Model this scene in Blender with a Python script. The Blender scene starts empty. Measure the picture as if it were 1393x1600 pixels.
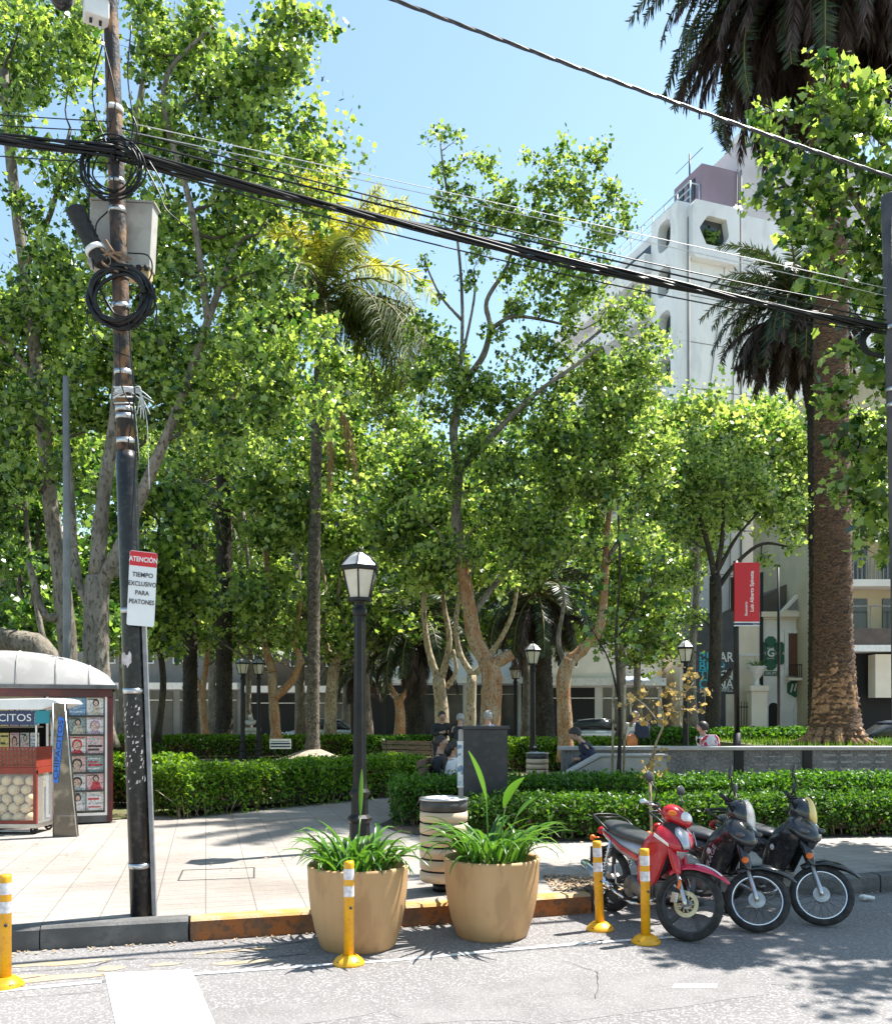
import bpy, bmesh, math, random
import numpy as np
from mathutils import Vector, Matrix
R = math.radians
scene = bpy.context.scene
COL = scene.collection

# ---------------------------------------------------------------- camera
CAMZ, FPX, CX, HY = 1.75, 1400.0, 696.5, 1115.0
cd = bpy.data.cameras.new('camera')
cam = bpy.data.objects.new('camera', cd); COL.objects.link(cam)
cam.location = (0, 0, CAMZ); cam.rotation_euler = (R(90), 0, 0)
cd.sensor_fit = 'HORIZONTAL'; cd.sensor_width = 36.0; cd.lens = 36.0*FPX/1393.0
cd.shift_y = (HY-800.0)/1393.0
cd.clip_start = 0.1; cd.clip_end = 3000
scene.camera = cam

# ---------------------------------------------------------------- light
SUN_EL, SUN_AZ = 62.0, 27.0        # azimuth measured from +X towards +Y
w = bpy.data.worlds.new('World'); scene.world = w; w.use_nodes = True
nt = w.node_tree; bg = nt.nodes['Background']
sky = nt.nodes.new('ShaderNodeTexSky'); sky.sky_type = 'NISHITA'; sky.sun_disc = False
sky.sun_elevation = R(SUN_EL); sky.sun_rotation = R(90-SUN_AZ)
sky.air_density = 1.15; sky.dust_density = 0.6; sky.ozone_density = 1.0
hs = nt.nodes.new('ShaderNodeMix'); hs.data_type = 'RGBA'; hs.blend_type = 'MULTIPLY'
hs.inputs[0].default_value = 1.0; hs.inputs[7].default_value = (1.10, 1.14, 1.02, 1)
nt.links.new(sky.outputs[0], hs.inputs[6]); nt.links.new(hs.outputs[2], bg.inputs[0])
bg.inputs[1].default_value = 0.095
sl = bpy.data.lights.new('sun', 'SUN'); sl.energy = 5.0; sl.angle = R(0.5); sl.color = (1.0, 0.965, 0.91)
sun = bpy.data.objects.new('sun', sl); COL.objects.link(sun)
d_sun = Vector((math.cos(R(SUN_EL))*math.cos(R(SUN_AZ)), math.cos(R(SUN_EL))*math.sin(R(SUN_AZ)), math.sin(R(SUN_EL))))
sun.rotation_euler = d_sun.to_track_quat('Z', 'Y').to_euler(); sun.location = (20, 20, 60)
scene.view_settings.view_transform = 'Standard'; scene.view_settings.look = 'None'
scene.view_settings.exposure = 1.42; scene.view_settings.gamma = 1.0
scene.cycles.max_bounces = 7; scene.cycles.diffuse_bounces = 3; scene.cycles.glossy_bounces = 3
scene.cycles.transmission_bounces = 6; scene.cycles.transparent_max_bounces = 8
scene.cycles.use_denoising = True

# ---------------------------------------------------------------- helpers
def P(px, py, Y): return Vector(((px-CX)/FPX*Y, Y, CAMZ-(py-HY)/FPX*Y))
def G(px, py, z=0.0):
    Y = (CAMZ-z)*FPX/(py-HY); return Vector(((px-CX)/FPX*Y, Y, z))
def tag(o, label=None, cat=None, group=None, kind=None):
    if label: o['label'] = label
    if cat: o['category'] = cat
    if group: o['group'] = group
    if kind: o['kind'] = kind
    return o
def empty(name, loc=(0, 0, 0), rz=0.0, label=None, cat=None, group=None):
    o = bpy.data.objects.new(name, None); COL.objects.link(o); o.empty_display_size = .1
    o.location = loc; o.rotation_euler = (0, 0, rz)
    return tag(o, label, cat, group)
def wloc(o):
    v = Vector((0, 0, 0))
    while o is not None:
        v += o.location; o = o.parent
    return v
class MB:
    """collects faces of one mesh; several materials by index"""
    def __init__(s): s.v = []; s.f = []; s.m = []; s.sm = []
    def add(s, vs, fs, mi=0, smooth=False):
        b = len(s.v); s.v += [tuple(p) for p in vs]
        for f in fs:
            s.f.append([i+b for i in f]); s.m.append(mi); s.sm.append(smooth)
        return s
    def box(s, x0, x1, y0, y1, z0, z1, mi=0, M=None):
        vs = [(x0,y0,z0),(x1,y0,z0),(x1,y1,z0),(x0,y1,z0),(x0,y0,z1),(x1,y0,z1),(x1,y1,z1),(x0,y1,z1)]
        if M is not None: vs = [M @ Vector(p) for p in vs]
        return s.add(vs, [(3,2,1,0),(4,5,6,7),(0,1,5,4),(1,2,6,5),(2,3,7,6),(3,0,4,7)], mi)
    def tube(s, pts, rad, n=8, mi=0, cap=True, smooth=True, squash=1.0):
        pts = [Vector(p) for p in pts]; k = len(pts)
        if not hasattr(rad, '__len__'): rad = [rad]*k
        up = None; rings = []
        for i in range(k):
            t = (pts[min(i+1,k-1)]-pts[max(i-1,0)])
            if t.length < 1e-9: t = Vector((0,0,1))
            t.normalize()
            if up is None:
                a = Vector((0,0,1)) if abs(t.z) < .9 else Vector((1,0,0))
                u = t.cross(a).normalized()
            else:
                u = up - t*up.dot(t)
                if u.length < 1e-6: u = t.orthogonal()
                u.normalize()
            up = u; v = t.cross(u)
            rings.append([pts[i]+(u*math.cos(2*math.pi*j/n)+v*math.sin(2*math.pi*j/n)*squash)*rad[i] for j in range(n)])
        return s.loft(rings, mi, cap, smooth)
    def loft(s, rings, mi=0, cap=True, smooth=True, closed=True):
        n = len(rings[0]); vs = [p for r in rings for p in r]; fs = []
        for i in range(len(rings)-1):
            for j in range(n if closed else n-1):
                a = i*n+j; b = i*n+(j+1)%n
                fs.append((a, b, b+n, a+n))
        s.add(vs, fs, mi, smooth)
        if cap and closed:
            b = len(s.v)-len(vs)
            s.f.append([b+j for j in range(n)][::-1]); s.m.append(mi); s.sm.append(False)
            s.f.append([b+len(vs)-n+j for j in range(n)]); s.m.append(mi); s.sm.append(False)
        return s
    def lathe(s, prof, c=(0,0,0), n=24, mi=0, cap=True, smooth=True):
        rings = [[(c[0]+r*math.cos(2*math.pi*j/n), c[1]+r*math.sin(2*math.pi*j/n), c[2]+z) for j in range(n)] for r, z in prof]
        return s.loft(rings, mi, cap, smooth)
    def prism(s, poly, h, axis='z', base=0.0, mi=0, M=None):
        """extrude polygon (2D) along axis from base to base+h"""
        def mk(a, b, t):
            if axis == 'z': return Vector((a, b, t))
            if axis == 'y': return Vector((a, t, b))
            return Vector((t, a, b))
        vs = [mk(a,b,base) for a,b in poly]+[mk(a,b,base+h) for a,b in poly]
        if M is not None: vs = [M @ p for p in vs]
        n = len(poly)
        return s.add(vs, [list(range(n))[::-1], list(range(n,2*n))]+[(i,(i+1)%n,n+(i+1)%n,n+i) for i in range(n)], mi)
    def sphere(s, c, r, n=12, m=8, mi=0, sc=(1,1,1), M=None):
        vs = []; 
        for i in range(m+1):
            th = math.pi*i/m
            for j in range(n):
                p = Vector((r*sc[0]*math.sin(th)*math.cos(2*math.pi*j/n), r*sc[1]*math.sin(th)*math.sin(2*math.pi*j/n), r*sc[2]*math.cos(th)))
                if M is not None: p = M @ p
                vs.append(p+Vector(c))
        fs = []
        for i in range(m):
            for j in range(n):
                fs.append((i*n+j, (i+1)*n+j, (i+1)*n+(j+1)%n, i*n+(j+1)%n))
        return s.add(vs, fs, mi, True)
    def torus(s, c, Rr, r, ax='y', n=32, m=10, mi=0, sq=1.0):
        rings = []
        for i in range(n):
            a = 2*math.pi*i/n; ring = []
            for j in range(m):
                b = 2*math.pi*j/m; q = Rr+r*math.cos(b); h = r*math.sin(b)*sq
                if ax == 'y': p = (c[0]+q*math.cos(a), c[1]+h, c[2]+q*math.sin(a))
                elif ax == 'z': p = (c[0]+q*math.cos(a), c[1]+q*math.sin(a), c[2]+h)
                else: p = (c[0]+h, c[1]+q*math.cos(a), c[2]+q*math.sin(a))
                ring.append(p)
            rings.append(ring)
        rings.append(rings[0]); return s.loft(rings, mi, False, True)
    def xf(s, M, start=0):
        for i in range(start, len(s.v)): s.v[i] = tuple(M @ Vector(s.v[i]))
        return s
    def build(s, name, mats, parent=None, world=False, bevel=0, sub=0, solid=0, weld=False, fixn=True):
        me = bpy.data.meshes.new(name)
        off = wloc(parent) if (world and parent is not None) else Vector((0,0,0))
        me.from_pydata([tuple(Vector(p)-off) for p in s.v], [], s.f)
        if not isinstance(mats, (list, tuple)): mats = [mats]
        for m in mats: me.materials.append(m)
        me.polygons.foreach_set('material_index', s.m)
        me.polygons.foreach_set('use_smooth', s.sm)
        if fixn:
            bm = bmesh.new(); bm.from_mesh(me)
            if weld: bmesh.ops.remove_doubles(bm, verts=bm.verts, dist=1e-5)
            bmesh.ops.recalc_face_normals(bm, faces=bm.faces); bm.to_mesh(me); bm.free()
        me.update()
        o = bpy.data.objects.new(name, me); COL.objects.link(o)
        if parent is not None: o.parent = parent
        if solid:
            q = o.modifiers.new('solid', 'SOLIDIFY'); q.thickness = solid; q.offset = 0
        if bevel:
            q = o.modifiers.new('bevel', 'BEVEL'); q.width = bevel; q.segments = 2; q.limit_method = 'ANGLE'
        if sub:
            q = o.modifiers.new('sub', 'SUBSURF'); q.levels = sub; q.render_levels = sub
        return o
def copy_tree(o, parent=None):
    c = o.copy(); COL.objects.link(c); c.parent = parent
    for ch in o.children: copy_tree(ch, c)
    return c
def npmesh(name, V, k, mats, parent=None, world=True, faces=None, midx=None, smooth=False):
    """V: (N,k,3) vertices of N islands; faces: list of index tuples in an island (default one k-gon)"""
    V = np.asarray(V, np.float32); N = V.shape[0]
    if world and parent is not None: V = V-np.array(wloc(parent), np.float32)
    if faces is None: faces = [tuple(range(k))]
    me = bpy.data.meshes.new(name); me.vertices.add(N*k); me.vertices.foreach_set('co', V.reshape(-1))
    nl = sum(len(f) for f in faces); nf = len(faces)
    loops = (np.concatenate([np.array(f) for f in faces])[None,:]+(np.arange(N)*k)[:,None]).reshape(-1)
    me.loops.add(N*nl); me.loops.foreach_set('vertex_index', loops.astype(np.int32))
    st = np.cumsum([0]+[len(f) for f in faces[:-1]])
    me.polygons.add(N*nf); me.polygons.foreach_set('loop_start', (st[None,:]+(np.arange(N)*nl)[:,None]).reshape(-1).astype(np.int32))
    if not isinstance(mats, (list, tuple)): mats = [mats]
    for m in mats: me.materials.append(m)
    if midx is not None: me.polygons.foreach_set('material_index', np.repeat(midx, nf).astype(np.int32))
    if smooth: me.polygons.foreach_set('use_smooth', np.ones(N*nf, bool))
    me.update(calc_edges=True); me.validate()
    o = bpy.data.objects.new(name, me); COL.objects.link(o)
    if parent is not None: o.parent = parent
    return o
_tc = {}
def text(s, size, m, name, parent, loc, rot=(0,0,0), ext=.002, align='CENTER', sx=1.0, bold=0.0):
    fc = bpy.data.curves.new('t', 'FONT'); fc.body = s; fc.size = size; fc.extrude = ext; fc.align_x = align; fc.align_y = 'CENTER'
    fc.offset = bold; fc.resolution_u = 3
    o = bpy.data.objects.new('t', fc); COL.objects.link(o); bpy.context.view_layer.update()
    me = bpy.data.meshes.new_from_object(o.evaluated_get(bpy.context.evaluated_depsgraph_get()))
    bpy.data.objects.remove(o); me.materials.clear(); me.materials.append(m); me.name = name
    o = bpy.data.objects.new(name, me); COL.objects.link(o); o.parent = parent
    o.location = loc; o.rotation_euler = rot; o.scale = (sx, 1, 1)
    return o

# ---------------------------------------------------------------- materials
def mat(name, c1, c2=None, scale=4.0, rough=.7, metal=0.0, bump=0.0, bscale=None, spec=.5, lo=.4, hi=.6, c3=None, s3=40, a3=.5, coat=0.0, stretch=None, detail=6, isl=None):
    m = bpy.data.materials.new(name); m.use_nodes = True; t = m.node_tree; L = t.links.new
    b = t.nodes['Principled BSDF']; b.inputs['Roughness'].default_value = rough; b.inputs['Metallic'].default_value = metal
    b.inputs['Specular IOR Level'].default_value = spec; b.inputs['Coat Weight'].default_value = coat
    b.inputs['Base Color'].default_value = (*c1, 1)
    tc = t.nodes.new('ShaderNodeTexCoord'); src = tc.outputs['Object']
    if stretch:
        mp = t.nodes.new('ShaderNodeMapping'); mp.inputs['Scale'].default_value = stretch; L(src, mp.inputs[0]); src = mp.outputs[0]
    out = None
    if c2 is not None:
        n = t.nodes.new('ShaderNodeTexNoise'); n.inputs['Scale'].default_value = scale; n.inputs['Detail'].default_value = detail; L(src, n.inputs['Vector'])
        r = t.nodes.new('ShaderNodeValToRGB'); r.color_ramp.elements[0].position = lo; r.color_ramp.elements[1].position = hi
        r.color_ramp.elements[0].color = (*c1, 1); r.color_ramp.elements[1].color = (*c2, 1)
        L(n.outputs['Fac'], r.inputs[0]); out = r.outputs[0]
    if c3 is not None:
        n = t.nodes.new('ShaderNodeTexNoise'); n.inputs['Scale'].default_value = s3; n.inputs['Detail'].default_value = 3; L(src, n.inputs['Vector'])
        r = t.nodes.new('ShaderNodeValToRGB'); r.color_ramp.elements[0].position = .52; r.color_ramp.elements[1].position = .62
        r.color_ramp.elements[0].color = (0,0,0,1); r.color_ramp.elements[1].color = (a3,)*3+(1,)
        L(n.outputs['Fac'], r.inputs[0])
        mx = t.nodes.new('ShaderNodeMix'); mx.data_type = 'RGBA'; L(r.outputs[0], mx.inputs[0])
        if out is not None: L(out, mx.inputs[6])
        else: mx.inputs[6].default_value = (*c1, 1)
        mx.inputs[7].default_value = (*c3, 1); out = mx.outputs[2]
    if isl is not None:
        g = t.nodes.new('ShaderNodeNewGeometry')
        mx = t.nodes.new('ShaderNodeMix'); mx.data_type = 'RGBA'; L(g.outputs['Random Per Island'], mx.inputs[0])
        if out is not None: L(out, mx.inputs[6])
        else: mx.inputs[6].default_value = (*c1, 1)
        mx.inputs[7].default_value = (*isl, 1); out = mx.outputs[2]
    if out is not None: L(out, b.inputs['Base Color'])
    if bump:
        n = t.nodes.new('ShaderNodeTexNoise'); n.inputs['Scale'].default_value = bscale or scale*6; n.inputs['Detail'].default_value = 8; L(src, n.inputs['Vector'])
        bp = t.nodes.new('ShaderNodeBump'); bp.inputs['Strength'].default_value = bump; bp.inputs['Distance'].default_value = .02
        L(n.outputs['Fac'], bp.inputs['Height']); L(bp.outputs[0], b.inputs['Normal'])
    return m
def leafmat(name, ca, cb, ta, tb, rough=.42, trans=.52, spec=.4):
    m = bpy.data.materials.new(name); m.use_nodes = True; t = m.node_tree; L = t.links.new
    b = t.nodes['Principled BSDF']; b.inputs['Roughness'].default_value = rough; b.inputs['Specular IOR Level'].default_value = spec
    g = t.nodes.new('ShaderNodeNewGeometry')
    def mixc(a, c):
        x = t.nodes.new('ShaderNodeValToRGB'); L(g.outputs['Random Per Island'], x.inputs[0]); el = x.color_ramp.elements
        el[0].position = .12; el[0].color = (*[q*.55 for q in a],1); el[1].position = 1.0; el[1].color = (*c,1)  # random dark and bright leaves put the sun and shade speckle into colour
        e = el.new(.24); e.color = (*a,1); e = el.new(.54); e.color = (*[.35*p+.65*q for p,q in zip(a,c)],1); return x.outputs[0]
    L(mixc(ca, cb), b.inputs['Base Color'])
    tr = t.nodes.new('ShaderNodeBsdfTranslucent'); L(mixc(ta, tb), tr.inputs['Color'])
    ms = t.nodes.new('ShaderNodeMixShader'); ms.inputs[0].default_value = trans
    L(b.outputs[0], ms.inputs[1]); L(tr.outputs[0], ms.inputs[2]); L(ms.outputs[0], t.nodes['Material Output'].inputs['Surface'])
    return m
def glassmat(name, tint=(1,1,1), alpha=.25, rough=.05):
    m = bpy.data.materials.new(name); m.use_nodes = True; t = m.node_tree
    b = t.nodes['Principled BSDF']; b.inputs['Base Color'].default_value = (*tint,1); b.inputs['Roughness'].default_value = rough
    b.inputs['Alpha'].default_value = alpha
    return m
def barkmat(name, cols, scale=3.0, bump=.5, stretch=(1,1,.45), dark=(.05,.035,.025)):
    """flaking plane bark: angular patches of several colours"""
    m = bpy.data.materials.new(name); m.use_nodes = True; t = m.node_tree; L = t.links.new
    b = t.nodes['Principled BSDF']; b.inputs['Roughness'].default_value = .8; b.inputs['Specular IOR Level'].default_value = .25
    tc = t.nodes.new('ShaderNodeTexCoord'); mp = t.nodes.new('ShaderNodeMapping'); mp.inputs['Scale'].default_value = stretch
    L(tc.outputs['Object'], mp.inputs[0])
    n = t.nodes.new('ShaderNodeTexNoise'); n.inputs['Scale'].default_value = scale; n.inputs['Detail'].default_value = 5; n.inputs['Roughness'].default_value = .62; L(mp.outputs[0], n.inputs['Vector'])
    r = t.nodes.new('ShaderNodeValToRGB'); r.color_ramp.interpolation = 'LINEAR'
    el = r.color_ramp.elements; k = len(cols)
    el[0].position = .32; el[0].color = (*cols[0],1); el[1].position = .7; el[1].color = (*cols[-1],1)
    for i in range(1, k-1):
        e = el.new(.32+.38*i/(k-1)); e.color = (*cols[i],1)
    L(n.outputs['Fac'], r.inputs[0])
    n2 = t.nodes.new('ShaderNodeTexNoise'); n2.inputs['Scale'].default_value = scale*7; n2.inputs['Detail'].default_value = 4; L(mp.outputs[0], n2.inputs['Vector'])
    r2 = t.nodes.new('ShaderNodeValToRGB'); r2.color_ramp.elements[0].position = .52; r2.color_ramp.elements[1].position = .66
    L(n2.outputs['Fac'], r2.inputs[0])
    mx = t.nodes.new('ShaderNodeMix'); mx.data_type = 'RGBA'; mx.inputs[7].default_value = (*dark,1)
    L(r2.outputs[0], mx.inputs[0]); L(r.outputs[0], mx.inputs[6]); L(mx.outputs[2], b.inputs['Base Color'])
    bp = t.nodes.new('ShaderNodeBump'); bp.inputs['Strength'].default_value = bump; bp.inputs['Distance'].default_value = .04
    L(n2.outputs['Fac'], bp.inputs['Height']); L(bp.outputs[0], b.inputs['Normal'])
    return m
def pavemat():
    m = bpy.data.materials.new('plaza_paving'); m.use_nodes = True; t = m.node_tree; L = t.links.new
    b = t.nodes['Principled BSDF']; b.inputs['Roughness'].default_value = .75; b.inputs['Specular IOR Level'].default_value = .3
    tc = t.nodes.new('ShaderNodeTexCoord'); mp = t.nodes.new('ShaderNodeMapping'); mp.inputs['Rotation'].default_value = (0,0,R(-15)); L(tc.outputs['Object'], mp.inputs[0])
    br = t.nodes.new('ShaderNodeTexBrick'); br.inputs['Scale'].default_value = 1.0; br.inputs['Brick Width'].default_value = .4; br.inputs['Row Height'].default_value = .2
    br.offset = 0.0; br.inputs['Mortar Size'].default_value = .006; br.inputs['Mortar Smooth'].default_value = .3
    br.inputs['Color1'].default_value = (.375,.343,.31,1); br.inputs['Color2'].default_value = (.335,.305,.275,1); br.inputs['Mortar'].default_value = (.20,.18,.16,1)
    L(mp.outputs[0], br.inputs['Vector'])
    n = t.nodes.new('ShaderNodeTexNoise'); n.inputs['Scale'].default_value = .55; n.inputs['Detail'].default_value = 8; n.inputs['Roughness'].default_value = .65; L(tc.outputs['Object'], n.inputs['Vector'])
    r = t.nodes.new('ShaderNodeValToRGB'); r.color_ramp.elements[0].position = .35; r.color_ramp.elements[1].position = .62
    r.color_ramp.elements[0].color = (.72,.69,.66,1); r.color_ramp.elements[1].color = (1,1,1,1); L(n.outputs['Fac'], r.inputs[0])
    mx = t.nodes.new('ShaderNodeMix'); mx.data_type = 'RGBA'; mx.blend_type = 'MULTIPLY'; mx.inputs[0].default_value = 1
    L(br.outputs['Color'], mx.inputs[6]); L(r.outputs[0], mx.inputs[7])
    # grooves of the tiles
    wv = t.nodes.new('ShaderNodeTexWave'); wv.bands_direction = 'Y'; wv.inputs['Scale'].default_value = 4.0; wv.inputs['Distortion'].default_value = .3; L(mp.outputs[0], wv.inputs['Vector'])
    r3 = t.nodes.new('ShaderNodeValToRGB'); r3.color_ramp.elements[0].position = .0; r3.color_ramp.elements[1].position = .25
    r3.color_ramp.elements[0].color = (.8,.79,.78,1); r3.color_ramp.elements[1].color = (1,1,1,1); L(wv.outputs['Fac'], r3.inputs[0])
    n4 = t.nodes.new('ShaderNodeTexNoise'); n4.inputs['Scale'].default_value = 60; n4.inputs['Detail'].default_value = 3; L(tc.outputs['Object'], n4.inputs['Vector'])
    r4 = t.nodes.new('ShaderNodeValToRGB'); r4.color_ramp.elements[0].position = .3; r4.color_ramp.elements[1].position = .6
    r4.color_ramp.elements[0].color = (.8,.78,.76,1); r4.color_ramp.elements[1].color = (1,1,1,1); L(n4.outputs['Fac'], r4.inputs[0])
    m2 = t.nodes.new('ShaderNodeMix'); m2.data_type = 'RGBA'; m2.blend_type = 'MULTIPLY'; m2.inputs[0].default_value = 1
    L(mx.outputs[2], m2.inputs[6]); L(r3.outputs[0], m2.inputs[7])
    m3 = t.nodes.new('ShaderNodeMix'); m3.data_type = 'RGBA'; m3.blend_type = 'MULTIPLY'; m3.inputs[0].default_value = 1
    L(m2.outputs[2], m3.inputs[6]); L(r4.outputs[0], m3.inputs[7]); L(m3.outputs[2], b.inputs['Base Color'])
    bp = t.nodes.new('ShaderNodeBump'); bp.inputs['Strength'].default_value = .3; bp.inputs['Distance'].default_value = .004
    L(wv.outputs['Fac'], bp.inputs['Height']); L(bp.outputs[0], b.inputs['Normal'])
    return m

m_pave = pavemat()
m_road = mat('road_asphalt', (.13,.122,.119), (.19,.179,.174), scale=.45, rough=.85, c3=(.30,.285,.277), s3=55, a3=.85, bump=.5, bscale=90, lo=.3, hi=.7)
m_patch = mat('road_patch', (.15,.14,.136), (.18,.169,.164), scale=3, rough=.85, c3=(.28,.265,.255), s3=70, a3=.6, bump=.4, bscale=100)
m_oil = mat('oil_stain', (.06,.056,.055), (.11,.105,.10), scale=9, rough=.6)
m_asphalt = mat('far_asphalt', (.12,.12,.12), (.18,.18,.175), scale=1, rough=.9)
m_kerb = mat('kerb_stone', (.085,.083,.08), (.14,.136,.13), scale=3, rough=.85, c3=(.09,.085,.08), s3=14, a3=.7, bump=.6, bscale=30)  # grey darkened overall, shade on the kerb face is put into the colour
m_kerbpaint = mat('kerb_yellow_worn_shaded', (.32,.10,.02), (.16,.08,.04), scale=5, rough=.75, lo=.42, hi=.6, c3=(.10,.06,.035), s3=22, a3=.75, bump=.5, bscale=40)  # worn paint on the face, its shade is put into this darker colour
m_kerbtop = mat('kerb_top_yellow_lit', (.46,.22,.05), (.36,.27,.17), scale=5, rough=.75, lo=.42, hi=.62, bump=.4, bscale=40)  # same paint made lighter, light falling on the top is in the colour
m_white = mat('road_paint_white', (.78,.77,.75), (.66,.65,.63), scale=6, rough=.7, c3=(.45,.43,.42), s3=35, a3=.5)
m_ochre = mat('road_paint_ochre', (.34,.255,.15), (.26,.225,.18), scale=9, rough=.8)
m_crack = mat('crack', (.05,.047,.045), rough=.95)
m_soil = mat('soil', (.10,.07,.045), (.05,.038,.025), scale=4, rough=.95, c3=(.2,.14,.09), s3=30, a3=.7, bump=.8, bscale=40)
m_grass = mat('grass_soil', (.07,.085,.02), (.11,.09,.045), scale=1.5, rough=.95, c3=(.12,.16,.03), s3=20, a3=.7, bump=.8, bscale=40)
m_litter = mat('dry_leaf', (.30,.19,.10), (.16,.095,.05), scale=20, rough=.85, isl=(.42,.33,.22))
m_black = mat('black_paint', (.007,.007,.0075), (.012,.012,.012), scale=6, rough=.45, spec=.35)
m_blackm = mat('black_rubber', (.012,.012,.012), (.022,.021,.02), scale=30, rough=.75)
m_steel = mat('brushed_steel', (.55,.53,.5), (.42,.4,.37), scale=4, rough=.35, metal=1.0, stretch=(1,1,8))
m_alu = mat('aluminium', (.6,.6,.6), (.45,.45,.45), scale=8, rough=.3, metal=1.0)
m_chrome = mat('chrome', (.8,.8,.82), rough=.12, metal=1.0)
m_yellow = mat('bollard_yellow', (.80,.40,.008), (.74,.34,.01), scale=8, rough=.4, c3=(.35,.2,.03), s3=40, a3=.25)
m_reflect = mat('reflective_band', (.75,.72,.72), (.55,.5,.52), scale=30, rough=.35)
m_pot = mat('planter_ochre', (.50,.305,.145), (.45,.265,.12), scale=2.5, rough=.65, c3=(.33,.19,.09), s3=5, a3=.55, bump=.12, bscale=60, stretch=(1.6,1.6,.5))
m_conc = mat('concrete', (.40,.38,.36), (.30,.285,.27), scale=2, rough=.85, bump=.3, bscale=40)
m_darkconc = mat('dark_concrete', (.022,.023,.026), (.035,.035,.038), scale=2.5, rough=.6, c3=(.07,.07,.07), s3=9, a3=.3, bump=.3, bscale=30)
m_cream = mat('cream_wall', (.76,.68,.56), (.68,.60,.48), scale=.8, rough=.85)
m_whitewall = mat('white_wall', (.80,.80,.80), (.70,.70,.71), scale=.25, rough=.85, c3=(.55,.55,.57), s3=1.2, a3=.45, stretch=(1,1,.35))
m_whitepaint = mat('white_paint', (.78,.77,.75), (.68,.67,.65), scale=5, rough=.5)
m_greywall = mat('grey_wall', (.055,.058,.065), (.075,.076,.08), scale=1.5, rough=.7)
m_winglass = mat('window_glass', (.03,.035,.04), (.06,.065,.07), scale=.6, rough=.12)
m_dark = mat('dark_interior', (.015,.015,.016), rough=.8)
m_red = mat('red_paint', (.36,.012,.012), (.30,.01,.012), scale=3, rough=.4)
m_signred = mat('sign_red', (.55,.012,.02), rough=.45)
m_twig = mat('twig', (.075,.062,.048), (.045,.037,.03), scale=6, rough=.85)  # grey darkened, shade inside the crowns is put into the colour
m_kred = mat('kiosk_red', (.10,.012,.012), (.06,.010,.010), scale=6, rough=.45)
m_leaf_l = leafmat('plane_leaf', (.028,.075,.015), (.27,.37,.10), (.07,.20,.014), (.66,.84,.11), rough=.28, trans=.46, spec=.7)
m_leaf_d = leafmat('plane_leaf_deep', (.020,.060,.016), (.18,.29,.07), (.05,.18,.014), (.46,.68,.08), rough=.28, trans=.44, spec=.7)
m_leaf_b = leafmat('plane_leaf_pale', (.042,.095,.020), (.36,.45,.15), (.11,.29,.022), (.74,.88,.15), rough=.28, trans=.48, spec=.7)
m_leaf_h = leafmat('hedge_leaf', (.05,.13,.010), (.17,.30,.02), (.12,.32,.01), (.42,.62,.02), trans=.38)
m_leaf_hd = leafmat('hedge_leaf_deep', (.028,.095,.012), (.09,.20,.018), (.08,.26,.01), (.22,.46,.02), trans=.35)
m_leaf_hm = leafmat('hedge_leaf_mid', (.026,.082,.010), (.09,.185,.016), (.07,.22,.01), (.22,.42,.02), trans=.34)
m_leaf_y = leafmat('ochre_leaf', (.30,.19,.06), (.42,.32,.14), (.45,.30,.08), (.55,.42,.16))
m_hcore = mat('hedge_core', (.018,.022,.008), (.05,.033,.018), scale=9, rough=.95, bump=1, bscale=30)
m_palm_g = leafmat('palm_leaflet', (.022,.042,.022), (.05,.075,.03), (.04,.08,.02), (.10,.15,.03), trans=.18)
m_palm_q = leafmat('queen_palm_green', (.06,.095,.02), (.13,.16,.035), (.13,.2,.02), (.28,.32,.04), rough=.6, trans=.35, spec=.3)
m_palm_y = leafmat('queen_palm_leaflet', (.20,.22,.02), (.40,.38,.05), (.45,.46,.02), (.75,.70,.06), trans=.5)
m_palm_b = leafmat('dead_frond', (.055,.038,.032), (.11,.075,.06), (.08,.05,.03), (.11,.07,.05), trans=.08)
m_dead_o = leafmat('dry_orange_frond', (.38,.19,.07), (.45,.26,.11), (.4,.2,.07), (.45,.28,.1), trans=.25)
m_strap = leafmat('strap_leaf', (.045,.13,.018), (.09,.20,.03), (.10,.28,.015), (.2,.42,.03), rough=.28, trans=.3)
m_bark_g = barkmat('bark_grey', [(.09,.075,.055),(.16,.14,.11),(.24,.21,.17),(.13,.12,.09)], dark=(.07,.055,.04))
m_bark_o = barkmat('bark_orange', [(.24,.115,.055),(.35,.18,.085),(.38,.28,.17),(.44,.37,.27)], scale=4.5, dark=(.13,.07,.04))
m_bark_p = barkmat('bark_pale', [(.20,.15,.09),(.34,.26,.16),(.44,.36,.25),(.24,.2,.14)], dark=(.09,.065,.04))
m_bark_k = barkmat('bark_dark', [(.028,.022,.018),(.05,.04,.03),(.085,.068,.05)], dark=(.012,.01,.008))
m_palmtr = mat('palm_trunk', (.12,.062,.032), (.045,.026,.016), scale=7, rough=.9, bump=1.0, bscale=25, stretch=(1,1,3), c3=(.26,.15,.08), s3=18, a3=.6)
m_palmbase = mat('palm_base', (.36,.19,.09), (.18,.09,.045), scale=6, rough=.9, bump=1.0, bscale=22, c3=(.48,.3,.16), s3=18, a3=.6)
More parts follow.
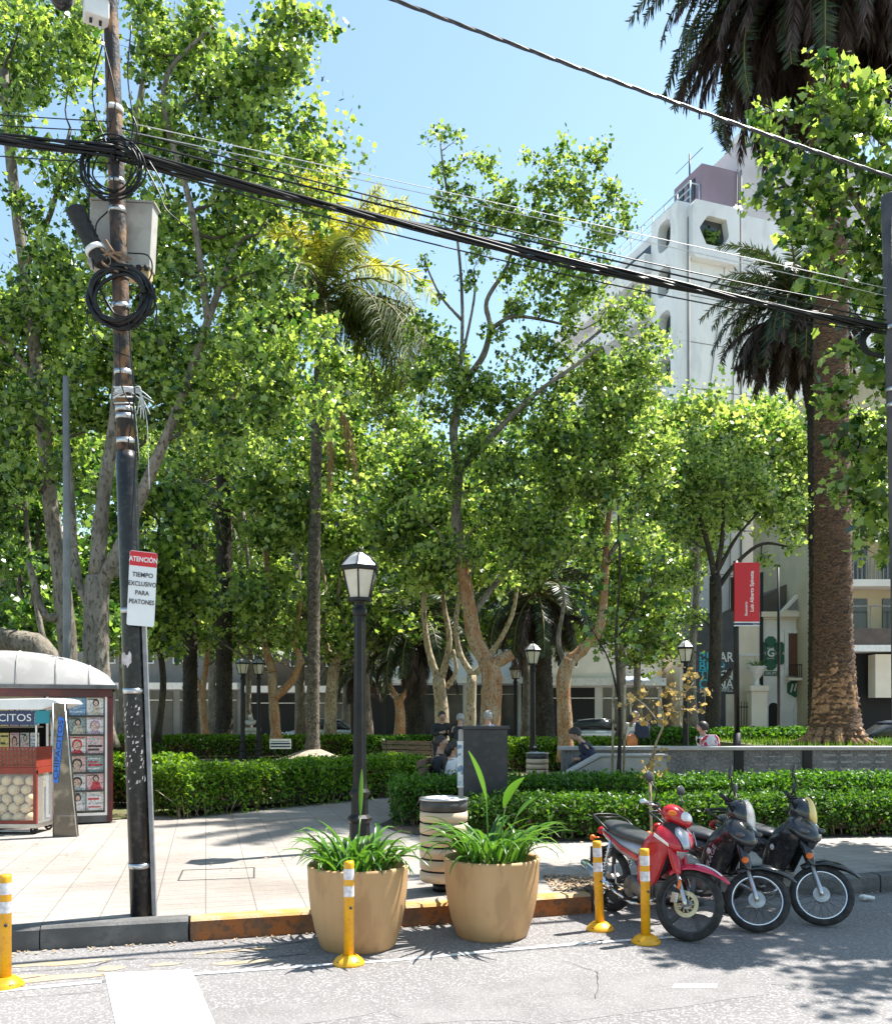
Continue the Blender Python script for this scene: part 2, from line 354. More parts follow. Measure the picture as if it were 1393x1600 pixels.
# ================================================================ the ground
KERB = [(-9.0,5.35),(-3.6,6.49),(-2.0,6.88),(-.3,7.37),(1.24,7.79),(1.40,8.16),(2.1,8.46),(2.7,8.58),(3.9,8.70),(8,9.7),(16,11.8)]
PZ = .16
def kerb_y(x):
    for (a,b),(c,d) in zip(KERB, KERB[1:]):
        if a <= x <= c: return b+(d-b)*(x-a)/(c-a)
    return KERB[-1][1]
def sheet(name, poly, z, m, kind='structure', thick=0):
    b = MB()
    if thick: b.prism(poly, thick, 'z', z-thick)
    else: b.add([(x,y,z) for x,y in poly], [list(range(len(poly)))])
    o = b.build(name, m); o['kind'] = kind; return o
sheet('ground', [(-500,-60),(500,-60),(500,900),(-500,900)], -.012, m_asphalt)
sheet('road', [(-40,-12),(40,-12),(40,20),(-40,20)], -.006, m_road)
# the plaza pavement behind the kerb stones
KB = .16
inner = []
for i, (x, y) in enumerate(KERB): inner.append((x-.04, y+KB))
sheet('plaza_pavement', inner+[(60,22),(60,46),(-60,46),(-60,-8)], PZ, m_pave, thick=.3)
sheet('far_pavement', [(-70,52.5),(70,52.5),(70,120),(-70,120)], .12, m_conc, thick=.2)
# kerb stones
def kerb_piece(name, x0, x1, mats):
    b = MB(); random.seed(int(x0*10)); x = x0
    while x < x1-.05:
        e = min(x1, x+random.uniform(.85,1.15))
        if x1-e < .4: e = x1
        xs = [x+.005]+[k for k,_ in KERB if x+.05 < k < e-.05]+[e-.005]
        zt = PZ+.004+random.uniform(-.004,.004)
        rings = []
        for q in xs:
            y = kerb_y(q)+random.uniform(-.006,.006)
            rings.append([(q,y+.012,-.05),(q,y,.06),(q,y+.006,zt-.02),(q-.005,y+.03,zt),(q-.04,y+KB,zt),(q-.04,y+KB,-.05)])
        k = len(b.f); b.loft(rings, 0, True, False)
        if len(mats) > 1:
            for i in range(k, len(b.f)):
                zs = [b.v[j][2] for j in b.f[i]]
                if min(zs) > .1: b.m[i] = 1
        x = e
    o = b.build(name, mats); o['kind'] = 'structure'; return o
kerb_piece('kerb', -8.8, -1.98, [m_kerb])
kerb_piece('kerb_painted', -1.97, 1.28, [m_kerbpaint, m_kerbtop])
kerb_piece('kerb_plain', 1.29, 15.5, [m_kerb])
# road markings
def strip(pts, wd, z, m, name, kind='structure'):
    b = MB(); rings = []
    for i, p in enumerate(pts):
        p = Vector((p[0],p[1],0)); a = Vector((*pts[max(i-1,0)],0)); c = Vector((*pts[min(i+1,len(pts)-1)],0))
        t = (c-a).normalized(); n = Vector((-t.y,t.x,0)); ww = wd[i] if hasattr(wd,'__len__') else wd
        rings.append([p+n*ww/2+Vector((0,0,z)), p-n*ww/2+Vector((0,0,z))])
    b.loft(rings, 0, False, False, closed=False)
    o = b.build(name, m); o['kind'] = kind; return o
sheet('crosswalk_stripe', [(-2.30,6.04),(-1.74,6.13),(-1.30,5.05),(-.55,3.2),(-1.15,3.2),(-1.86,5.05)], -.0015, m_white)
strip([(-8,4.25),(-2.83,5.66),(-2.25,5.86)], .06, -.002, m_white, 'edge_line')
strip([(-1.72,6.02),(-.4,6.36),(.4,6.62),(1.14,6.86),(1.9,7.05)], .055, -.002, m_white, 'edge_line')
random.seed(4)
def blob(name, x, y, rx, ry, z, m, rot=.28, n=14, jag=.25):
    poly = []
    for i in range(n):
        a = 2*math.pi*i/n; k = 1+random.uniform(-jag,jag)
        u, v = rx*k*math.cos(a), ry*k*math.sin(a)
        poly.append((x+u*math.cos(rot)-v*math.sin(rot), y+u*math.sin(rot)+v*math.cos(rot)))
    return sheet(name, poly, z, m)
for px, py, rx, ry in [(110,1503,.34,.07),(80,1528,.35,.06),(175,1512,.10,.06),(258,1506,.12,.04),(370,1485,.3,.04),(390,1502,.22,.05),(20,1528,.2,.06)]:
    g = G(px, py); blob('worn_marking', g.x, g.y, rx, ry, -.003, m_ochre)
random.seed(7)
def crack(pts, wd=.008, name='road_crack'):
    q = []
    for (a, b) in zip(pts, pts[1:]):
        for i in range(8):
            t = i/8; q.append((a[0]+(b[0]-a[0])*t+random.uniform(-.012,.012), a[1]+(b[1]-a[1])*t+random.uniform(-.012,.012)))
    q.append(pts[-1])
    strip(q, [wd*random.uniform(.4,1.2) for _ in q], -.001, m_crack, name)
gp = lambda px, py: tuple(G(px,py)[:2])
crack([gp(0,1520),gp(130,1512),(gp(190,1498)),gp(270,1497),gp(400,1498),gp(480,1490)], .012)
crack([gp(0,1560),gp(165,1548)], .006)
crack([gp(880,1500),gp(935,1520),gp(930,1560)], .006)
crack([gp(320,1490),gp(480,1470)], .014)
random.seed(31)
for x, y, rx_, ry_ in ((.9,5.6,1.3,.42),(-1.0,5.2,.6,.2),(2.6,6.0,.5,.2)): blob('road_patch', x, y, rx_, ry_, -.0045, m_patch, n=26, jag=.12)
for x, y, rx_, ry_ in ((1.75,7.5,.10,.06),(2.5,7.8,.10,.05)): blob('oil_stain', x, y, rx_, ry_, -.0035, m_oil, n=18, jag=.25)
c = G(1085,1540); sheet('road_cover', [(c.x-.16,c.y-.05),(c.x+.13,c.y-.04),(c.x+.16,c.y+.05),(c.x-.12,c.y+.05)], -.003, m_conc)
b = MB(); q = G(1352,1404); random.seed(14)
for i in range(7): b.sphere((q.x+random.uniform(-.08,.08),q.y-.1+random.uniform(-.03,.03),.02+random.uniform(0,.02)), random.uniform(.02,.04), 6, 4, sc=(1.2,.8,.6))
o = b.build('crumpled_paper', m_whitepaint); tag(o, 'crumpled white paper lying in the gutter right of the motorcycles', 'litter')
# drain cover on the pavement
b = MB(); c = G(340,1366,PZ); M_ = Matrix.Translation((c.x,c.y,PZ)) @ Matrix.Rotation(R(12),4,'Z')
for x0,x1,y0,y1 in ((-.36,.36,-.30,-.285),(-.36,.36,.285,.30),(-.36,-.345,-.285,.285),(.345,.36,-.285,.285)):
    b.box(x0,x1,y0,y1,-.02,.004,0,M_)
o = b.build('inspection_cover', m_crack); o['kind'] = 'structure'
# planting beds (soil sheets a little above the paving)
BED_L = [(-30,13.3),(-4.95,13.35),(-1.15,17.15),(-.6,18.4),(-.8,34),(-30,34)]
sheet('planting_bed', BED_L, PZ+.012, m_grass)
BED_R = [(-.95,12.75),(-.6,11.9),(.3,11.05),(3,11.2),(9,12.2),(30,15.5),(30,16.9),(2.1,16.9),(-.6,14.6)]
sheet('planting_bed', BED_R, PZ+.012, m_soil)
BED_M = [(1.2,20.5),(3.2,19.0),(24,24),(24,33),(.5,33)]
sheet('planting_bed', BED_M, PZ+.012, m_grass)
c = G(888,1392,PZ)
sheet('tree_pit', [(.95,8.0),(1.15,8.6),(1.75,8.75),(2.0,8.45),(1.6,8.2)], PZ+.005, m_soil)
# dry leaves lying in the pit and on the paving
rng = np.random.default_rng(5)
def litter(name, n, fx, size, z):
    V = []
    for i in range(n):
        x, y = fx(); s = size*rng.uniform(.6,1.3); a = rng.uniform(0,6.28)
        t = np.array([[s,0],[.3*s,.5*s],[-s,.1*s],[-.2*s,-.5*s]]); ca, sa = math.cos(a), math.sin(a)
        V.append([(x+p[0]*ca-p[1]*sa, y+p[0]*sa+p[1]*ca, z+rng.uniform(0,.6*s)+.003) for p in t])
    o = npmesh(name, np.array(V), 4, m_litter); o['kind'] = 'stuff'; o['label'] = 'dry brown fallen leaves scattered on the pavement'; o['category'] = 'fallen leaves'
    return o
litter('fallen_leaves', 1500, lambda: (rng.uniform(.95,1.95), rng.uniform(8.0,8.75)), .02, PZ+.006)
litter('fallen_leaves', 900, lambda: (rng.uniform(-9,9), rng.uniform(9,16)), .022, PZ+.014)
litter('fallen_leaves', 420, lambda: (lambda x: (x, kerb_y(x)-abs(rng.normal(0,.07))-.01))(rng.uniform(-3.4,6)), .018, -.003)

# ================================================================ street furniture
# yellow flexible bollards
def make_bollard():
    r = empty('bollard')
    b = MB(); n = 24; prof = [(.112,0),(.112,.012),(.095,.035),(.06,.062),(.045,.066)]; b.lathe(prof, n=n)
    b.build('base', m_yellow, r)
    b = MB()
    for a in range(4):
        M_ = Matrix.Rotation(R(45+90*a),4,'Z'); b.box(.075,.1,-.012,.012,.012,.032,0,M_)
    b.build('bolt', m_crack, r)
    b = MB(); b.lathe([(.036,.064),(.036,.70),(.034,.72),(.02,.722)], n=20); b.build('post', m_yellow, r)
    for z in (.475,.595):
        b = MB(); b.lathe([(.0372,z),(.0372,z+.075)], n=20, cap=False); b.build('reflective_band', m_reflect, r)
    b = MB(); b.sphere((.036*math.cos(5.2),.036*math.sin(5.2),.40), .012, 8, 6); b.build('rivet', m_crack, r)
    return r
bol = make_bollard()
for i, (p, lb, tilt) in enumerate([((-.68,6.28,0),'yellow flexible bollard standing before the planter nearest the crossing',0),((1.53,6.86,0),'yellow bollard closest to the red motorcycle front wheel',R(-1)),((1.25,7.27,0),'yellow bollard just behind another one, near the red motorcycle tail',R(-2.2)),((-2.83,5.76,0),'yellow bollard at the left edge before the grey kerb end',0)]):
    o = bol if i == 0 else copy_tree(bol)
    o.location = (p[0],p[1],-.006); o.rotation_euler = (0,tilt,0); tag(o, lb, 'bollard', 'yellow bollards along the kerb')

# ochre planters
def pot(name, loc, label, seed):
    r = empty(name, loc, 0, label, 'planter', 'ochre planters at the kerb')
    prof = [(.27,0),(.285,.015),(.325,.14),(.358,.30),(.374,.46),(.378,.58),(.382,.60),(.378,.617),(.362,.62),(.348,.60),(.34,.54)]
    b = MB(); b.lathe(prof, n=56, cap=False); b.build('pot', m_pot, r)
    b = MB(); b.lathe([(.342,.545),(.2,.565),(.0,.57)], n=40, cap=False); b.build('soil', m_soil, r)
    return r
def ribbon(pts, wid, side, fold=.25):
    """V folded strap leaf; returns faces"""
    vs = []; fs = []
    for i, p in enumerate(pts):
        t = (pts[min(i+1,len(pts)-1)]-pts[max(i-1,0)]).normalized(); s = t.cross(Vector((0,0,1)))
        if s.length < .05: s = side.copy()
        s.normalize(); n = s.cross(t)
        k = wid[i]; vs += [p-s*k/2+n*k*fold, p, p+s*k/2+n*k*fold]
    for i in range(len(pts)-1):
        a = 3*i; fs += [(a,a+1,a+4,a+3),(a+1,a+2,a+5,a+4)]
    return vs, fs
def strap_clump(name, loc, label, seed, n=105, spread=.27, L=(.36,.62)):
    random.seed(seed); r = empty(name, loc, 0, label, 'plant', 'strap leaved plants in the planters'); b = MB()
    for i in range(n):
        a = random.uniform(0,6.283); q = spread*math.sqrt(random.random()); base = Vector((q*math.cos(a),q*math.sin(a),0))
        az = a+random.gauss(0,.7); ln = random.uniform(*L); el = R(random.triangular(38,86,64)); dr = random.uniform(1.2,2.6)
        pts = [base]; p = base.copy(); k = 9
        for j in range(k):
            e = el-dr*(j/k)**1.5*random.uniform(.85,1.15)
            p = p+Vector((math.cos(e)*math.cos(az),math.cos(e)*math.sin(az),math.sin(e)))*ln/k; pts.append(p.copy())
        w0 = random.uniform(.028,.044)
        wd = [w0*min(1,.6+j*.2)*(1-max(0,(j-4)/5.0)**2*.93) for j in range(k+1)]
        b.add(*ribbon(pts, wd, Vector((math.sin(az),-math.cos(az),0))), 0, True)
    b.build('foliage', m_strap, r, fixn=False); return r
def tall_leaf(b, base, top, bend, ln, wd, tilt):
    """a stalk with one paddle leaf"""
    base = Vector(base); top = Vector(top); b.tube([base, base.lerp(top,.5)+Vector(bend)*.5, top], [.008,.007,.006], 6)
    d = Vector(tilt).normalized(); pts = [top+d*ln*i/9+Vector((0,0,-.04*(i/9)**2)) for i in range(10)]
    w_ = [wd*math.sin(math.pi*min(1,(i+.35)/9.6))**.8 for i in range(10)]
    b.add(*ribbon(pts, w_, Vector((1,0,0)), .35), 0, True)
PL1 = (-.665,6.78,-.006); PL2 = (.363,7.12,-.006)
pot('planter', PL1, 'ochre round planter nearer the crossing, behind a yellow bollard', 1)
pot('planter', PL2, 'ochre round planter holding the tall paddle leaves, beside the slatted bin', 2)
s1 = strap_clump('strap_plant', (PL1[0],PL1[1],.56), 'strap leaved plant with one rolled upright leaf in the planter by the crossing', 11, L=(.32,.54))
b = MB(); tall_leaf(b, (-.03,.1,0), (.0,.18,.38), (0,0,0), .42, .035, (.03,.0,1)); b.build('tall_leaf', m_strap, s1, fixn=False)
s2 = strap_clump('strap_plant', (PL2[0],PL2[1],.56), 'strap leaved plant with three tall paddle leaves in a planter beside the bin', 12)
b = MB(); tall_leaf(b, (-.02,0,0), (-.045,-.02,.50), (0,0,0), .46, .085, (-.33,-.1,1)); b.build('tall_leaf', m_strap, s2, fixn=False)
b = MB(); tall_leaf(b, (.04,0,0), (.10,-.04,.44), (0,0,0), .36, .12, (.5,-.5,1)); b.build('tall_leaf', m_strap, s2, fixn=False)
b = MB(); tall_leaf(b, (.06,.02,0), (.2,.04,.36), (0,0,0), .26, .07, (.85,.1,1)); b.build('tall_leaf', m_strap, s2, fixn=False)

# slatted litter bins
def make_bin():
    r = empty('litter_bin')
    b = MB(); b.lathe([(.10,0),(.10,.07),(.075,.075),(.075,.11)], n=24); b.build('foot', m_black, r)
    b = MB(); b.lathe([(.18,.095),(.198,.10),(.198,.80)], n=36); b.build('drum', m_dark, r)
    for k in range(6):
        z = .105+k*.118
        b = MB(); b.lathe([(.205,z),(.214,z+.006),(.217,z+.05),(.214,z+.095),(.205,z+.1)], n=40, cap=False); b.build('slat', mb_slat, r)
    b = MB(); b.lathe([(.205,.805),(.214,.81),(.214,.90),(.205,.905)], n=40, cap=False); b.build('rim', m_dark2, r)
    b = MB(); b.lathe([(.208,.905),(.222,.91),(.222,.925),(.19,.93),(.17,.90),(.17,.70)], n=40, cap=False); b.build('hood_ring', m_alu, r)
    random.seed(3); b = MB()
    for i in range(16):
        a = random.uniform(0,6.28); q = random.uniform(0,.16); b.sphere((q*math.cos(a),q*math.sin(a),.89+random.uniform(0,.03)), random.uniform(.03,.06), 6, 5, sc=(1,.8,.6))
    b.build('rubbish', m_rub, r)
    return r
mb_slat = mat('bin_slat_wood', (.62,.47,.32), (.5,.36,.23), scale=3, rough=.55, stretch=(1,1,6))
m_dark2 = mat('bin_rim', (.05,.045,.04), (.08,.07,.065), scale=12, rough=.6)
m_rub = mat('rubbish_bag', (.45,.46,.5), (.25,.26,.3), scale=8, rough=.4)
bn = make_bin(); bn.scale = (1,1,.9); bn.location = (-.02,8.05,PZ); tag(bn, 'pale slatted litter bin between the two ochre planters', 'litter bin', 'slatted litter bins')
bn2 = copy_tree(bn); bn2.location = (1.77,17.4,PZ); tag(bn2, 'pale slatted litter bin far back to the right of the dark monolith', 'litter bin', 'slatted litter bins')

# lantern posts
m_lpost = mat('lamp_post_black', (.006,.006,.0065), (.012,.0115,.011), scale=8, rough=.5, spec=.35)
m_lroof = mat('lantern_roof', (.5,.5,.5), (.36,.35,.34), scale=6, rough=.4, metal=.4)
m_lglass = mat('lantern_glass', (.62,.58,.48), (.5,.46,.36), scale=3, rough=.15)
def make_lamp():
    r = empty('street_lamp')
    b = MB(); b.lathe([(.15,0),(.15,.06),(.125,.08),(.115,.32),(.14,.35),(.14,.38),(.10,.42),(.095,.62),(.12,.65),(.12,.68),(.09,.72),(.075,.80)], n=8, smooth=False); b.build('pedestal', m_lpost, r)
    b = MB(); n = 16; rings = []
    for z, rr in ((.78,.082),(1.0,.08),(2.7,.068),(2.74,.068)):
        rings.append([( (rr if j%2 else rr*.88)*math.cos(2*math.pi*j/n), (rr if j%2 else rr*.88)*math.sin(2*math.pi*j/n), z) for j in range(n)])
    b.loft(rings, 0, True, False); b.build('post', m_lpost, r)
    b = MB(); b.lathe([(.075,2.72),(.085,2.74),(.085,2.80),(.06,2.82),(.06,2.88),(.09,2.91)], n=16); b.build('collar', m_lpost, r)
    # six sided lantern
    def hexr(rad, z): return [(rad*math.cos(R(60*j+30)),rad*math.sin(R(60*j+30)),z) for j in range(6)]
    b = MB(); b.loft([hexr(.128,2.925),hexr(.205,3.24)],0,True,False); gl = b.build('glass', m_lglass, r)
    b = MB()
    for j in range(6):
        a = Vector(hexr(.132,2.92)[j]); c = Vector(hexr(.210,3.25)[j]); b.tube([a,c], .011, 6)
    b.loft([hexr(.145,2.895),hexr(.145,2.93)],0,True,False); b.loft([hexr(.222,3.24),hexr(.236,3.25),hexr(.236,3.285),hexr(.222,3.295)],0,True,False)
    for j in range(6):
        a = Vector(hexr(.135,2.915)[j]); c = Vector(hexr(.135,2.915)[(j+1)%6]); b.sphere(a, .014, 6, 5)
    b.build('lantern_frame', m_lpost, r)
    b = MB(); b.loft([hexr(.235,3.296),hexr(.14,3.40),hexr(.05,3.455),hexr(.012,3.462)],0,True,False); rf = b.build('lantern_roof', m_lroof, r)
    b = MB()
    for j in range(6): b.tube([hexr(.24,3.30)[j],hexr(.144,3.405)[j],hexr(.052,3.46)[j]], .008, 5)
    b.lathe([(.03,3.45),(.016,3.48),(.022,3.50),(.004,3.53)], n=8); b.build('finial', m_lpost, r)
    return r
lamp = make_lamp()
LL = [((-1.0,10.4),1,'tall black lantern post in front, standing on the path behind the planters'),
      ((832-CX,24),1,'black lantern post just right of the orange barked plane tree'),
      ((805-CX,34),1,'black lantern post between the orange trunk and the leaning dark trunk'),
      ((600-CX,46),1,'distant black lantern post right of the front lantern post'),
      ((657-CX,40),1,'distant lantern post in front of the dark drooping palm'),
      ((1071-CX,23),1,'black lantern post beside the grey library banner'),
      ((379-CX,30),1,'left one of the twin lantern posts behind the pale stone bust'),
      ((404-CX,30.3),1,'right one of the twin lantern posts behind the pale stone bust')]
for i, (p, s, lb) in enumerate(LL):
    o = lamp if i == 0 else copy_tree(lamp)
    x = p[0] if i == 0 else p[0]/FPX*p[1]
    o.location = (x, p[1], PZ); o.rotation_euler = (0,0,R(8*i)); tag(o, lb, 'street lamp', 'black lantern posts in the plaza')

# dark monolith with a poster on its side
r = empty('information_pillar', (.52,12.15,PZ), R(-3), 'dark grey boxy pillar with a poster on its side behind the planters', 'pillar')
b = MB(); b.box(-.27,.31,-.25,.3,0,1.38); b.build('body', m_darkconc, r, bevel=.008)
b = MB(); b.box(-.30,.34,-.28,.33,1.38,1.42); b.build('cap', m_darkconc, r, bevel=.006)
b = MB(); b.box(-.345,-.275,-.2,.28,0,1.37); b.build('side_panel', m_conc, r, bevel=.004)
m_poster = mat('poster_print', (.55,.62,.66), (.12,.22,.33), scale=9, rough=.5, lo=.45, hi=.55, c3=(.75,.75,.72), s3=14, a3=.9)
b = MB(); b.box(-.356,-.278,-.215,-.202,.62,1.2); b.box(-.358,-.347,-.2,.26,.62,1.2); b.build('poster', m_poster, r)
b = MB(); b.box(-.36,-.274,-.218,-.2025,.6,.625); b.box(-.36,-.274,-.218,-.2025,1.2,1.22); b.build('poster_frame', m_whitepaint, r)
# ================================================================ left utility pole
m_pole = mat('pole_rust', (.022,.02,.02), (.20,.10,.045), scale=4, rough=.7, lo=.52, hi=.66, stretch=(1.5,1.5,.8), c3=(.34,.17,.06), s3=6, a3=.55, bump=.5, bscale=30)
m_sleeve = mat('pole_black', (.006,.006,.0065), (.013,.0125,.0125), scale=5, rough=.32, spec=.4, c3=(.08,.07,.065), s3=24, a3=.3)
m_poster_torn = mat('torn_paper', (.65,.58,.56), (.45,.38,.36), scale=10, rough=.9)
PB = G(222,1430,PZ)
def pole_at(py): # world point on the pole axis for a picture height
    z = CAMZ-(py-HY)/FPX*PB.y; t = (z-PZ)/(7.5-PZ); return Vector((PB.x-.255*t, PB.y, z))
pr = empty('utility_pole', PB, 0, 'rusty black utility pole wrapped with bands and cables beside the crossing', 'utility pole')
b = MB(); b.tube([pole_at(1430),pole_at(1200),pole_at(990),pole_at(720),pole_at(706)], [.088,.086,.082,.080,.07], 24); b.build('lower_sleeve', m_sleeve, pr, True)
b = MB(); b.tube([pole_at(716),pole_at(500),pole_at(250),pole_at(0),pole_at(-80)], [.066,.064,.062,.054,.052], 20); b.build('upper_shaft', m_pole, pr, True)
for py, rr in ((583,.069),(612,.069),(640,.069),(652,.069),(690,.07),(285,.067),(330,.067),(433,.07),(480,.07),(425,.069),(172,.07),(1080,.087),(955,.085),(1352,.091)):
    b = MB(); p = pole_at(py); b.tube([p-Vector((0,0,.02)),p+Vector((0,0,.02))], rr, 20); b.build('band', m_alu if py > 200 else m_whitepaint, pr, True)
# torn paper
random.seed(3); b = MB(); vs = []; p = pole_at(1031); n = 9
top = [R(200+i*10) for i in range(n)]
vs = [p+Vector((.0862*math.cos(a),.0862*math.sin(a),.05+random.uniform(-.02,.02))) for a in top]+[p+Vector((.0862*math.cos(a),.0862*math.sin(a),-.05+random.uniform(-.03,.03))) for a in top]
b.add(vs, [(i,i+1,n+i+1,n+i) for i in range(n-1)]); b.build('torn_sticker', m_poster_torn, pr, True)
b = MB()
def scraps(b, py0, py1, k):
    for i in range(k):
        p = pole_at(random.uniform(py0,py1)); a = R(random.uniform(190,330)); s = random.uniform(.003,.011); h = random.uniform(.004,.018)
        q = [(a-s/.09,-h),(a+s/.09*random.uniform(.3,1),-h*.6),(a+s/.09,h),(a-s/.09*.4,h*random.uniform(.3,1))]
        b.add([p+Vector((.0885*math.cos(u),.0885*math.sin(u),v)) for u, v in q], [(0,1,2,3)])
scraps(b, 1090, 1235, 70); b.build('paper_scraps', m_poster_torn, pr, True)['kind'] = 'stuff'
# angle post and traffic sign on the pole's right side
sr = empty('warning_sign', (PB.x+.115,PB.y-.03,PZ), 0, 'white sign with red header warning of exclusive time for pedestrians, strapped to the pole', 'sign')
o1 = pole_at(1430); 
def side(py, dx=.10): q = pole_at(py); return Vector((q.x+dx,q.y-.035,q.z))
b = MB()
for dx0, dx1, dy0, dy1 in ((0,.03,0,.006),(0,.006,.006,.03),(.024,.03,.006,.03)):
    a = side(1430,.092); c = side(900,.088)
    vs = [a+Vector((dx0,dy0,0)),a+Vector((dx1,dy0,0)),a+Vector((dx1,dy1,0)),a+Vector((dx0,dy1,0)),c+Vector((dx0,dy0,0)),c+Vector((dx1,dy0,0)),c+Vector((dx1,dy1,0)),c+Vector((dx0,dy1,0))]
    b.add(vs, [(3,2,1,0),(4,5,6,7),(0,1,5,4),(1,2,6,5),(2,3,7,6),(3,0,4,7)])
b.build('channel_post', mat('galvanised',(.26,.26,.27),(.19,.19,.20),scale=9,rough=.5,metal=.3), sr, True)
m_pl = mat('sign_white', (.76,.75,.74), (.70,.69,.69), scale=3, rough=.4)
m_ink = mat('sign_ink', (.02,.02,.025), rough=.5)
SW, SH = .185, .58
face = empty('x'); bpy.data.objects.remove(face)
c = P(222,920,PB.y-.10); M_ = Matrix.Translation(c) @ Matrix.Rotation(R(26),4,'Z') @ Matrix.Rotation(R(2.5),4,'Y')
def rrect(w_, h_, r_, n=5):
    pts = []
    for cx, cy, a0 in ((w_/2-r_,h_/2-r_,0),(-w_/2+r_,h_/2-r_,90),(-w_/2+r_,-h_/2+r_,180),(w_/2-r_,-h_/2+r_,270)):
        for i in range(n+1): a = R(a0+90*i/n); pts.append((cx+r_*math.cos(a),cy+r_*math.sin(a)))
    return pts
b = MB(); b.prism(rrect(SW+.02,SH,.015), .004, 'y', 0, 0, M_); pl = b.build('plate', m_pl, sr, True)
b = MB(); b.prism([(-SW/2-.008,.175),(SW/2+.008,.175),(SW/2+.008,SH/2-.004),(-SW/2-.008,SH/2-.004)], .002, 'y', -.002, 0, M_); b.build('header', m_signred, sr, True)
def stext(s, size, z, m, sx=1, nm='lettering', bold=0):
    loc = M_ @ Vector((0,-.004,z))-wloc(sr); e = (M_.to_3x3() @ Matrix.Rotation(R(90),3,'X')).to_euler()
    return text(s, size, m, nm, sr, loc, e, .001, sx=sx, bold=bold)
stext('ATENCIÓN', .053, .225, m_pl, .78, bold=.0012)
for s, z, sx in (('TIEMPO',.105,.9),('EXCLUSIVO',.035,.8),('PARA',-.035,.85),('PEATONES',-.105,.78)): stext(s, .05, z, m_ink, sx, bold=.0004)
b = MB()
for z in (.16,-.2): b.tube([c+Vector((-.02,.01,z)),c+Vector((-.04,.06,z))], .008, 6)
b.build('bracket', m_alu, sr, True)
# box behind the pole, camera, etc.
m_box = mat('cabinet_grey', (.42,.40,.36), (.36,.34,.30), scale=2, rough=.55, c3=(.28,.24,.2), s3=10, a3=.4)
r = empty('junction_cabinet', pole_at(356)+Vector((-.02,.14,0)), 0, 'beige steel junction cabinet mounted behind the utility pole', 'cabinet')
M2 = Matrix.Rotation(R(3),4,'Y')
b = MB(); b.box(-.25,.25,-.05,.09,-.25,.26,0,M2); b.build('body', m_box, r, bevel=.006)
b = MB(); b.box(-.265,.265,-.06,.1,.262,.275,0,M2); b.build('lid', m_box, r)
b = MB(); b.box(.05,.24,-.03,.07,-.33,-.252,0,M2); b.build('cable_entry', mat('cabinet_ochre',(.5,.38,.2),(.42,.3,.16),rough=.6), r)
for i in range(4):
    b = MB(); b.lathe([(.016,-.285),(.02,-.28),(.02,-.25)], c=(.03+.06*i,-.045,0), n=10); b.build('cable_gland', m_blackm, r)
r = empty('splice_closure', pole_at(385)+Vector((-.17,-.05,0)), 0, 'ribbed black cylindrical cable closure tilted against the utility pole', 'cable closure')
b = MB(); pts = []; rad = []
for i in range(25):
    t = i/24; pts.append(Vector((-.15+.22*t, -.02, .26-.44*t))); rad.append((.076 if i%2 else .068)*(1 if 0 < i < 24 else .8)*(1-.12*t))
b.tube(pts, rad, 18); b.build('shell', m_blackm, r)
b = MB(); b.tube([pts[17],pts[19]], .08, 18); b.build('clamp', m_whitepaint, r)
def wire(b, pts, rad=.006, n=5, seg=8):
    """smooth tube through points (Catmull-Rom)"""
    p = [Vector(q) for q in pts]; p = [p[0]*2-p[1]]+p+[p[-1]*2-p[-2]]; out = []
    for i in range(1, len(p)-2):
        for j in range(seg):
            t = j/seg; a,bb,c,d = p[i-1],p[i],p[i+1],p[i+2]
            out.append(.5*((2*bb)+(-a+c)*t+(2*a-5*bb+4*c-d)*t*t+(-a+3*bb-3*c+d)*t**3))
    out.append(p[-2]); b.tube(out, rad, n)
m_cable = mat('cable_black', (.006,.006,.0065), (.011,.011,.011), scale=20, rough=.45, spec=.35)
m_wirew = mat('wire_pale', (.62,.62,.62), (.5,.5,.5), scale=20, rough=.45)
def coil(name, py, dx, rad, n, lb, th=.012, var=.03, zsq=1.0):
    c = pole_at(py)+Vector((dx,-.085,0)); r = empty(name, c, 0, lb, 'cable coil', 'cable coils on the utility pole'); random.seed(py); b = MB()
    for k in range(n):
        rr = rad+random.uniform(-var,var); o = Vector((random.uniform(-.015,.015),random.uniform(-.02,.0),random.uniform(-.02,.02)))
        b.tube([o+Vector((rr*math.cos(2*math.pi*i/36),.02*math.sin(i*.5+k),zsq*rr*math.sin(2*math.pi*i/36))) for i in range(37)], th, 7)
    b.build('loops', m_cable, r); return r
coil('cable_coil', 272, .0, .20, 8, 'upper loose coil of thin black cable hanging on the utility pole', .0065, .05)
coil('cable_coil', 472, .02, .215, 8, 'lower thick black cable coil hanging on the utility pole', .015, .035)
# loose wires on the pole
r = empty('loose_wires', pole_at(600), 0, 'pale tied wire ends sticking out from the middle of the utility pole', 'wires')
b = MB(); q = pole_at(620); random.seed(9)
for k in range(7):
    e = q+Vector((random.uniform(.12,.36),-.08,random.uniform(-.25,-.02))); wire(b, [q+Vector((-.06,-.07,random.uniform(-.05,.1))),q+Vector((.07,-.085,random.uniform(0,.04))),q+Vector((.16,-.09,random.uniform(-.02,.04))),e], .004)
for dx, z1 in ((.2,-.75),(.12,-.5)): wire(b, [q+Vector((.08,-.08,.02)),q+Vector((dx,-.09,-.15)),q+Vector((dx+.03,-.09,z1))], .0025)
for k in range(4):
    z = random.uniform(-.06,.09); b.tube([q+Vector((.071*math.cos(R(a)),.071*math.sin(R(a)),z+.02*math.sin(R(a)))) for a in range(180,372,12)], .006, 5)
b.build('wire_ends', m_wirew, r, True)
r = empty('pole_cables', pole_at(300), 0, 'thin black cables running loose along the upper utility pole', 'cables')
b = MB()
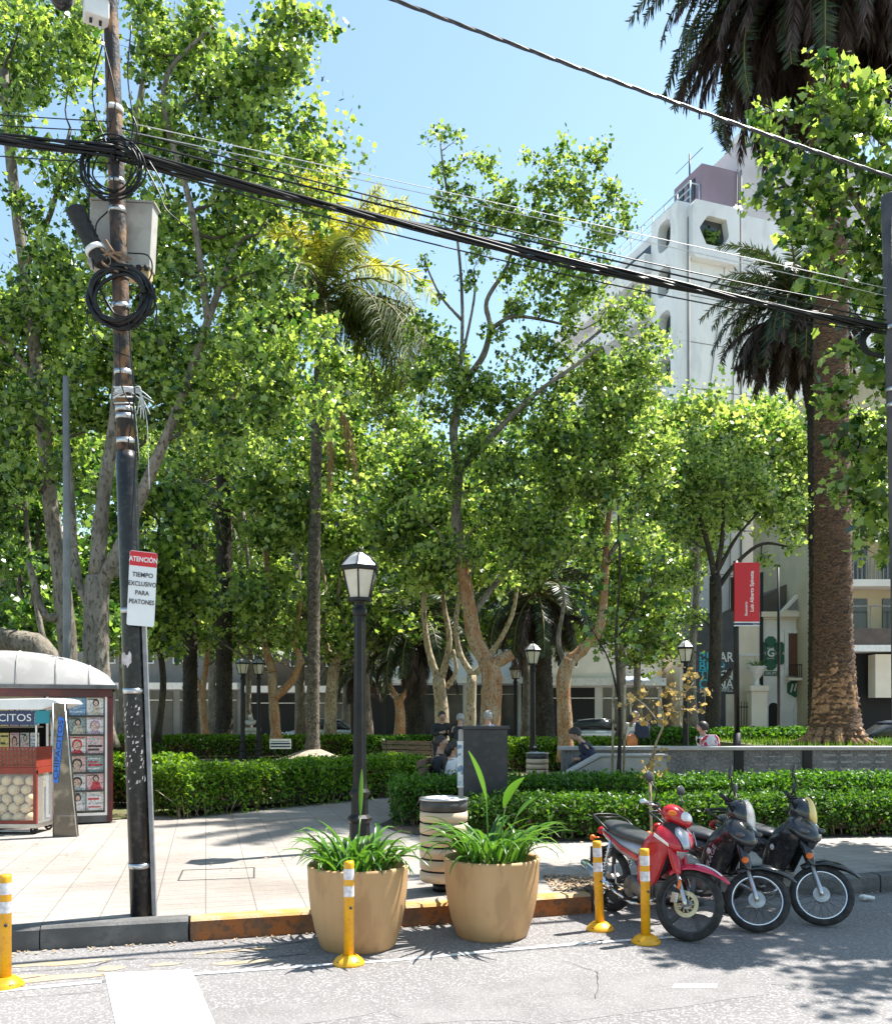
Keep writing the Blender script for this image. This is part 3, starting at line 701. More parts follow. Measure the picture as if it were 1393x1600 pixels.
for pts in ([(160,70),(145,130),(150,180),(178,250)],[(205,40),(200,120),(208,200),(190,250)],[(170,100),(168,180),(172,230),(180,300)],[(232,250),(250,280),(262,310)],[(140,230),(139,330),(142,380),(146,420)],[(208,620),(212,700),(205,830)],[(200,480),(205,560),(214,640)],[(150,440),(190,500),(240,480),(238,440)],[(155,450),(180,490),(235,492),(242,450)],[(228,262),(248,300),(262,330),(300,360)],[(182,235),(120,250),(108,275),(150,300),(176,318)],[(95,240),(140,225),(180,240)],[(210,470),(236,430),(232,400),(200,395)],[(168,330),(150,352),(152,395)],[(196,160),(214,200),(206,240)],[(150,470),(136,500),(160,540),(200,556)],[(205,505),(238,515),(244,478),(226,440)],[(160,60),(180,150),(172,200)],[(186,520),(190,600),(205,640),(200,700)]):
    wire(b, [P(x,y,PB.y-.11) for x, y in pts], .006)
b.build('cables', m_cable, r, True)
b = MB()
for pts in ([(150,385),(175,400),(200,420)],[(150,400),(190,395),(198,410)],[(165,375),(180,395),(205,405)],[(170,390),(160,410),(185,425)]):
    wire(b, [P(x,y,PB.y-.11) for x, y in pts], .01)
b.build('frayed_tape', mat('old_tape',(.25,.15,.09),(.12,.08,.05),scale=12,rough=.9), r, True)
# camera and white box at the top
r = empty('dome_camera', P(95,-8,PB.y-.15), 0, 'white dome surveillance camera at the top of the utility pole', 'camera')
b = MB(); b.lathe([(.03,.14),(.075,.12),(.10,.06),(.105,0),(.10,-.02)], n=28); b.build('housing', m_whitepaint, r)
b = MB(); b.sphere((0,0,-.02), .085, 20, 12); b.build('dome', mat('dome_dark',(.02,.02,.022),rough=.08), r)
b = MB(); b.tube([(0,0,.12),(.05,.02,.2),(.4,.12,.2)], .02, 8); b.build('arm', m_whitepaint, r)
r = empty('equipment_box', P(150,8,PB.y-.12), R(28), 'white equipment box strapped to the top of the utility pole', 'box')
b = MB(); b.box(-.09,.09,-.07,.07,-.12,.25); b.build('case', m_whitepaint, r, bevel=.008)
b = MB(); b.box(-.05,-.03,-.02,0,-.15,-.12); b.box(.02,.04,-.02,0,-.15,-.12); b.build('connector', m_blackm, r)
b = MB(); b.box(-.1,.1,-.08,.08,.02,.035); b.build('strap', m_alu, r)

# ---------------------------------------------------------------- right pole, mostly outside the frame
RY = 9.3
def rp(py): return P(1396-(900-py)*.03 if py < 900 else 1396, py, RY)+Vector((.09,0,0))
r = empty('utility_pole', (rp(1200).x,RY,PZ), 0, 'dark utility pole at the right edge where the cable bundle ends', 'utility pole')
pb = rp(900); b = MB(); b.tube([(pb.x+.03,RY,PZ),pb,rp(600),rp(306)], [.12,.115,.105,.098], 20); b.build('shaft', mat('pole_dark',(.06,.055,.06),(.10,.09,.09),scale=4,rough=.7,bump=.4,bscale=30), r, True)
for py in (610,634,514):
    b = MB(); q = rp(py); b.tube([q-Vector((0,0,.02)),q+Vector((0,0,.02))], .112, 20); b.build('band', m_alu, r, True)
b = MB(); random.seed(2)
for k in range(4):
    wire(b, [P(1376,505,RY-.1),P(1346+k*2,520+k*3,RY-.12),P(1348+k*3,548,RY-.12),P(1380,560-k*2,RY-.1)], .012)
b.build('cable_loop', m_cable, r, True)

# ---------------------------------------------------------------- overhead cables
def span(name, p0, p1, sag, rad, lb, m=m_cable, n=30, grp='overhead cables'):
    r = empty(name, p0, 0, lb, 'cable', grp); b = MB(); p0 = Vector(p0); p1 = Vector(p1)
    b.tube([p0.lerp(p1,i/n)-Vector((0,0,sag*4*(i/n)*(1-i/n))) for i in range(n+1)], rad, 6); b.build('cable', m, r, True); return r
def bundle(name, ends, lb, tw=5, rad=.016, n=40, spread=.03):
    r = empty(name, ends[0][0], 0, lb, 'cable bundle', 'overhead cables'); b = MB(); random.seed(len(lb))
    for k in range(tw):
        a0 = 2*math.pi*k/tw
        for (p0, p1, sag) in ends:
            p0 = Vector(p0); p1 = Vector(p1)
            b.tube([p0.lerp(p1,i/n)-Vector((0,0,sag*4*(i/n)*(1-i/n)))+Vector((0,math.cos(a0+i*.25),math.sin(a0+i*.25)))*spread*(1-.45*math.sin(i*.23+k*1.7)+.25*math.sin(i*.61+k)) for i in range(n+1)], rad, 6)
    b.build('strands', m_cable, r, True)
bundle('cable_bundle', [(P(182,238,PB.y-.1),P(1384,512,RY-.1),.06)], 'thick twisted black cable bundle running between the two poles', 8, .0105, 44, .028)
bundle('cable_bundle', [(P(-400,150,PB.y-.5),P(182,236,PB.y-.1),.05)], 'thick black cable bundle leaving the left pole towards the left edge', 7, .0105, 20, .028)
SP = [((185,215),(1384,500),.05,.008,'black cable just above the thick bundle'),((190,200),(1384,485),.09,.006,'thin black cable second above the thick bundle'),((200,205),(1384,462),-.02,.0035,'thin wire above the bundle ending in the right pole middle'),
      ((195,190),(1384,450),.0,.0035,'topmost thin pale wire between the two poles'),((185,250),(1384,522),.12,.006,'thin black cable hanging below the thick bundle')]
for i, (a, c, sg, rd, lb) in enumerate(SP): span('overhead_cable', P(*a,PB.y-.05), P(*c,RY-.1), sg, rd, lb, m_wirew if i in (2,3) else m_cable)
for i, (a, c, lb) in enumerate([((-300,150),(180,190),'upper thin wire between the left edge and the utility pole'),((-300,170),(180,205),'second thin wire between the left edge and the utility pole'),((-300,215),(180,255),'lowest thin wire between the left edge and the utility pole')]):
    span('overhead_cable', P(*a,PB.y-.4), P(*c,PB.y-.05), .02, .0042, lb)
r = empty('power_cable', P(500,-45,7.0), 0, 'thick grey twisted power cable crossing the sky to the upper right corner', 'cable', 'overhead cables')
b = MB(); n = 80; p0 = P(480,-52,7.0); p1 = P(1500,312,8.6)
for k in range(3):
    b.tube([p0.lerp(p1,i/n)-Vector((0,0,.16*(i/n)*(1-i/n)))+Vector((0,math.cos(2.1*k+i*.7),math.sin(2.1*k+i*.7)))*.009 for i in range(n+1)], .0085, 6)
b.build('strands', mat('cable_grey',(.035,.035,.04),(.07,.07,.075),scale=20,rough=.35), r, True)
b = MB(); 
for t in (.55,.57,): 
    q = p0.lerp(p1,t)-Vector((0,0,.04+.02)); b.tube([q,q-Vector((0,0,.05))], .006, 5)
b.build('tie', m_cable, r, True)
# ================================================================ trees
STAR = np.array([(math.cos(a)*r, math.sin(a)*r) for a, r in [(-1.57,.34),(-1.0,.52),(-.45,.86),(0.12,.62),(.62,.95),(1.10,.72),(1.57,1.08),(2.04,.72),(2.52,.95),(3.02,.62),(3.59,.86),(4.14,.52)]])*.5
KITE = np.array([(0,-.5),(.34,0),(0,.55),(-.34,0)])
LOBE = np.array([(0,-.45),(.42,-.28),(.26,.02),(.40,.28),(0,.58),(-.40,.28),(-.26,.02),(-.42,-.28)])
def leaf_array(pts, size, shape, rng, up=.55, var=.35, fold=0.0):
    N = len(pts); k = len(shape)
    n = rng.normal(size=(N,3)); n /= np.linalg.norm(n,axis=1)[:,None]; n += np.array([0,0,up]); n /= np.linalg.norm(n,axis=1)[:,None]
    a = rng.normal(size=(N,3))+np.array([0,0,-.5]); a -= n*np.sum(a*n,axis=1)[:,None]; a /= np.linalg.norm(a,axis=1)[:,None]
    bb = np.cross(n,a); s = size*(1+var*rng.normal(size=N)).clip(.45,1.7)
    x = shape[:,0][None,:]*s[:,None]; y = shape[:,1][None,:]*s[:,None]
    V = pts[:,None,:]+x[...,None]*bb[:,None,:]+y[...,None]*a[:,None,:]
    if fold: V = V-(np.abs(x)*fold)[...,None]*n[:,None,:]
    return V
def clump_points(clumps, dens, rng, tw=9):
    """leaves sit on short sprays inside every clump, so that clumps have dense and open spots"""
    out = []
    for (c, r) in clumps:
        n = max(12, int(dens*r*r)); t = max(4, int(tw*r*1.3))
        d = rng.normal(size=(t,3)); d /= np.linalg.norm(d,axis=1)[:,None]; d[:,2] *= .8
        e = d*(r*rng.uniform(.25,1.35,size=t))[:,None]
        i = rng.integers(0,t,size=n); f = rng.uniform(.35,1.08,size=n)
        out.append(np.array(c)[None,:]+e[i]*f[:,None]+rng.normal(size=(n,3))*.17*r**.5+np.array([0,0,-.05]))
    return np.concatenate(out)
DM, NM = 1.3, 1.5
def tree(name, label, group, limbs, clumps, masses, leaf, bark, size=.16, dens=300, shape=STAR, seed=1, ntube=10, twig=.035, base=None, cat='tree', crown_name='crown', up=.22, bark2=None, nb=99):
    dens *= DM
    rng = np.random.default_rng(seed); random.seed(seed)
    bark2 = bark2 or m_twig
    if shape is STAR and size > .15: size *= .62; dens *= 2.9
    if shape is LOBE and size > .15: size *= .8; dens *= 1.6
    L = []
    for pts, r0, r1 in limbs:
        L.append(([P(*p) for p in pts], r0, r1))
    if base is None: base = L[0][0][0].copy(); base.z = PZ
    root = empty(name, base, 0, label, cat, group)
    b = MB(); samp = []
    for li, (pts, r0, r1) in enumerate(L):
        # refine with Catmull-Rom and a little wobble
        p = [pts[0]*2-pts[1]]+pts+[pts[-1]*2-pts[-2]]; q = []
        for i in range(1,len(p)-2):
            for j in range(5):
                t = j/5; a,b0,c,d = p[i-1],p[i],p[i+1],p[i+2]
                q.append(.5*((2*b0)+(-a+c)*t+(2*a-5*b0+4*c-d)*t*t+(-a+3*b0-3*c+d)*t**3))
        q.append(pts[-1]); m = len(q)
        rad = [(r0+(r1-r0)*(i/(m-1))**.8)*random.uniform(.94,1.07) for i in range(m)]
        if L[0][0] is pts: rad[0] *= 1.3; rad[1] *= 1.1
        b.tube(q, rad, ntube, 1 if (bark2 and li >= nb) else 0)
        samp += [(q[i], rad[i]) for i in range(2, m)]
    C = [(P(px,py,Y), r) for px,py,Y,r in clumps]
    for (cx,cy,rx,ry,Y,dY,n,r) in masses:
        for _ in range(int(n*NM)):
            d = rng.normal(size=3); d /= np.linalg.norm(d); k = rng.uniform(.15,1)**.5
            C.append((P(cx+rx*d[0]*k, cy+ry*d[1]*k, Y+dY*d[2]*k), r*rng.uniform(.7,1.25)))
    # branches grow from the limbs towards the clumps, each new one may fork from an earlier one
    L0 = np.array([tuple(s[0]) for s in samp]); C.sort(key=lambda c: float(np.min(np.linalg.norm(L0-np.array(c[0]),axis=1))))
    SP = list(L0)
    for c, r in C:
        A = np.array(SP); dv = A-np.array(c); hd = np.hypot(dv[:,0],dv[:,1]); dist = np.linalg.norm(dv,axis=1)+np.maximum(0,dv[:,2]+.55*hd)*1.6
        i = int(np.argmin(dist)); s, ra = samp[i]; ln = (c-s).length; rr = max(.006,min(ra*.68, twig*.75+.006*ln))
        J = lambda k: Vector((random.gauss(0,1),random.gauss(0,1),random.gauss(0,.6)))*ln*k
        mid = s.lerp(c,.5)+J(.07)+Vector((0,0,-.05*ln)); q = [s, s.lerp(mid,.5)+J(.035), mid, mid.lerp(c,.5)+J(.035), c]
        rd = [rr,rr*.86,rr*.7,rr*.5,rr*.28]; b.tube(q, rd, 6, 1 if bark2 else 0)
        for p_, r_ in zip(q[1:], rd[1:]): SP.append(np.array(p_)); samp.append((p_, r_))
        for _ in range(3):
            e = c+Vector(rng.normal(size=3))*r*.6; m_ = q[3].lerp(e,.5)+J(.03); b.tube([q[3], m_, e], [rr*.3,rr*.2,rr*.08], 4, 1 if bark2 else 0)
    b.build('trunk', [bark, bark2] if bark2 else bark, root, True, fixn=False)
    pts = clump_points(C, dens, rng)
    npmesh(crown_name, leaf_array(pts, size, shape, rng, up, .45), len(shape), leaf, root)
    return root
GT = 'plane trees of the plaza'
# --- left: two big planes behind the kiosk
tree('plane_tree', 'big many stemmed plane tree behind the kiosk, its crown filling the upper left', GT,
  [([(158,1170,16),(152,1090,16),(150,1000,16),(152,900,16)],.27,.20),([(152,900,16),(160,790,16),(183,620,16.2),(190,450,16.4),(205,250,16.6),(235,60,16.8)],.15,.05),
   ([(155,920,16),(190,850,15.8),(235,740,15.7),(285,620,15.6),(325,500,15.6),(365,390,15.5)],.14,.05),([(150,960,16),(120,900,16.2),(110,760,16.5),(100,640,16.8)],.10,.05),
   ([(325,500,15.6),(300,330,15.6),(255,140,15.6),(330,40,15.7)],.07,.03),([(155,890,16),(195,880,16.4),(215,700,16.8)],.09,.04)],
  [(480,40,15.5,.55),(430,30,15.5,.7),(505,30,15.5,.35),(455,110,15.5,.5),(475,190,15.5,.5),(490,250,15.5,.55),(505,225,15.6,.35),(465,300,15.5,.55),(500,320,15.5,.4),(400,120,15.6,.75),(400,220,15.6,.8),(330,140,15.8,.8),(330,40,16,.9),(290,230,16,.8),(420,330,15.6,.7),(360,300,15.8,.8),(410,420,15.5,.7),(345,420,15.7,.8),(440,480,15.6,.55),(390,540,15.6,.65),(280,500,15.8,.7),(240,330,16,.7),(250,90,16,.75),(230,10,16,.9),(270,420,15.7,.7),(300,600,15.5,.6),(250,560,15.8,.7),(455,600,15.3,.5),(395,630,15.3,.6),(500,500,15.3,.4)],
  [(330,230,190,230,17,1.6,22,.7),(250,520,190,170,17,1.5,16,.7),(400,600,130,110,15.4,.8,8,.5),(480,575,75,70,19,1,8,.5)], m_leaf_l, m_bark_g, .165, 250, STAR, 3)
tree('plane_tree', 'tall grey stemmed plane tree at the far left above the kiosk roof', GT,
  [([(100,1160,17.5),(108,1060,17.5),(98,930,17.5),(78,780,17.5),(62,610,17.5),(38,420,17.5),(18,260,17.5),(6,110,17.5)],.21,.08),([(100,960,17.5),(70,960,17.3),(45,880,17.4)],.1,.06),([(38,420,17.5),(80,330,17.2),(110,200,17)],.07,.03),([(62,610,17.5),(30,560,17.3),(-30,500,17)],.07,.03)],
  [(30,40,17,.8),(90,60,17,.5),(120,20,17,.55),(60,250,16.8,.5),(110,270,16.8,.7),(140,330,16.8,.6),(20,180,17,.6),(30,330,16.8,.55),(90,400,16.8,.8),(20,470,16.8,.9),(110,510,16.8,.8),(40,620,16.8,.8),(130,640,16.8,.7),(20,730,16.8,.7),(90,720,16.8,.5),(110,120,17,.45),(150,200,17,.4),(60,120,17,.5)],
  [(60,560,120,160,18.5,1.4,16,.8),(40,60,130,90,18.5,1.2,10,.7)], m_leaf_l, m_bark_g, .17, 250, STAR, 5)
tree('plane_tree', 'thick brown slanting plane trunk at the left edge just above the kiosk roof', GT,
  [([(80,1050,18.5),(60,1012,18.5),(25,1003,18.5),(-20,990,18.5),(-60,930,18.5)],.28,.24),([(75,1030,18.5),(58,950,18.6),(40,800,18.8),(48,650,19)],.07,.04),([(-60,930,18.5),(-70,700,18.6)],.2,.1)],
  [(-20,860,18,.8),(40,880,18.4,.5),(50,760,18.6,.6)], [(-20,760,70,100,19,1,8,.8)], m_leaf_d, m_bark_g, .17, 240, STAR, 8, base=P(80,1050,18.5).xy.to_3d()+Vector((0,0,PZ)))
# --- the central plane with the orange trunk
tree('plane_tree', 'central plane tree with a bright orange pollarded trunk and a tall open crown', GT,
  [([(764,1185,22),(766,1120,22),(768,1060,22),(762,1030,22)],.28,.26),([(764,1040,22),(742,1000,22),(733,950,21.9),(722,880,21.8)],.22,.15),
   ([(766,1042,22),(785,1030,21.9),(800,1022,21.9)],.17,.13),([(722,880,21.8),(712,800,21.8),(716,740,21.8),(708,680,21.8),(714,640,21.9)],.15,.10),([(735,965,22),(760,930,22),(800,880,22.2),(845,830,22.4),(890,790,22.6)],.09,.035),
   ([(714,640,21.9),(725,600,21.9),(755,555,22),(765,510,22),(760,470,22),(790,420,22),(800,390,22)],.11,.035),([(765,515,22),(800,495,22),(850,500,22.2),(910,515,22.4)],.06,.025),
   ([(714,640,21.9),(720,560,21.8),(722,480,21.8),(715,380,21.8),(695,280,21.8),(688,225,21.8)],.06,.02),([(716,585,21.9),(740,470,21.8),(740,420,21.8)],.045,.02),([(721,500,21.8),(690,465,21.8),(670,425,21.8),(664,405,21.8)],.04,.015),
   ([(716,735,21.8),(760,690,21.6),(830,620,21.5),(900,570,21.5),(940,540,21.5)],.10,.03),([(722,880,21.8),(700,850,21.6),(672,820,21.5)],.05,.02)],
  [(688,215,21.8,.38),(715,215,21.8,.22),(690,265,21.8,.42),(735,245,21.8,.4),(720,300,21.8,.55),(765,270,21.8,.45),(680,310,21.8,.35),(770,330,21.8,.6),(740,350,21.8,.5),(690,350,21.8,.3),(830,245,21.8,.35),(872,225,21.8,.3),(905,240,21.8,.55),(935,250,21.8,.4),(860,270,21.8,.55),(915,300,21.8,.7),(955,290,21.8,.35),(965,330,21.8,.5),(980,350,21.8,.3),(870,340,21.8,.75),(930,370,21.8,.6),(820,360,21.8,.5),(800,310,21.8,.5),(840,300,21.8,.5),(890,410,22,.6),(840,420,22,.5),(790,430,22,.45),(945,420,22,.4),(730,440,21.8,.35),(750,400,21.8,.35),
   (664,408,21.8,.25),(655,440,21.8,.22),(680,460,21.8,.22),(650,500,21.8,.4),(680,510,21.8,.45),(640,520,21.8,.25),(700,540,21.8,.4),(680,560,21.8,.4),(720,590,21.8,.35),(850,470,22,.5),(800,480,22,.35),(900,460,22,.45),(820,540,22,.35),(870,540,22,.45),(780,620,21.6,.6),(690,640,21.6,.6),(740,690,21.4,.7),(850,660,21.3,.8),(800,720,21.2,.8),(700,740,21.2,.6),(880,740,21.2,.8),(760,800,21.2,.6),(830,800,21.2,.7),(660,700,21.4,.6),(650,790,21.4,.7),(690,850,21.4,.6),(800,870,21.2,.6),(870,850,21.2,.7),(745,870,21.2,.4)],
  [(800,750,150,140,22.5,1.5,16,.7),(880,440,85,80,22,.8,10,.38),(690,580,60,55,21.8,.7,7,.38),(810,600,130,50,22,.9,10,.45),(760,340,85,60,21.8,.7,6,.36),(890,300,70,60,21.8,.7,5,.36),(850,540,90,50,22,.8,6,.36)], m_leaf_l, m_bark_o, .165, 235, STAR, 13, bark2=m_bark_g, nb=3)
# --- right of it
tree('plane_tree', 'plane tree with a leaning pale orange trunk behind the man in the dark suit', GT,
  [([(884,1190,23),(882,1130,23),(880,1060,23),(890,1030,23)],.21,.18),([(890,1032,23),(915,1010,22.9),(938,975,22.8),(945,900,22.8),(948,830,22.8),(960,740,22.6)],.16,.06),([(884,1042,23),(872,1000,23.2),(880,930,23.4),(850,870,23.4)],.08,.03),([(945,880,22.8),(990,800,22.6),(1010,700,22.4)],.07,.03)],
  [(1005,470,22.2,.55),(1020,520,22.2,.6),(960,500,22.2,.6),(985,560,22.2,.75),(920,570,22.2,.7),(940,620,22,.8),(1010,620,22,.8),(880,600,22,.5),(960,690,22,.8),(1030,580,22.2,.4),(900,690,22,.7),(1020,700,22,.7),(960,770,22,.7),(1000,840,22,.6),(920,850,22,.6)],
  [(960,680,100,150,23,1.4,18,.7)], m_leaf_b, m_bark_o, .165, 245, STAR, 17, bark2=m_bark_g, nb=2)
tree('plane_tree', 'slim forked plane tree directly left of the orange trunk', GT,
  [([(733,1190,26),(735,1120,26),(737,1055,26)],.18,.15),([(737,1055,26),(718,1020,26),(712,970,26),(722,900,26),(715,830,26)],.11,.05),([(737,1058,26),(765,1025,26.3),(800,960,26.6),(810,880,26.6)],.11,.05)],
  [], [(720,850,110,80,26,1.2,14,.8),(620,830,60,80,27,1.2,7,.7)], m_leaf_b, m_bark_p, .17, 190, LOBE, 19)
tree('plane_tree', 'twisted plane tree with a reddish double trunk beside the dark drooping palm', GT,
  [([(688,1185,27),(690,1120,27),(685,1060,27)],.26,.2),([(685,1065,27),(668,1010,27),(662,940,27),(672,860,27)],.13,.06),([(690,1060,27),(702,1000,27),(692,930,27),(705,860,27)],.12,.05),([(697,1075,27),(712,1050,27),(708,1015,27)],.09,.05)],
  [], [(665,780,90,90,27,1.3,14,.85)], m_leaf_l, m_bark_p, .17, 190, LOBE, 23)
# --- left background planes
BG = [('plane tree with a pale V shaped trunk between dark palm and queen palm', [([(432,1160,31),(428,1110,31),(425,1050,31)],.2,.16),([(425,1050,31),(415,1000,31),(418,900,31),(405,800,31)],.16,.07),([(428,1090,31),(455,1065,31),(468,1030,31),(460,1000,31),(472,930,31)],.17,.08)], [(430,760,110,150,31,2,22,1.0)], m_leaf_b, m_bark_o),
      ('plane tree with twin stems just right of the queen palm', [([(515,1160,33),(518,1080,33),(522,1040,33)],.24,.2),([(522,1040,33),(505,990,33),(508,920,33),(495,850,33)],.14,.06),([(522,1045,33),(540,990,33),(528,930,33),(545,860,33)],.14,.06)], [(540,770,100,130,33,2,20,1.0)], m_leaf_l, m_bark_p),
      ('plane tree with thin dark stems left of the two dark palm trunks', [([(245,1160,27),(255,1060,27),(240,950,27),(250,820,27)],.12,.06)], [(235,830,90,150,27,1.6,18,.9)], m_leaf_l, m_bark_k),
      ('slender plane tree between the two dark palm trunks', [([(322,1160,38),(316,1090,38),(325,1000,38),(318,860,38)],.18,.08),([(316,1080,38),(300,1040,38),(292,960,38)],.12,.06)], [(330,780,110,170,38,2,22,1.15)], m_leaf_b, m_bark_o),
      ('small plane tree with an orange trunk in the far middle distance', [([(622,1170,40),(625,1120,40),(622,1090,40)],.28,.2),([(622,1095,40),(605,1060,40),(600,1000,40)],.14,.07),([(625,1095,40),(645,1060,40),(650,1010,40)],.14,.07)], [(600,880,90,90,40,2,18,1.1)], m_leaf_l, m_bark_o),
      ('background plane tree above the kiosk roof with fine upright stems', [([(30,1120,23),(45,1000,23),(60,850,23),(50,700,23)],.13,.06),([(45,1000,23),(20,860,23),(-10,740,23)],.09,.04)], [(70,800,120,150,23,1.5,20,.8)], m_leaf_d, m_bark_g),
      ('background plane tree with a bright crown right behind the utility pole', [([(390,1150,35),(388,1080,35),(392,950,35),(380,800,35)],.14,.07)], [(380,930,100,60,35,2,12,.9),(200,930,120,70,33,2,14,.9)], m_leaf_l, m_bark_g),
      ('pale leaved plane tree in the gap above the red sign', [([(1085,1160,34),(1080,1050,34),(1088,900,34),(1080,780,34)],.2,.09)], [(1085,720,100,140,34,2,26,1.05)], m_leaf_b, m_bark_g),
      ('pale leaved plane tree in front of the tall white block beside the palm', [([(1292,1150,36),(1275,900,36),(1240,750,36)],.2,.09)], [(1190,690,90,110,36,2,22,1.05),(1240,790,50,50,36,2,7,.9),(1370,740,60,110,37,2,16,.9)], m_leaf_b, m_bark_g),
      ('background plane tree filling the gap above the monolith', [([(820,1165,36),(822,1050,36),(815,900,36)],.2,.1)], [(800,800,130,120,36,2,24,1.05)], m_leaf_l, m_bark_g),
      ('background plane tree behind the sapling stakes', [([(1000,1160,38),(995,1050,38),(1005,900,38)],.2,.1)], [(1000,900,90,110,38,2,20,1.05)], m_leaf_l, m_bark_g),
      ('tall background plane tree below the sky gap behind the queen palm crown', [([(575,1160,42),(570,1000,42),(585,800,42)],.25,.12)], [(575,650,90,110,42,2.5,24,1.2)], m_leaf_b, m_bark_g),
      ('distant plane tree filling the gap left of the central trunk', [([(640,1160,50),(642,1000,50),(640,800,50)],.25,.12)], [(640,800,80,150,50,2.5,24,1.25)], m_leaf_b, m_bark_g),
      ('distant plane tree between the central trunk and the leaning orange trunk', [([(830,1160,50),(828,1000,50),(835,800,50)],.25,.12)], [(840,780,120,170,50,2.5,30,1.25)], m_leaf_d, m_bark_g),
      ('distant plane tree below the white tower balconies', [([(970,1160,48),(972,1000,48),(975,800,48)],.25,.12)], [(980,760,100,180,48,2.5,30,1.25)], m_leaf_l, m_bark_g),
      ('distant plane tree behind the utility pole', [([(190,1160,48),(192,1000,48),(195,800,48)],.25,.12)], [(190,800,130,190,48,2.5,34,1.3)], m_leaf_b, m_bark_g),
      ('distant plane tree behind the two dark palm trunks', [([(330,1160,50),(332,1000,50),(335,800,50)],.25,.12)], [(330,820,110,170,50,2.5,30,1.3)], m_leaf_l, m_bark_g),
      ('distant plane tree above the roof of the kiosk', [([(40,1160,46),(42,1000,46),(40,800,46)],.25,.12)], [(30,850,100,170,46,2.5,26,1.3)], m_leaf_d, m_bark_g),
      ('distant plane tree behind the front lantern', [([(540,1160,52),(542,1000,52),(545,800,52)],.25,.12)], [(530,860,110,140,52,2.5,30,1.3)], m_leaf_l, m_bark_g),
      ('tall background plane tree at the left edge of the palm crown', [([(470,1160,44),(465,900,44),(460,700,44)],.25,.12)], [(440,640,120,130,44,2.5,24,1.2)], m_leaf_d, m_bark_g)]
LOW = {}
for i, (lb, limbs, masses, lf, bk) in enumerate(BG):
    m0 = masses[0]; masses = masses+[(m0[0]+(i*37%50-25), 958+(i*23%40-10), m0[2]*1.2, 55, m0[4], m0[5], (15 if m0[4] < 45 else 20) if m0[0] < 1040 else 0, m0[7]*.75)]
    tree('plane_tree', lb, GT, limbs, [], masses, lf, bk, .18, 150, LOBE, 40+i, 8, .05, bark2=m_bark_g, nb=3)
# --- dark tree in front of the library banner
tree('plane_tree', 'dark trunked plane tree standing in front of the grey library banner', GT,
  [([(1112,1160,27),(1114,1090,27),(1118,1000,27),(1117,900,27)],.24,.17),([(1117,905,27),(1105,850,27),(1085,790,27),(1060,760,27)],.11,.04),([(1117,905,27),(1128,840,27),(1130,760,27)],.11,.04),([(1120,920,27),(1150,880,27),(1190,850,27),(1235,855,27)],.09,.03),([(1114,1075,27),(1135,1055,27),(1142,1045,27)],.1,.06),([(1122,890,27),(1150,840,27),(1185,800,27)],.07,.03)],
  [(1060,900,27,.7),(1075,960,27,.5),(1050,830,27,.7),(1095,820,27,.6),(1190,870,27,.45),(1235,850,27,.4),(1150,800,27,.5),(1060,1000,27,.45),(1240,790,27,.6),(1180,760,27,.6),(1120,740,27,.8)], [(1110,740,90,60,27.5,1.4,12,.75)], m_leaf_b, m_bark_k, .17, 215, STAR, 71)
# --- near plane tree whose branches come in from the right edge
tree('plane_tree', 'near plane tree whose leafy branches reach in from the right edge', GT,
  [([(1640,1500,11),(1630,1200,11),(1600,900,11),(1560,600,11),(1500,350,11),(1430,180,11)],.28,.1),([(1560,600,11),(1460,480,11),(1370,360,11),(1290,230,11),(1285,110,11)],.10,.03),([(1600,900,11),(1500,790,11),(1420,720,11),(1340,700,11)],.1,.03),([(1540,500,11),(1400,420,11),(1280,330,11),(1200,270,11)],.06,.02),([(1500,400,11),(1420,280,11),(1340,190,11),(1210,180,11)],.06,.02)],
  [(1285,85,10.8,.2),(1300,110,10.8,.2),(1278,135,10.8,.22),(1295,165,10.8,.25),(1250,170,10.8,.22),(1195,170,10.8,.16),(1205,205,10.8,.2),(1182,180,10.8,.12),(1330,140,10.8,.28),(1375,125,10.8,.2),(1340,190,10.8,.34),(1385,180,10.8,.3),(1290,210,10.8,.34),(1230,235,10.8,.28),(1200,290,10.8,.22),(1215,325,10.8,.22),(1180,300,10.8,.14),(1260,270,10.8,.34),(1320,255,10.8,.36),(1380,250,10.8,.34),(1300,310,10.8,.34),(1250,345,10.8,.25),(1360,320,10.8,.36),(1280,375,10.8,.3),(1330,390,10.8,.34),(1380,400,10.8,.3),(1350,450,10.8,.32),(1300,430,10.8,.26),(1265,440,10.8,.18),
   (1350,560,10.8,.28),(1330,610,10.8,.28),(1375,610,10.8,.3),(1295,620,10.8,.2),(1350,660,10.8,.28),(1385,690,10.8,.3),(1315,690,10.8,.22),(1340,740,10.8,.25),(1300,760,10.8,.15),(1380,760,10.8,.28),(1320,770,10.8,.16),(1310,545,10.8,.18),(1390,520,10.8,.25),(1360,810,10.8,.2),(1388,830,10.8,.22),(1345,850,10.8,.14),(1380,870,10.8,.14),(1370,790,10.8,.2)],
  [(1520,420,130,260,11,1.0,30,.5),(1520,760,100,120,11,1,10,.45),(1650,500,160,300,9.6,1.2,16,.55),(1660,330,210,210,8.3,1.2,9,.5)], m_leaf_l, m_bark_g, .115, 800, STAR, 77)
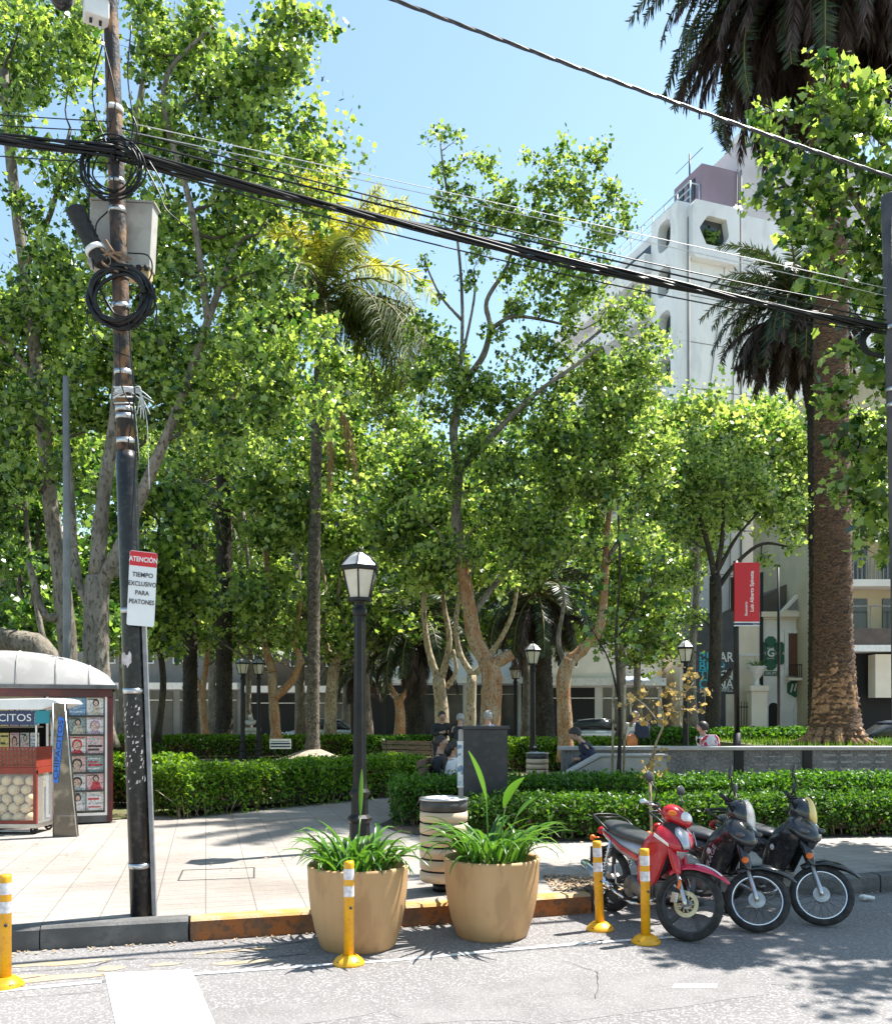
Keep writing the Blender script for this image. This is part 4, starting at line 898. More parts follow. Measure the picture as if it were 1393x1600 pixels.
# --- young maple with stakes, front right
rt = tree('sapling', 'young slender sapling tied to two stakes in the right hedge bed', 'young trees in the right hedge bed',
  [([(966,1215,13.9),(968,1120,13.9),(962,1000,13.9),(968,900,13.9),(965,790,13.9)],.035,.015),([(966,1090,13.9),(950,1030,13.9),(925,985,13.9)],.02,.008),([(968,980,13.9),(1010,930,13.9),(1030,870,13.9)],.018,.008),([(962,1000,13.9),(985,960,13.9),(1000,900,13.9)],.015,.007)],
  [(930,985,13.9,.24),(960,950,13.9,.26),(1000,970,13.9,.26),(1030,930,13.9,.24),(990,900,13.9,.28),(940,900,13.9,.26),(970,840,13.9,.3),(1020,860,13.9,.26),(1010,1010,13.9,.18),(930,1010,13.9,.15),(960,780,13.9,.24),(1045,980,13.9,.16),(915,940,13.9,.18),(1000,800,13.9,.2)],
  [], m_leaf_d, m_bark_k, .10, 300, STAR, 81, 7, .008)
for dx, lb in ((974,'stake'),(956,'stake')):
    b = MB(); b.tube([P(dx,1218,13.85),P(dx+2,1070,13.85)], .02, 7); b.build('stake', m_bark_p, rt, True)
tree('ochre_shrub', 'small sparse tree with ochre yellow leaves behind the red motorcycle', None,
  [([(1018,1225,12.4),(1022,1170,12.4),(1036,1130,12.4),(1030,1090,12.4)],.022,.012),([(1036,1130,12.4),(1060,1095,12.4),(1085,1065,12.4)],.012,.006),([(1030,1130,12.4),(1005,1100,12.4),(985,1088,12.4)],.012,.006),([(1022,1170,12.4),(1010,1200,12.3)],.01,.005)],
  [(990,1095,12.4,.14),(1010,1080,12.4,.16),(1040,1075,12.4,.2),(1065,1080,12.4,.18),(1085,1060,12.4,.16),(1035,1110,12.4,.16),(1060,1110,12.4,.16),(1000,1120,12.4,.12),(1090,1100,12.4,.1),(1075,1045,12.4,.1),(1020,1190,12.3,.16),(1010,1205,12.3,.12),(1032,1170,12.3,.12),(1105,1075,12.4,.06)],
  [], m_leaf_y, m_bark_p, .065, 600, LOBE, 83, 7, .006, cat='shrub')
b = MB(); q = G(1016,1330,PZ); b.tube([Vector((2.52,11.0,PZ)),Vector((2.5,11.0,1.02))], .018, 7)
o = b.build('wooden_stake', m_bark_p); tag(o, 'thin wooden stake standing behind the red motorcycle handlebar', 'stake')

# ================================================================ palms
def frond(acc, base, az, el, ln, droop, nl, ll, lw, sweep=.75, lift=-.25, lr=.25, hang=0.0, rng=None, seg=12):
    """acc: (rachis MB, leaflet list). Rachis bends downwards by droop radians along its length"""
    pts = [Vector(base)]; p = Vector(base)
    for i in range(seg):
        e = el-droop*((i+.5)/seg)**1.3; p = p+Vector((math.cos(e)*math.cos(az),math.cos(e)*math.sin(az),math.sin(e)))*ln/seg; pts.append(p.copy())
    acc[0].tube(pts, [.045*(1-.85*i/seg)*min(1,ln/3)+.004 for i in range(seg+1)], 5)
    for k in range(nl):
        t = .10+.9*(k+.5)/nl; f = t*seg; i = min(int(f),seg-1); u = f-i
        q = pts[i].lerp(pts[i+1],u); tg = (pts[i+1]-pts[i]).normalized(); sd = tg.cross(Vector((0,0,1)))
        if sd.length < .05: sd = Vector((-math.sin(az),math.cos(az),0))
        sd.normalize(); up = sd.cross(tg)
        L_ = ll*(.35+.65*math.sin(math.pi*min(1,.12+t*.86))**.7)*rng.uniform(.85,1.1)
        for s in (-1,1):
            d = (tg*sweep+sd*s+up*(lift+rng.normal()*lr)).normalized()
            e = q+d*L_+Vector((0,0,-hang*L_)); m = q+d*L_*.5+Vector((0,0,-hang*L_*.25)); w_ = (tg+up*rng.normal()*.3).normalized()*lw
            acc[1].append([q-w_*.4, q+w_*.4, m+w_*.55, e, m-w_*.55])
def palm(name, label, group, trunk, rings, fronds, leafmat_=None, base_flare=0, tm=None, seed=1, dead=None):
    """trunk: list of (px,py,Y,radius); fronds: list of dicts"""
    rng = np.random.default_rng(seed); T = [(P(x,y,Y),r) for x,y,Y,r in trunk]; base = T[0][0].copy()
    root = empty(name, base, 0, label, 'palm', group)
    # trunk with ring scars
    pts = []; rad = []; tot = sum((T[i+1][0]-T[i][0]).length for i in range(len(T)-1)); n = max(12,int(tot/rings)); 
    cum = [0]
    for i in range(len(T)-1): cum.append(cum[-1]+(T[i+1][0]-T[i][0]).length)
    RG = []; ns = 26
    for k in range(2*n+1):
        s = tot*k/(2*n); i = max(j for j in range(len(cum)) if cum[j] <= s+1e-9); i = min(i,len(T)-2); u = (s-cum[i])/(cum[i+1]-cum[i])
        c = T[i][0].lerp(T[i+1][0],u); r = T[i][1]+(T[i+1][1]-T[i][1])*u
        RG.append([c+Vector((math.cos(a),math.sin(a),0))*r*((1.04 if k%2 else .96)+rng.normal()*.035)+Vector((0,0,rng.normal()*.012+.025*((j+(k//2)%2)%2))) for j in range(ns) for a in (2*math.pi*j/ns,)])
    b = MB(); b.loft(RG, 0, True, True); b.build('trunk', tm or m_palmtr, root, True, fixn=False)
    groups = {}
    for f in fronds:
        key = f.pop('m', 'green'); acc = groups.setdefault(key, (MB(), []))
        frond(acc, rng=rng, **f)
    for key, (mb, lf) in groups.items():
        mm = {'green': leafmat_ or m_palm_g, 'dead': m_palm_b, 'yellow': m_palm_y, 'orange': m_dead_o}[key]
        nm = {'green':'crown','yellow':'crown','dead':'dead_fronds','orange':'dry_fronds'}[key]
        o = npmesh(nm, np.array([[tuple(p) for p in q] for q in lf]), 5, mm, root)
        mb.build('frond_stems', mm if key in ('dead','orange') else m_stem, o, True, fixn=False)
    return root
m_stem = mat('frond_stem', (.16,.15,.05), (.22,.16,.06), scale=3, rough=.6)
def canary(px, py, Y, ln, n_live, n_dead, seed, el0=1.35, el1=-.5):
    rng = np.random.default_rng(seed); c = P(px,py,Y); F = []
    for i in range(n_live):
        t = (i+.5)/n_live; el = el0+(el1-el0)*t+rng.normal()*.1; az = i*2.39996+rng.normal()*.15
        F.append(dict(base=c+Vector((math.cos(az)*.15,math.sin(az)*.15,.3*(1-t))), az=az, el=el, ln=ln*rng.uniform(.88,1.08), droop=1.5+rng.normal()*.15, nl=int(22*ln), ll=.46, lw=.042, m='green'))
    for i in range(n_dead):
        az = i*2.39996+rng.normal()*.2
        F.append(dict(base=c+Vector((math.cos(az)*.4,math.sin(az)*.4,-.15-rng.uniform(0,.5))), az=az, el=-.5+rng.normal()*.22, ln=ln*rng.uniform(.55,.86), droop=1.05, nl=int(18*ln), ll=.40, lw=.055, sweep=1.6, hang=.5, m='dead'))
    return F
palm('date_palm', 'massive date palm on the raised bed at the right, crown cut by the top edge', 'palms of the plaza',
  [(1305,1162,19,.66),(1305,1142,19,.54),(1304,1105,19,.45),(1303,1060,19,.42),(1301,1000,19,.39),(1300,800,19,.355),(1298,560,19,.335),(1295,300,19,.33),(1292,60,19,.46),(1290,-60,19,.5)], .11, canary(1287,-75,19,4.25,84,150,3), seed=2)
palm('date_palm', 'shorter date palm with a brown hanging skirt in front of the white tower', 'palms of the plaza',
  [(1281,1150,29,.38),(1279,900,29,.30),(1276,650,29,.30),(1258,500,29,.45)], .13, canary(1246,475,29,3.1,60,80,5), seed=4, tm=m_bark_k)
for px, py, Y, ln, nl, nd, tr, sd, lb in [
   (645,985,34,2.8,44,20,[(650,1165,34,.36),(648,1050,34,.34),(645,1000,34,.4)],7,'dark date palm drooping low left of the orange trunk'),
   (838,930,33,3.2,44,16,[(850,1165,33,.42),(846,1050,33,.38),(838,950,33,.42)],8,'dark date palm with a thick black trunk right of the orange trunk'),
   (560,1040,44,2.3,30,8,[(556,1150,44,.25),(558,1060,44,.25)],9,'small dark date palm far behind the front lantern post')]:
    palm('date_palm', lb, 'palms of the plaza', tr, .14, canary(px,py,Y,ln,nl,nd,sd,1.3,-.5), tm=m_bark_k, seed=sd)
# two dark straight palm trunks on the left with crowns hidden in the foliage
for px, Y, r, top, sd, lb in [(297,34,.27,780,11,'straight dark palm trunk, the thinner of the two behind the hedge'),(350,33,.30,620,12,'straight dark palm trunk, the thicker and taller of the two behind the hedge')]:
    rg = np.random.default_rng(sd); c = P(px,top,Y)
    F = [dict(base=c, az=i*2.4, el=1.2-1.5*i/22, ln=3.2, droop=1.5, nl=46, ll=.5, lw=.04, m='green') for i in range(22)]
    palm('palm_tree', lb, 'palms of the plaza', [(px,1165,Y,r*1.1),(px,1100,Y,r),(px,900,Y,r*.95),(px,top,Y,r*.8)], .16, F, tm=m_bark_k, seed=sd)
# queen palm
rg = np.random.default_rng(21); YQ = 29; cq = P(503,470,YQ); F = []
for i in range(24):
    t = i/23; az = i*2.39996; el = 1.5-1.75*t
    F.append(dict(base=cq+Vector((0,0,.4*(1-t))), az=az, el=el, ln=4.2*rg.uniform(.9,1.1), droop=1.6+.5*t, nl=90, ll=.75, lw=.03, sweep=.45, lift=-.1, lr=.55, hang=.45, m='yellow' if i < 9 else 'green'))
for az, el in ((-1.9,1.2),(-1.2,1.15),(3.0,1.28),(.1,1.12),(-1.6,1.4),(-.3,1.25),(2.7,1.2),(.35,1.2),(-2.8,1.15),(1.5,1.4)):
    F.append(dict(base=cq+Vector((0,0,.5)), az=az, el=el, ln=3.6, droop=.7, nl=90, ll=.7, lw=.034, sweep=.5, lift=.1, lr=.5, hang=.3, m='yellow'))
for az, el, ln in ((.1,-.2,4.2),(-.5,.1,4.6),(3.2,-.1,4.2),(-2.6,-.3,4.0),(.35,-.5,4.2)):
    F.append(dict(base=cq+Vector((0,0,-.2)), az=az, el=el, ln=ln, droop=1.35, nl=90, ll=.8, lw=.036, sweep=.45, lift=-.2, lr=.5, hang=.75, m='green'))
for az in (.0,.25,-.25,-.6,3.14,2.9,-2.8,.5,-2.5):
    F.append(dict(base=cq+Vector((0,0,-.3)), az=az, el=.25+.15*math.cos(az*3), ln=5.4, droop=2.1, nl=110, ll=.9, lw=.04, sweep=.45, lift=-.2, lr=.45, hang=.9, m='green'))
for az, el, ln in ((-.6,-1.0,5.3),(-1.2,-1.15,5.6),(-.3,-1.1,4.4)):
    F.append(dict(base=cq+Vector((.1,-.3,-2.4)), az=az, el=el, ln=ln*.75, droop=.5, nl=60, ll=.4, lw=.05, sweep=1.8, lift=0, lr=.3, hang=.3, m='orange'))
palm('queen_palm', 'slim queen palm with a feathery yellow green crown left of the sky gap', 'palms of the plaza',
  [(488,1186,YQ,.36),(488,1176,YQ,.27),(489,1150,YQ,.20),(490,900,YQ,.20),(494,700,YQ,.18),(500,560,YQ,.17),(503,470,YQ,.2)], .16, F, seed=22, leafmat_=m_palm_q, tm=mat('queen_palm_trunk',(.13,.105,.08),(.07,.055,.045),scale=5,rough=.9,bump=.6,bscale=25,c3=(.3,.26,.2),s3=14,a3=.5))
b = MB(); q = P(488,1190,YQ); b.lathe([(1.7,0),(1.2,.10),(.7,.25),(.3,.42),(.1,.45)], c=(q.x,q.y,PZ), n=24)
o = b.build('mulch_mound', mat('mulch',(.38,.32,.25),(.24,.19,.14),scale=7,rough=.95,bump=1,bscale=20)); o['kind'] = 'structure'

# ================================================================ hedges
m_leaf_br = leafmat('browned_leaf', (.14,.07,.03), (.26,.15,.06), (.2,.09,.03), (.3,.18,.06), trans=.25)
def hedge(label, path, width, height, leaf, size=.045, dens=1500, seed=1, z0=PZ, brown=0.0):
    rng = np.random.default_rng(seed); path = [Vector((*p,0)) for p in path]
    root = empty('hedge', (path[0].x,path[0].y,z0), 0, label, 'hedge', 'clipped hedges'); core = MB(); pts = []
    seglen = [(path[i+1]-path[i]).length for i in range(len(path)-1)]
    for i, ln in enumerate(seglen):
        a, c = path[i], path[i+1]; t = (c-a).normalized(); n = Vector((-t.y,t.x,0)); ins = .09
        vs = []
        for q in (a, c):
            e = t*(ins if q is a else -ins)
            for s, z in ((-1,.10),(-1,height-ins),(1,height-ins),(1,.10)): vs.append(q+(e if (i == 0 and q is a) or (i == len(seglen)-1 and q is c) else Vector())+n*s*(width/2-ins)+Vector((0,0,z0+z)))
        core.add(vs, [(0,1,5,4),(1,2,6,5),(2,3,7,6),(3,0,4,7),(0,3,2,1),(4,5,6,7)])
        # surface points: two sides and a top, with bumps
        per = 2*height+width; N = int(dens*ln*per)
        u = rng.uniform(0,ln,N); v = rng.uniform(0,per,N); jit = rng.normal(size=N)*.035
        wob = .6*(.045*np.sin(u*2.3+seed)+.04*np.sin(u*6.1+1.3*seed)*np.sin(v*4+u)+.035*np.sin(u*13+v*7)+.03*np.sin(u*29+v*11))
        sx = np.where(v < height, -width/2, np.where(v < height+width, v-height-width/2, width/2))
        zz = np.where(v < height, v, np.where(v < height+width, height, v-height-width))
        top = (v >= height) & (v < height+width)
        sx = sx+np.where(top, 0, np.sign(sx)*(jit+wob*.8)); zz = zz+np.where(top, jit+wob, 0)
        # thin out the foot of the hedge
        keep = top | (rng.uniform(size=N) < np.clip((zz-.05)/(height*.55),.12,1))
        q = np.array(a)[None,:]+np.array(t)[None,:]*u[:,None]+np.array(n)[None,:]*sx[:,None]; q[:,2] = z0+zz; pts.append(q[keep])
    for a, t in ((path[0], -(path[1]-path[0]).normalized()), (path[-1], (path[-1]-path[-2]).normalized())):
        n = Vector((-t.y,t.x,0)); N = int(dens*width*height); u = rng.uniform(-width/2,width/2,N); z = rng.uniform(0,height,N)
        keep = rng.uniform(size=N) < np.clip((z-.05)/(height*.55),.12,1)
        q = np.array(a)[None,:]+np.array(n)[None,:]*u[:,None]+np.array(t)[None,:]*(rng.normal(size=N)*.04)[:,None]; q[:,2] = z0+z; pts.append(q[keep])
    pts = np.concatenate(pts); sh = KITE
    core.build('core', m_hcore, root, True)
    # browned patches low on the sides
    D = []
    for _ in range(max(3,int(sum(seglen)*1.3))):
        i = rng.choice(len(seglen), p=np.array(seglen)/sum(seglen)); a, c = path[i], path[i+1]; t = (c-a).normalized(); n = Vector((-t.y,t.x,0))
        o0 = a.lerp(c, rng.uniform())-n*width/2*np.sign(n.y if abs(n.y) > .05 else 1)+Vector((0,0,z0+height*rng.uniform(.2,.65)))
        for k in range(45): D.append(tuple(o0+t*rng.normal()*.13+n*rng.normal()*.04+Vector((0,0,rng.normal()*.09))))
    npmesh('browned_leaves', leaf_array(np.array(D), size*1.3, KITE, rng, .4, .3), 4, m_leaf_br, root)
    npmesh('foliage', leaf_array(pts, size*1.5, sh, rng, .5, .3), len(sh), leaf, root)
    # upright young shoots on top
    S = []; tot = sum(seglen)
    for _ in range(int(tot*60)):
        i = rng.choice(len(seglen), p=np.array(seglen)/tot); a, c = path[i], path[i+1]; t = (c-a).normalized(); n = Vector((-t.y,t.x,0))
        p = a.lerp(c, rng.uniform())+n*rng.uniform(-width/2,width/2)*.95+Vector((0,0,z0+height+.03)); h = rng.uniform(.03,.11)
        for k in range(6): S.append(tuple(p+Vector((rng.normal()*.012,rng.normal()*.012,h*k/5))))
    npmesh('young_shoots', leaf_array(np.array(S), size*1.3, sh, rng, .2, .3), len(sh), leaf, root)
    # bare stems at the foot
    b = MB()
    for _ in range(int(tot*26)):
        i = rng.choice(len(seglen), p=np.array(seglen)/tot); a, c = path[i], path[i+1]; t = (c-a).normalized(); n = Vector((-t.y,t.x,0))
        p = a.lerp(c, rng.uniform())+n*rng.choice([-1,1])*width*rng.uniform(.2,.42)+Vector((0,0,z0)); b.tube([p, p+Vector((rng.normal()*.05,rng.normal()*.05,.2)), p+Vector((rng.normal()*.1,rng.normal()*.1,.45))], [.01,.008,.005], 4)
    b.build('stems', m_bark_p, root, True, fixn=False)['kind'] = 'stuff'
    return root
hedge('long sunny hedge along the path, left of the front lantern post', [(-4.32,13.8),(-1.55,17.05),(-.62,18.1)], .95, .69, m_leaf_h, .034, 3200, 1)
hedge('short hedge in the gap between the kiosk and the utility pole', [(-7.5,15.5),(-4.4,15.35)], .9, .78, m_leaf_h, .05, 1100, 9)
hedge('hedge far behind the left path, in front of the pale bust', [(-16,31.5),(-6,32),(-3.2,32.3)], 1.1, .72, m_leaf_h, .06, 520, 2)
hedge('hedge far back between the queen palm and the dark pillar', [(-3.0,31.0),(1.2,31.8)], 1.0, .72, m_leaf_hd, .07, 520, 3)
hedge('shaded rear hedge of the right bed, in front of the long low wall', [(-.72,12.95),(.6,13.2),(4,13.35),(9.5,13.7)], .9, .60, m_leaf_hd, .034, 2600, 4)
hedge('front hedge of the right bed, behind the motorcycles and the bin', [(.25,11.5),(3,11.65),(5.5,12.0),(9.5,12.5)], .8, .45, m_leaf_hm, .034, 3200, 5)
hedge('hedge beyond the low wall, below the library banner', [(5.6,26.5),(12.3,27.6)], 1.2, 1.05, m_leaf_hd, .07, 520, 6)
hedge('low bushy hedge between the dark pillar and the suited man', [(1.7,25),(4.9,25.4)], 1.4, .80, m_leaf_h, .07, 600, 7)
# ================================================================ motorcycles
m_bred = mat('bike_red', (.50,.008,.018), (.44,.006,.015), scale=3, rough=.25, coat=.6)
m_bpink = mat('fender_red', (.52,.012,.06), rough=.25, coat=.6)
m_bblk = mat('bike_black', (.012,.013,.016), (.018,.019,.022), scale=4, rough=.22, coat=.5, c3=(.05,.05,.055), s3=20, a3=.35)
m_bgrey = mat('bike_dark_grey', (.05,.052,.06), (.035,.037,.042), scale=5, rough=.4)
m_tyre = mat('tyre', (.018,.017,.017), (.04,.038,.036), scale=18, rough=.85, bump=.4, bscale=60)
m_seat = mat('seat_vinyl', (.03,.032,.035), (.045,.047,.05), scale=9, rough=.42)
m_lens = mat('headlight_lens', (.75,.74,.72), (.55,.55,.55), scale=14, rough=.08, spec=.8)
m_lensw = mat('headlight_warm', (.70,.58,.50), (.82,.78,.74), scale=6, rough=.1)
m_lensy = mat('headlight_yellow', (.80,.58,.20), (.7,.5,.15), scale=8, rough=.15)
m_orange = mat('indicator_orange', (.75,.16,.015), rough=.25)
m_silver = mat('silver_plastic', (.5,.5,.53), (.42,.42,.45), scale=5, rough=.3, metal=.5)
m_plate = mat('number_plate', (.03,.03,.035), rough=.5)
m_winglass_b = mat('indicator_smoked', (.10,.09,.085), rough=.08)
m_hub = mat('hub_alloy', (.55,.53,.5), (.4,.38,.36), scale=14, rough=.4, metal=.8)
m_engine = mat('engine_alloy', (.12,.12,.12), (.2,.2,.2), scale=10, rough=.5, metal=.7)
WB, WR = 1.16, .285
AX_F = Vector((WB/2,0,WR)); AX_R = Vector((-WB/2,0,WR)); RAKE = R(26)
def steerM(delta):
    ax = Vector((-math.sin(RAKE),0,math.cos(RAKE))); pt = AX_F-Vector((.04,0,0))
    return Matrix.Translation(pt) @ Matrix.Rotation(delta,4,ax) @ Matrix.Translation(-pt)
def bike(name, label, red, delta):
    global WR, AX_F, AX_R
    WR = .285 if red else .262; AX_F = Vector((WB/2,0,WR)); AX_R = Vector((-WB/2,0,WR))
    r = empty(name, (0,0,0), 0, label, 'motorcycle', 'motorcycles parked at the kerb'); S = steerM(delta)
    body = m_bred if red else m_bblk
    def wheel(c, front):
        M_ = S if front else Matrix.Identity(4)
        b = MB(); b.torus(c, WR-.031, .033, 'y', 48, 12, sq=1.1)
        wh = b.xf(M_).build('wheel', m_tyre, r)
        b = MB(); b.torus(c, WR-.060, .013, 'y', 48, 8, sq=1.8); b.xf(M_).build('rim', m_bgrey if red else m_chrome, wh)
        b = MB()
        if red:
            for k in range(5):
                a = 2*math.pi*k/5+.3; d = Vector((math.cos(a),0,math.sin(a))); t = Vector((-math.sin(a),0,math.cos(a)))
                rg = [[Vector(c)+d*q+t*sx*w_+Vector((0,sy*.012,0)) for sx,sy in ((-1,-1),(1,-1),(1,1),(-1,1))] for q,w_ in ((.03,.03),(.09,.017),(.205,.016),(.222,.03))]
                b.loft(rg,0,True,False)
        else:
            for k in range(28):
                a = 2*math.pi*k/28; a2 = a+(.55 if k%2 else -.55); y = .03 if k%4 < 2 else -.03
                b.tube([Vector(c)+Vector((.05*math.cos(a2),y,.05*math.sin(a2))), Vector(c)+Vector(((WR-.063)*math.cos(a),0,(WR-.063)*math.sin(a)))], .0016, 4)
        b.xf(M_).build('spokes', m_bgrey, wh)
        def cyl(rad, y0, y1, n=24): 
            return [[(c[0]+rr*math.cos(2*math.pi*j/n), y, c[2]+rr*math.sin(2*math.pi*j/n)) for j in range(n)] for rr, y in ((rad,y0),(rad,y1))]
        b = MB(); b.loft(cyl(.055 if (front and not red) else .04, -.045, .045)); b.loft(cyl(.012,-.085,.085)); 
        if not red or not front: b.loft(cyl(.068,-.05,-.015)); b.loft([[tuple(p) for p in ring] for ring in cyl(.066,.0,.045)])
        b.xf(M_).build('hub', m_hub, wh)
        if red and front:
            b = MB(); n = 40
            o_ = [(c[0]+.105*math.cos(2*math.pi*j/n), c[2]+.105*math.sin(2*math.pi*j/n)) for j in range(n)]; i_ = [(c[0]+.07*math.cos(2*math.pi*j/n), c[2]+.07*math.sin(2*math.pi*j/n)) for j in range(n)]
            for y in (-.062,-.057): b.loft([[(x,y,z) for x,z in o_],[(x,y,z) for x,z in i_]],0,False,False)
            b.loft([[(x,-.062,z) for x,z in o_],[(x,-.057,z) for x,z in o_]],0,False,False)
            for k in range(10):
                a = 2*math.pi*k/10; b.tube([(c[0]+.04*math.cos(a),-.06,c[2]+.04*math.sin(a)),(c[0]+.075*math.cos(a+.25),-.06,c[2]+.075*math.sin(a+.25))], .007, 5)
            b.xf(M_).build('brake_disc', mat('disc_brass',(.55,.45,.28),(.45,.36,.22),scale=20,rough=.35,metal=.6), wh)
            b = MB(); b.box(c[0]-.13,c[0]-.07,-.085,-.045,c[2]-.01,c[2]+.075); b.xf(M_).build('brake_caliper', m_alu, wh, bevel=.006)
        return wh
    wheel(AX_F, True); wheel(AX_R, False)
    ax = Vector((-math.sin(RAKE),0,math.cos(RAKE)))
    def fp(t, y, off=0): return AX_F+Vector((-.0+off,y,0))+ax*t
    # fork
    for s in (-1,1):
        b = MB(); b.tube([fp(-.02,s*.08),fp(.02,s*.078),fp(.30,s*.075)], [.018,.02,.018], 12); b.tube([fp(.30,s*.075),fp(.60,s*.065)], .014, 10)
        fk = b.xf(S).build('fork', m_alu, r)
        b = MB(); w0 = .030
        rg = [[fp(t,s*.078)+Vector((ex*w_,ey*w_*1.0,0)) for ex,ey in ((1.2,-1),(1.5,0),(1.2,1),(-1.2,1),(-1.6,0),(-1.2,-1))] for t,w_ in ((.24,.02),(.27,.026),(.40,.034),(.50,.03))]
        b.loft(rg); b.xf(S).build('fork_cover', body, r, sub=1)
        b = MB()
        if red: b.sphere(fp(.16,s*.1), .016, 10, 8, sc=(1,.5,2.6))
        else: b.sphere(fp(.33,s*.112), .030, 14, 8, sc=(1,.4,1))
        b.xf(S).build('reflector', m_orange, r)
    # front mudguard: an arch that ends in a pointed lip ahead of the wheel
    b = MB(); rg = []
    for i in range(15):
        t = i/14; a = R(38+t*96); w_ = .066*min(1,.15+t*2.2)*(1 if t < .8 else 1-.25*(t-.8)/.2); rad = WR+.04+.055*(1-t)*(1-t)
        d = Vector((math.cos(a),0,math.sin(a))); rg.append([AX_F+d*(rad-.055*(abs(q)**2.2)*min(1,.3+t*2))+Vector((0,w_*q,0)) for q in (-1.0,-.8,-.45,0,.45,.8,1.0)])
    b.loft(rg, 0, False, True, closed=False); b.xf(S).build('front_mudguard', m_bpink if red else m_bblk, r, solid=.006)
    if red:
        b = MB(); rg = []
        for i in range(9):
            a = R(50+i*5); d = Vector((math.cos(a),0,math.sin(a))); t = (50+i*5-38)/96; rad = WR+.04+.055*(1-t)**2+.0055
            rg.append([AX_F+d*(rad-.0125)+Vector((0,-.031,0)),AX_F+d*(rad-.003)+Vector((0,-.016,0))])
        b.loft(rg,0,False,False,closed=False); b.xf(S).build('mudguard_stripe', m_whitepaint, r)
    # handlebar, cowl, headlight
    hb = Vector((.265,0,1.0))
    b = MB(); b.tube([hb+Vector((-.09,-.34,.02)),hb+Vector((-.06,-.2,.02)),hb+Vector((0,-.08,-.05)),hb+Vector((0,.08,-.05)),hb+Vector((-.06,.2,.02)),hb+Vector((-.09,.34,.02))], .013, 8)
    bar = b.xf(S).build('handlebar', m_chrome if red else m_black, r)
    for s in (-1,1):
        b = MB(); b.tube([hb+Vector((-.097,s*.355,.02)),hb+Vector((-.07,s*.235,.02))], .019, 10); b.xf(S).build('grip', m_alu if red else m_blackm, bar)
        b = MB(); b.tube([hb+Vector((-.03,s*.2,.015)),hb+Vector((.0,s*.27,.012)),hb+Vector((-.03,s*.34,.005))], .007, 6); b.xf(S).build('lever', m_alu if red else m_black, bar)
        b = MB(); b.box(-.08,-.03,s*.17-.03,s*.17+.03,-.01,.045,0,Matrix.Translation(hb)); b.xf(S).build('switch_block', m_blackm, bar, bevel=.008)
        mp = hb+Vector((-.10,s*.30,.235)) if red else hb+Vector((-.07,s*.27,.25))
        b = MB(); b.tube([hb+Vector((-.06,s*.2,.03)),hb+Vector((-.03,s*.25,.13)),mp+Vector((.01,-s*.02,-.04))], .007, 7); mr = b.xf(S).build('mirror_stem', m_black, r)
        b = MB(); b.sphere(mp, .064 if red else .06, 16, 10, sc=(.28,1.15,.72) if red else (.28,.8,1.05)); b.xf(S).build('mirror', m_bgrey, mr)
    b = MB()
    def sect(x, w_, zt, zb, n=12, p=2.4):
        o = []
        for j in range(n):
            a = 2*math.pi*j/n; ca, sa = math.cos(a), math.sin(a)
            o.append(Vector((x, w_*math.copysign(abs(ca)**(2/p),ca), (zt+zb)/2+(zt-zb)/2*math.copysign(abs(sa)**(2/p),sa))))
        return o
    if red: rg = [sect(.20,.04,1.0,.96),sect(.215,.09,1.05,.93),sect(.28,.125,1.085,.90),sect(.36,.12,1.06,.885),sect(.43,.075,1.0,.89),sect(.46,.03,.96,.91)]
    else: rg = [sect(.19,.04,1.02,.95),sect(.21,.10,1.07,.90),sect(.28,.12,1.10,.86),sect(.35,.11,1.09,.84),sect(.40,.09,1.04,.84)]
    b.loft(rg); cw = b.xf(S).build('headlight_cowl', body, r, sub=1)
    M_h = Matrix.Translation((.395,0,.965)) @ Matrix.Rotation(R(-38),4,'Y') if red else Matrix.Translation((.375,0,.975)) @ Matrix.Rotation(R(-22),4,'Y')
    b = MB(); b.sphere((0,0,0), 1, 20, 12, sc=(.06,.086,.066) if red else (.056,.095,.14), M=None); b.xf(M_h).xf(S).build('headlight', m_lens if red else m_lensw, cw)
    if red:
        for s in (-1,1):
            b = MB(); b.sphere((.335,s*.108,.985), .034, 12, 8, sc=(1.3,.5,.75)); b.xf(S).build('indicator', m_orange, cw)
    # leg shields
    zs = [(.86,.37,.07,.09),(.80,.395,.13,.16),(.74,.40,.165,.19),(.66,.37,.175,.20),(.56,.31,.165,.19),(.46,.255,.145,.16),(.37,.205,.125,.13),(.28,.15,.10,.09)]
    for s in (-1,1):
        b = MB(); rg = []
        for z, fx, w_, sw in zs:
            inner = .055
            rg.append([Vector((fx-sw*((y-inner)/max(.01,w_-inner))**1.3*1.0, s*y, z+.02*(y-inner)/w_)) for y in [inner+(w_-inner)*q for q in (0,.25,.5,.75,1.0)]]+[Vector((fx-sw-.07,s*(w_-.012),z-.005)),Vector((fx-sw-.10,s*(w_-.05),z-.02))])
        b.loft(rg,0,False,True,closed=False); b.build('leg_shield', body, r, solid=.012, sub=1)
        if red:
            b = MB(); b.add([Vector((x,s*y,z)) for x,y,z in ((.36,.190,.842),(.485,.135,.765),(.487,.135,.745),(.355,.192,.815))],[(0,1,2,3)]); b.build('nose_stripe', m_whitepaint, r, solid=.004)
    b = MB(); rg = [[Vector((x,y*q,z)) for q in (-1,-.4,0,.4,1)] for x,y,z in ((.45,.05,.845),(.525,.075,.765),(.53,.06,.70),(.47,.02,.62))]
    for row in rg:
        for i,p in enumerate(row): p.x -= .03*abs(i-2)*.6
    b.loft(rg,0,False,True,closed=False); b.build('nose_cone', m_silver if red else m_bgrey, r, solid=.012, sub=1)
    Mb = Matrix.Translation((.385,0,.80)) @ Matrix.Rotation(R(33),4,'Y')
    b = MB(); n = 28; rg = []
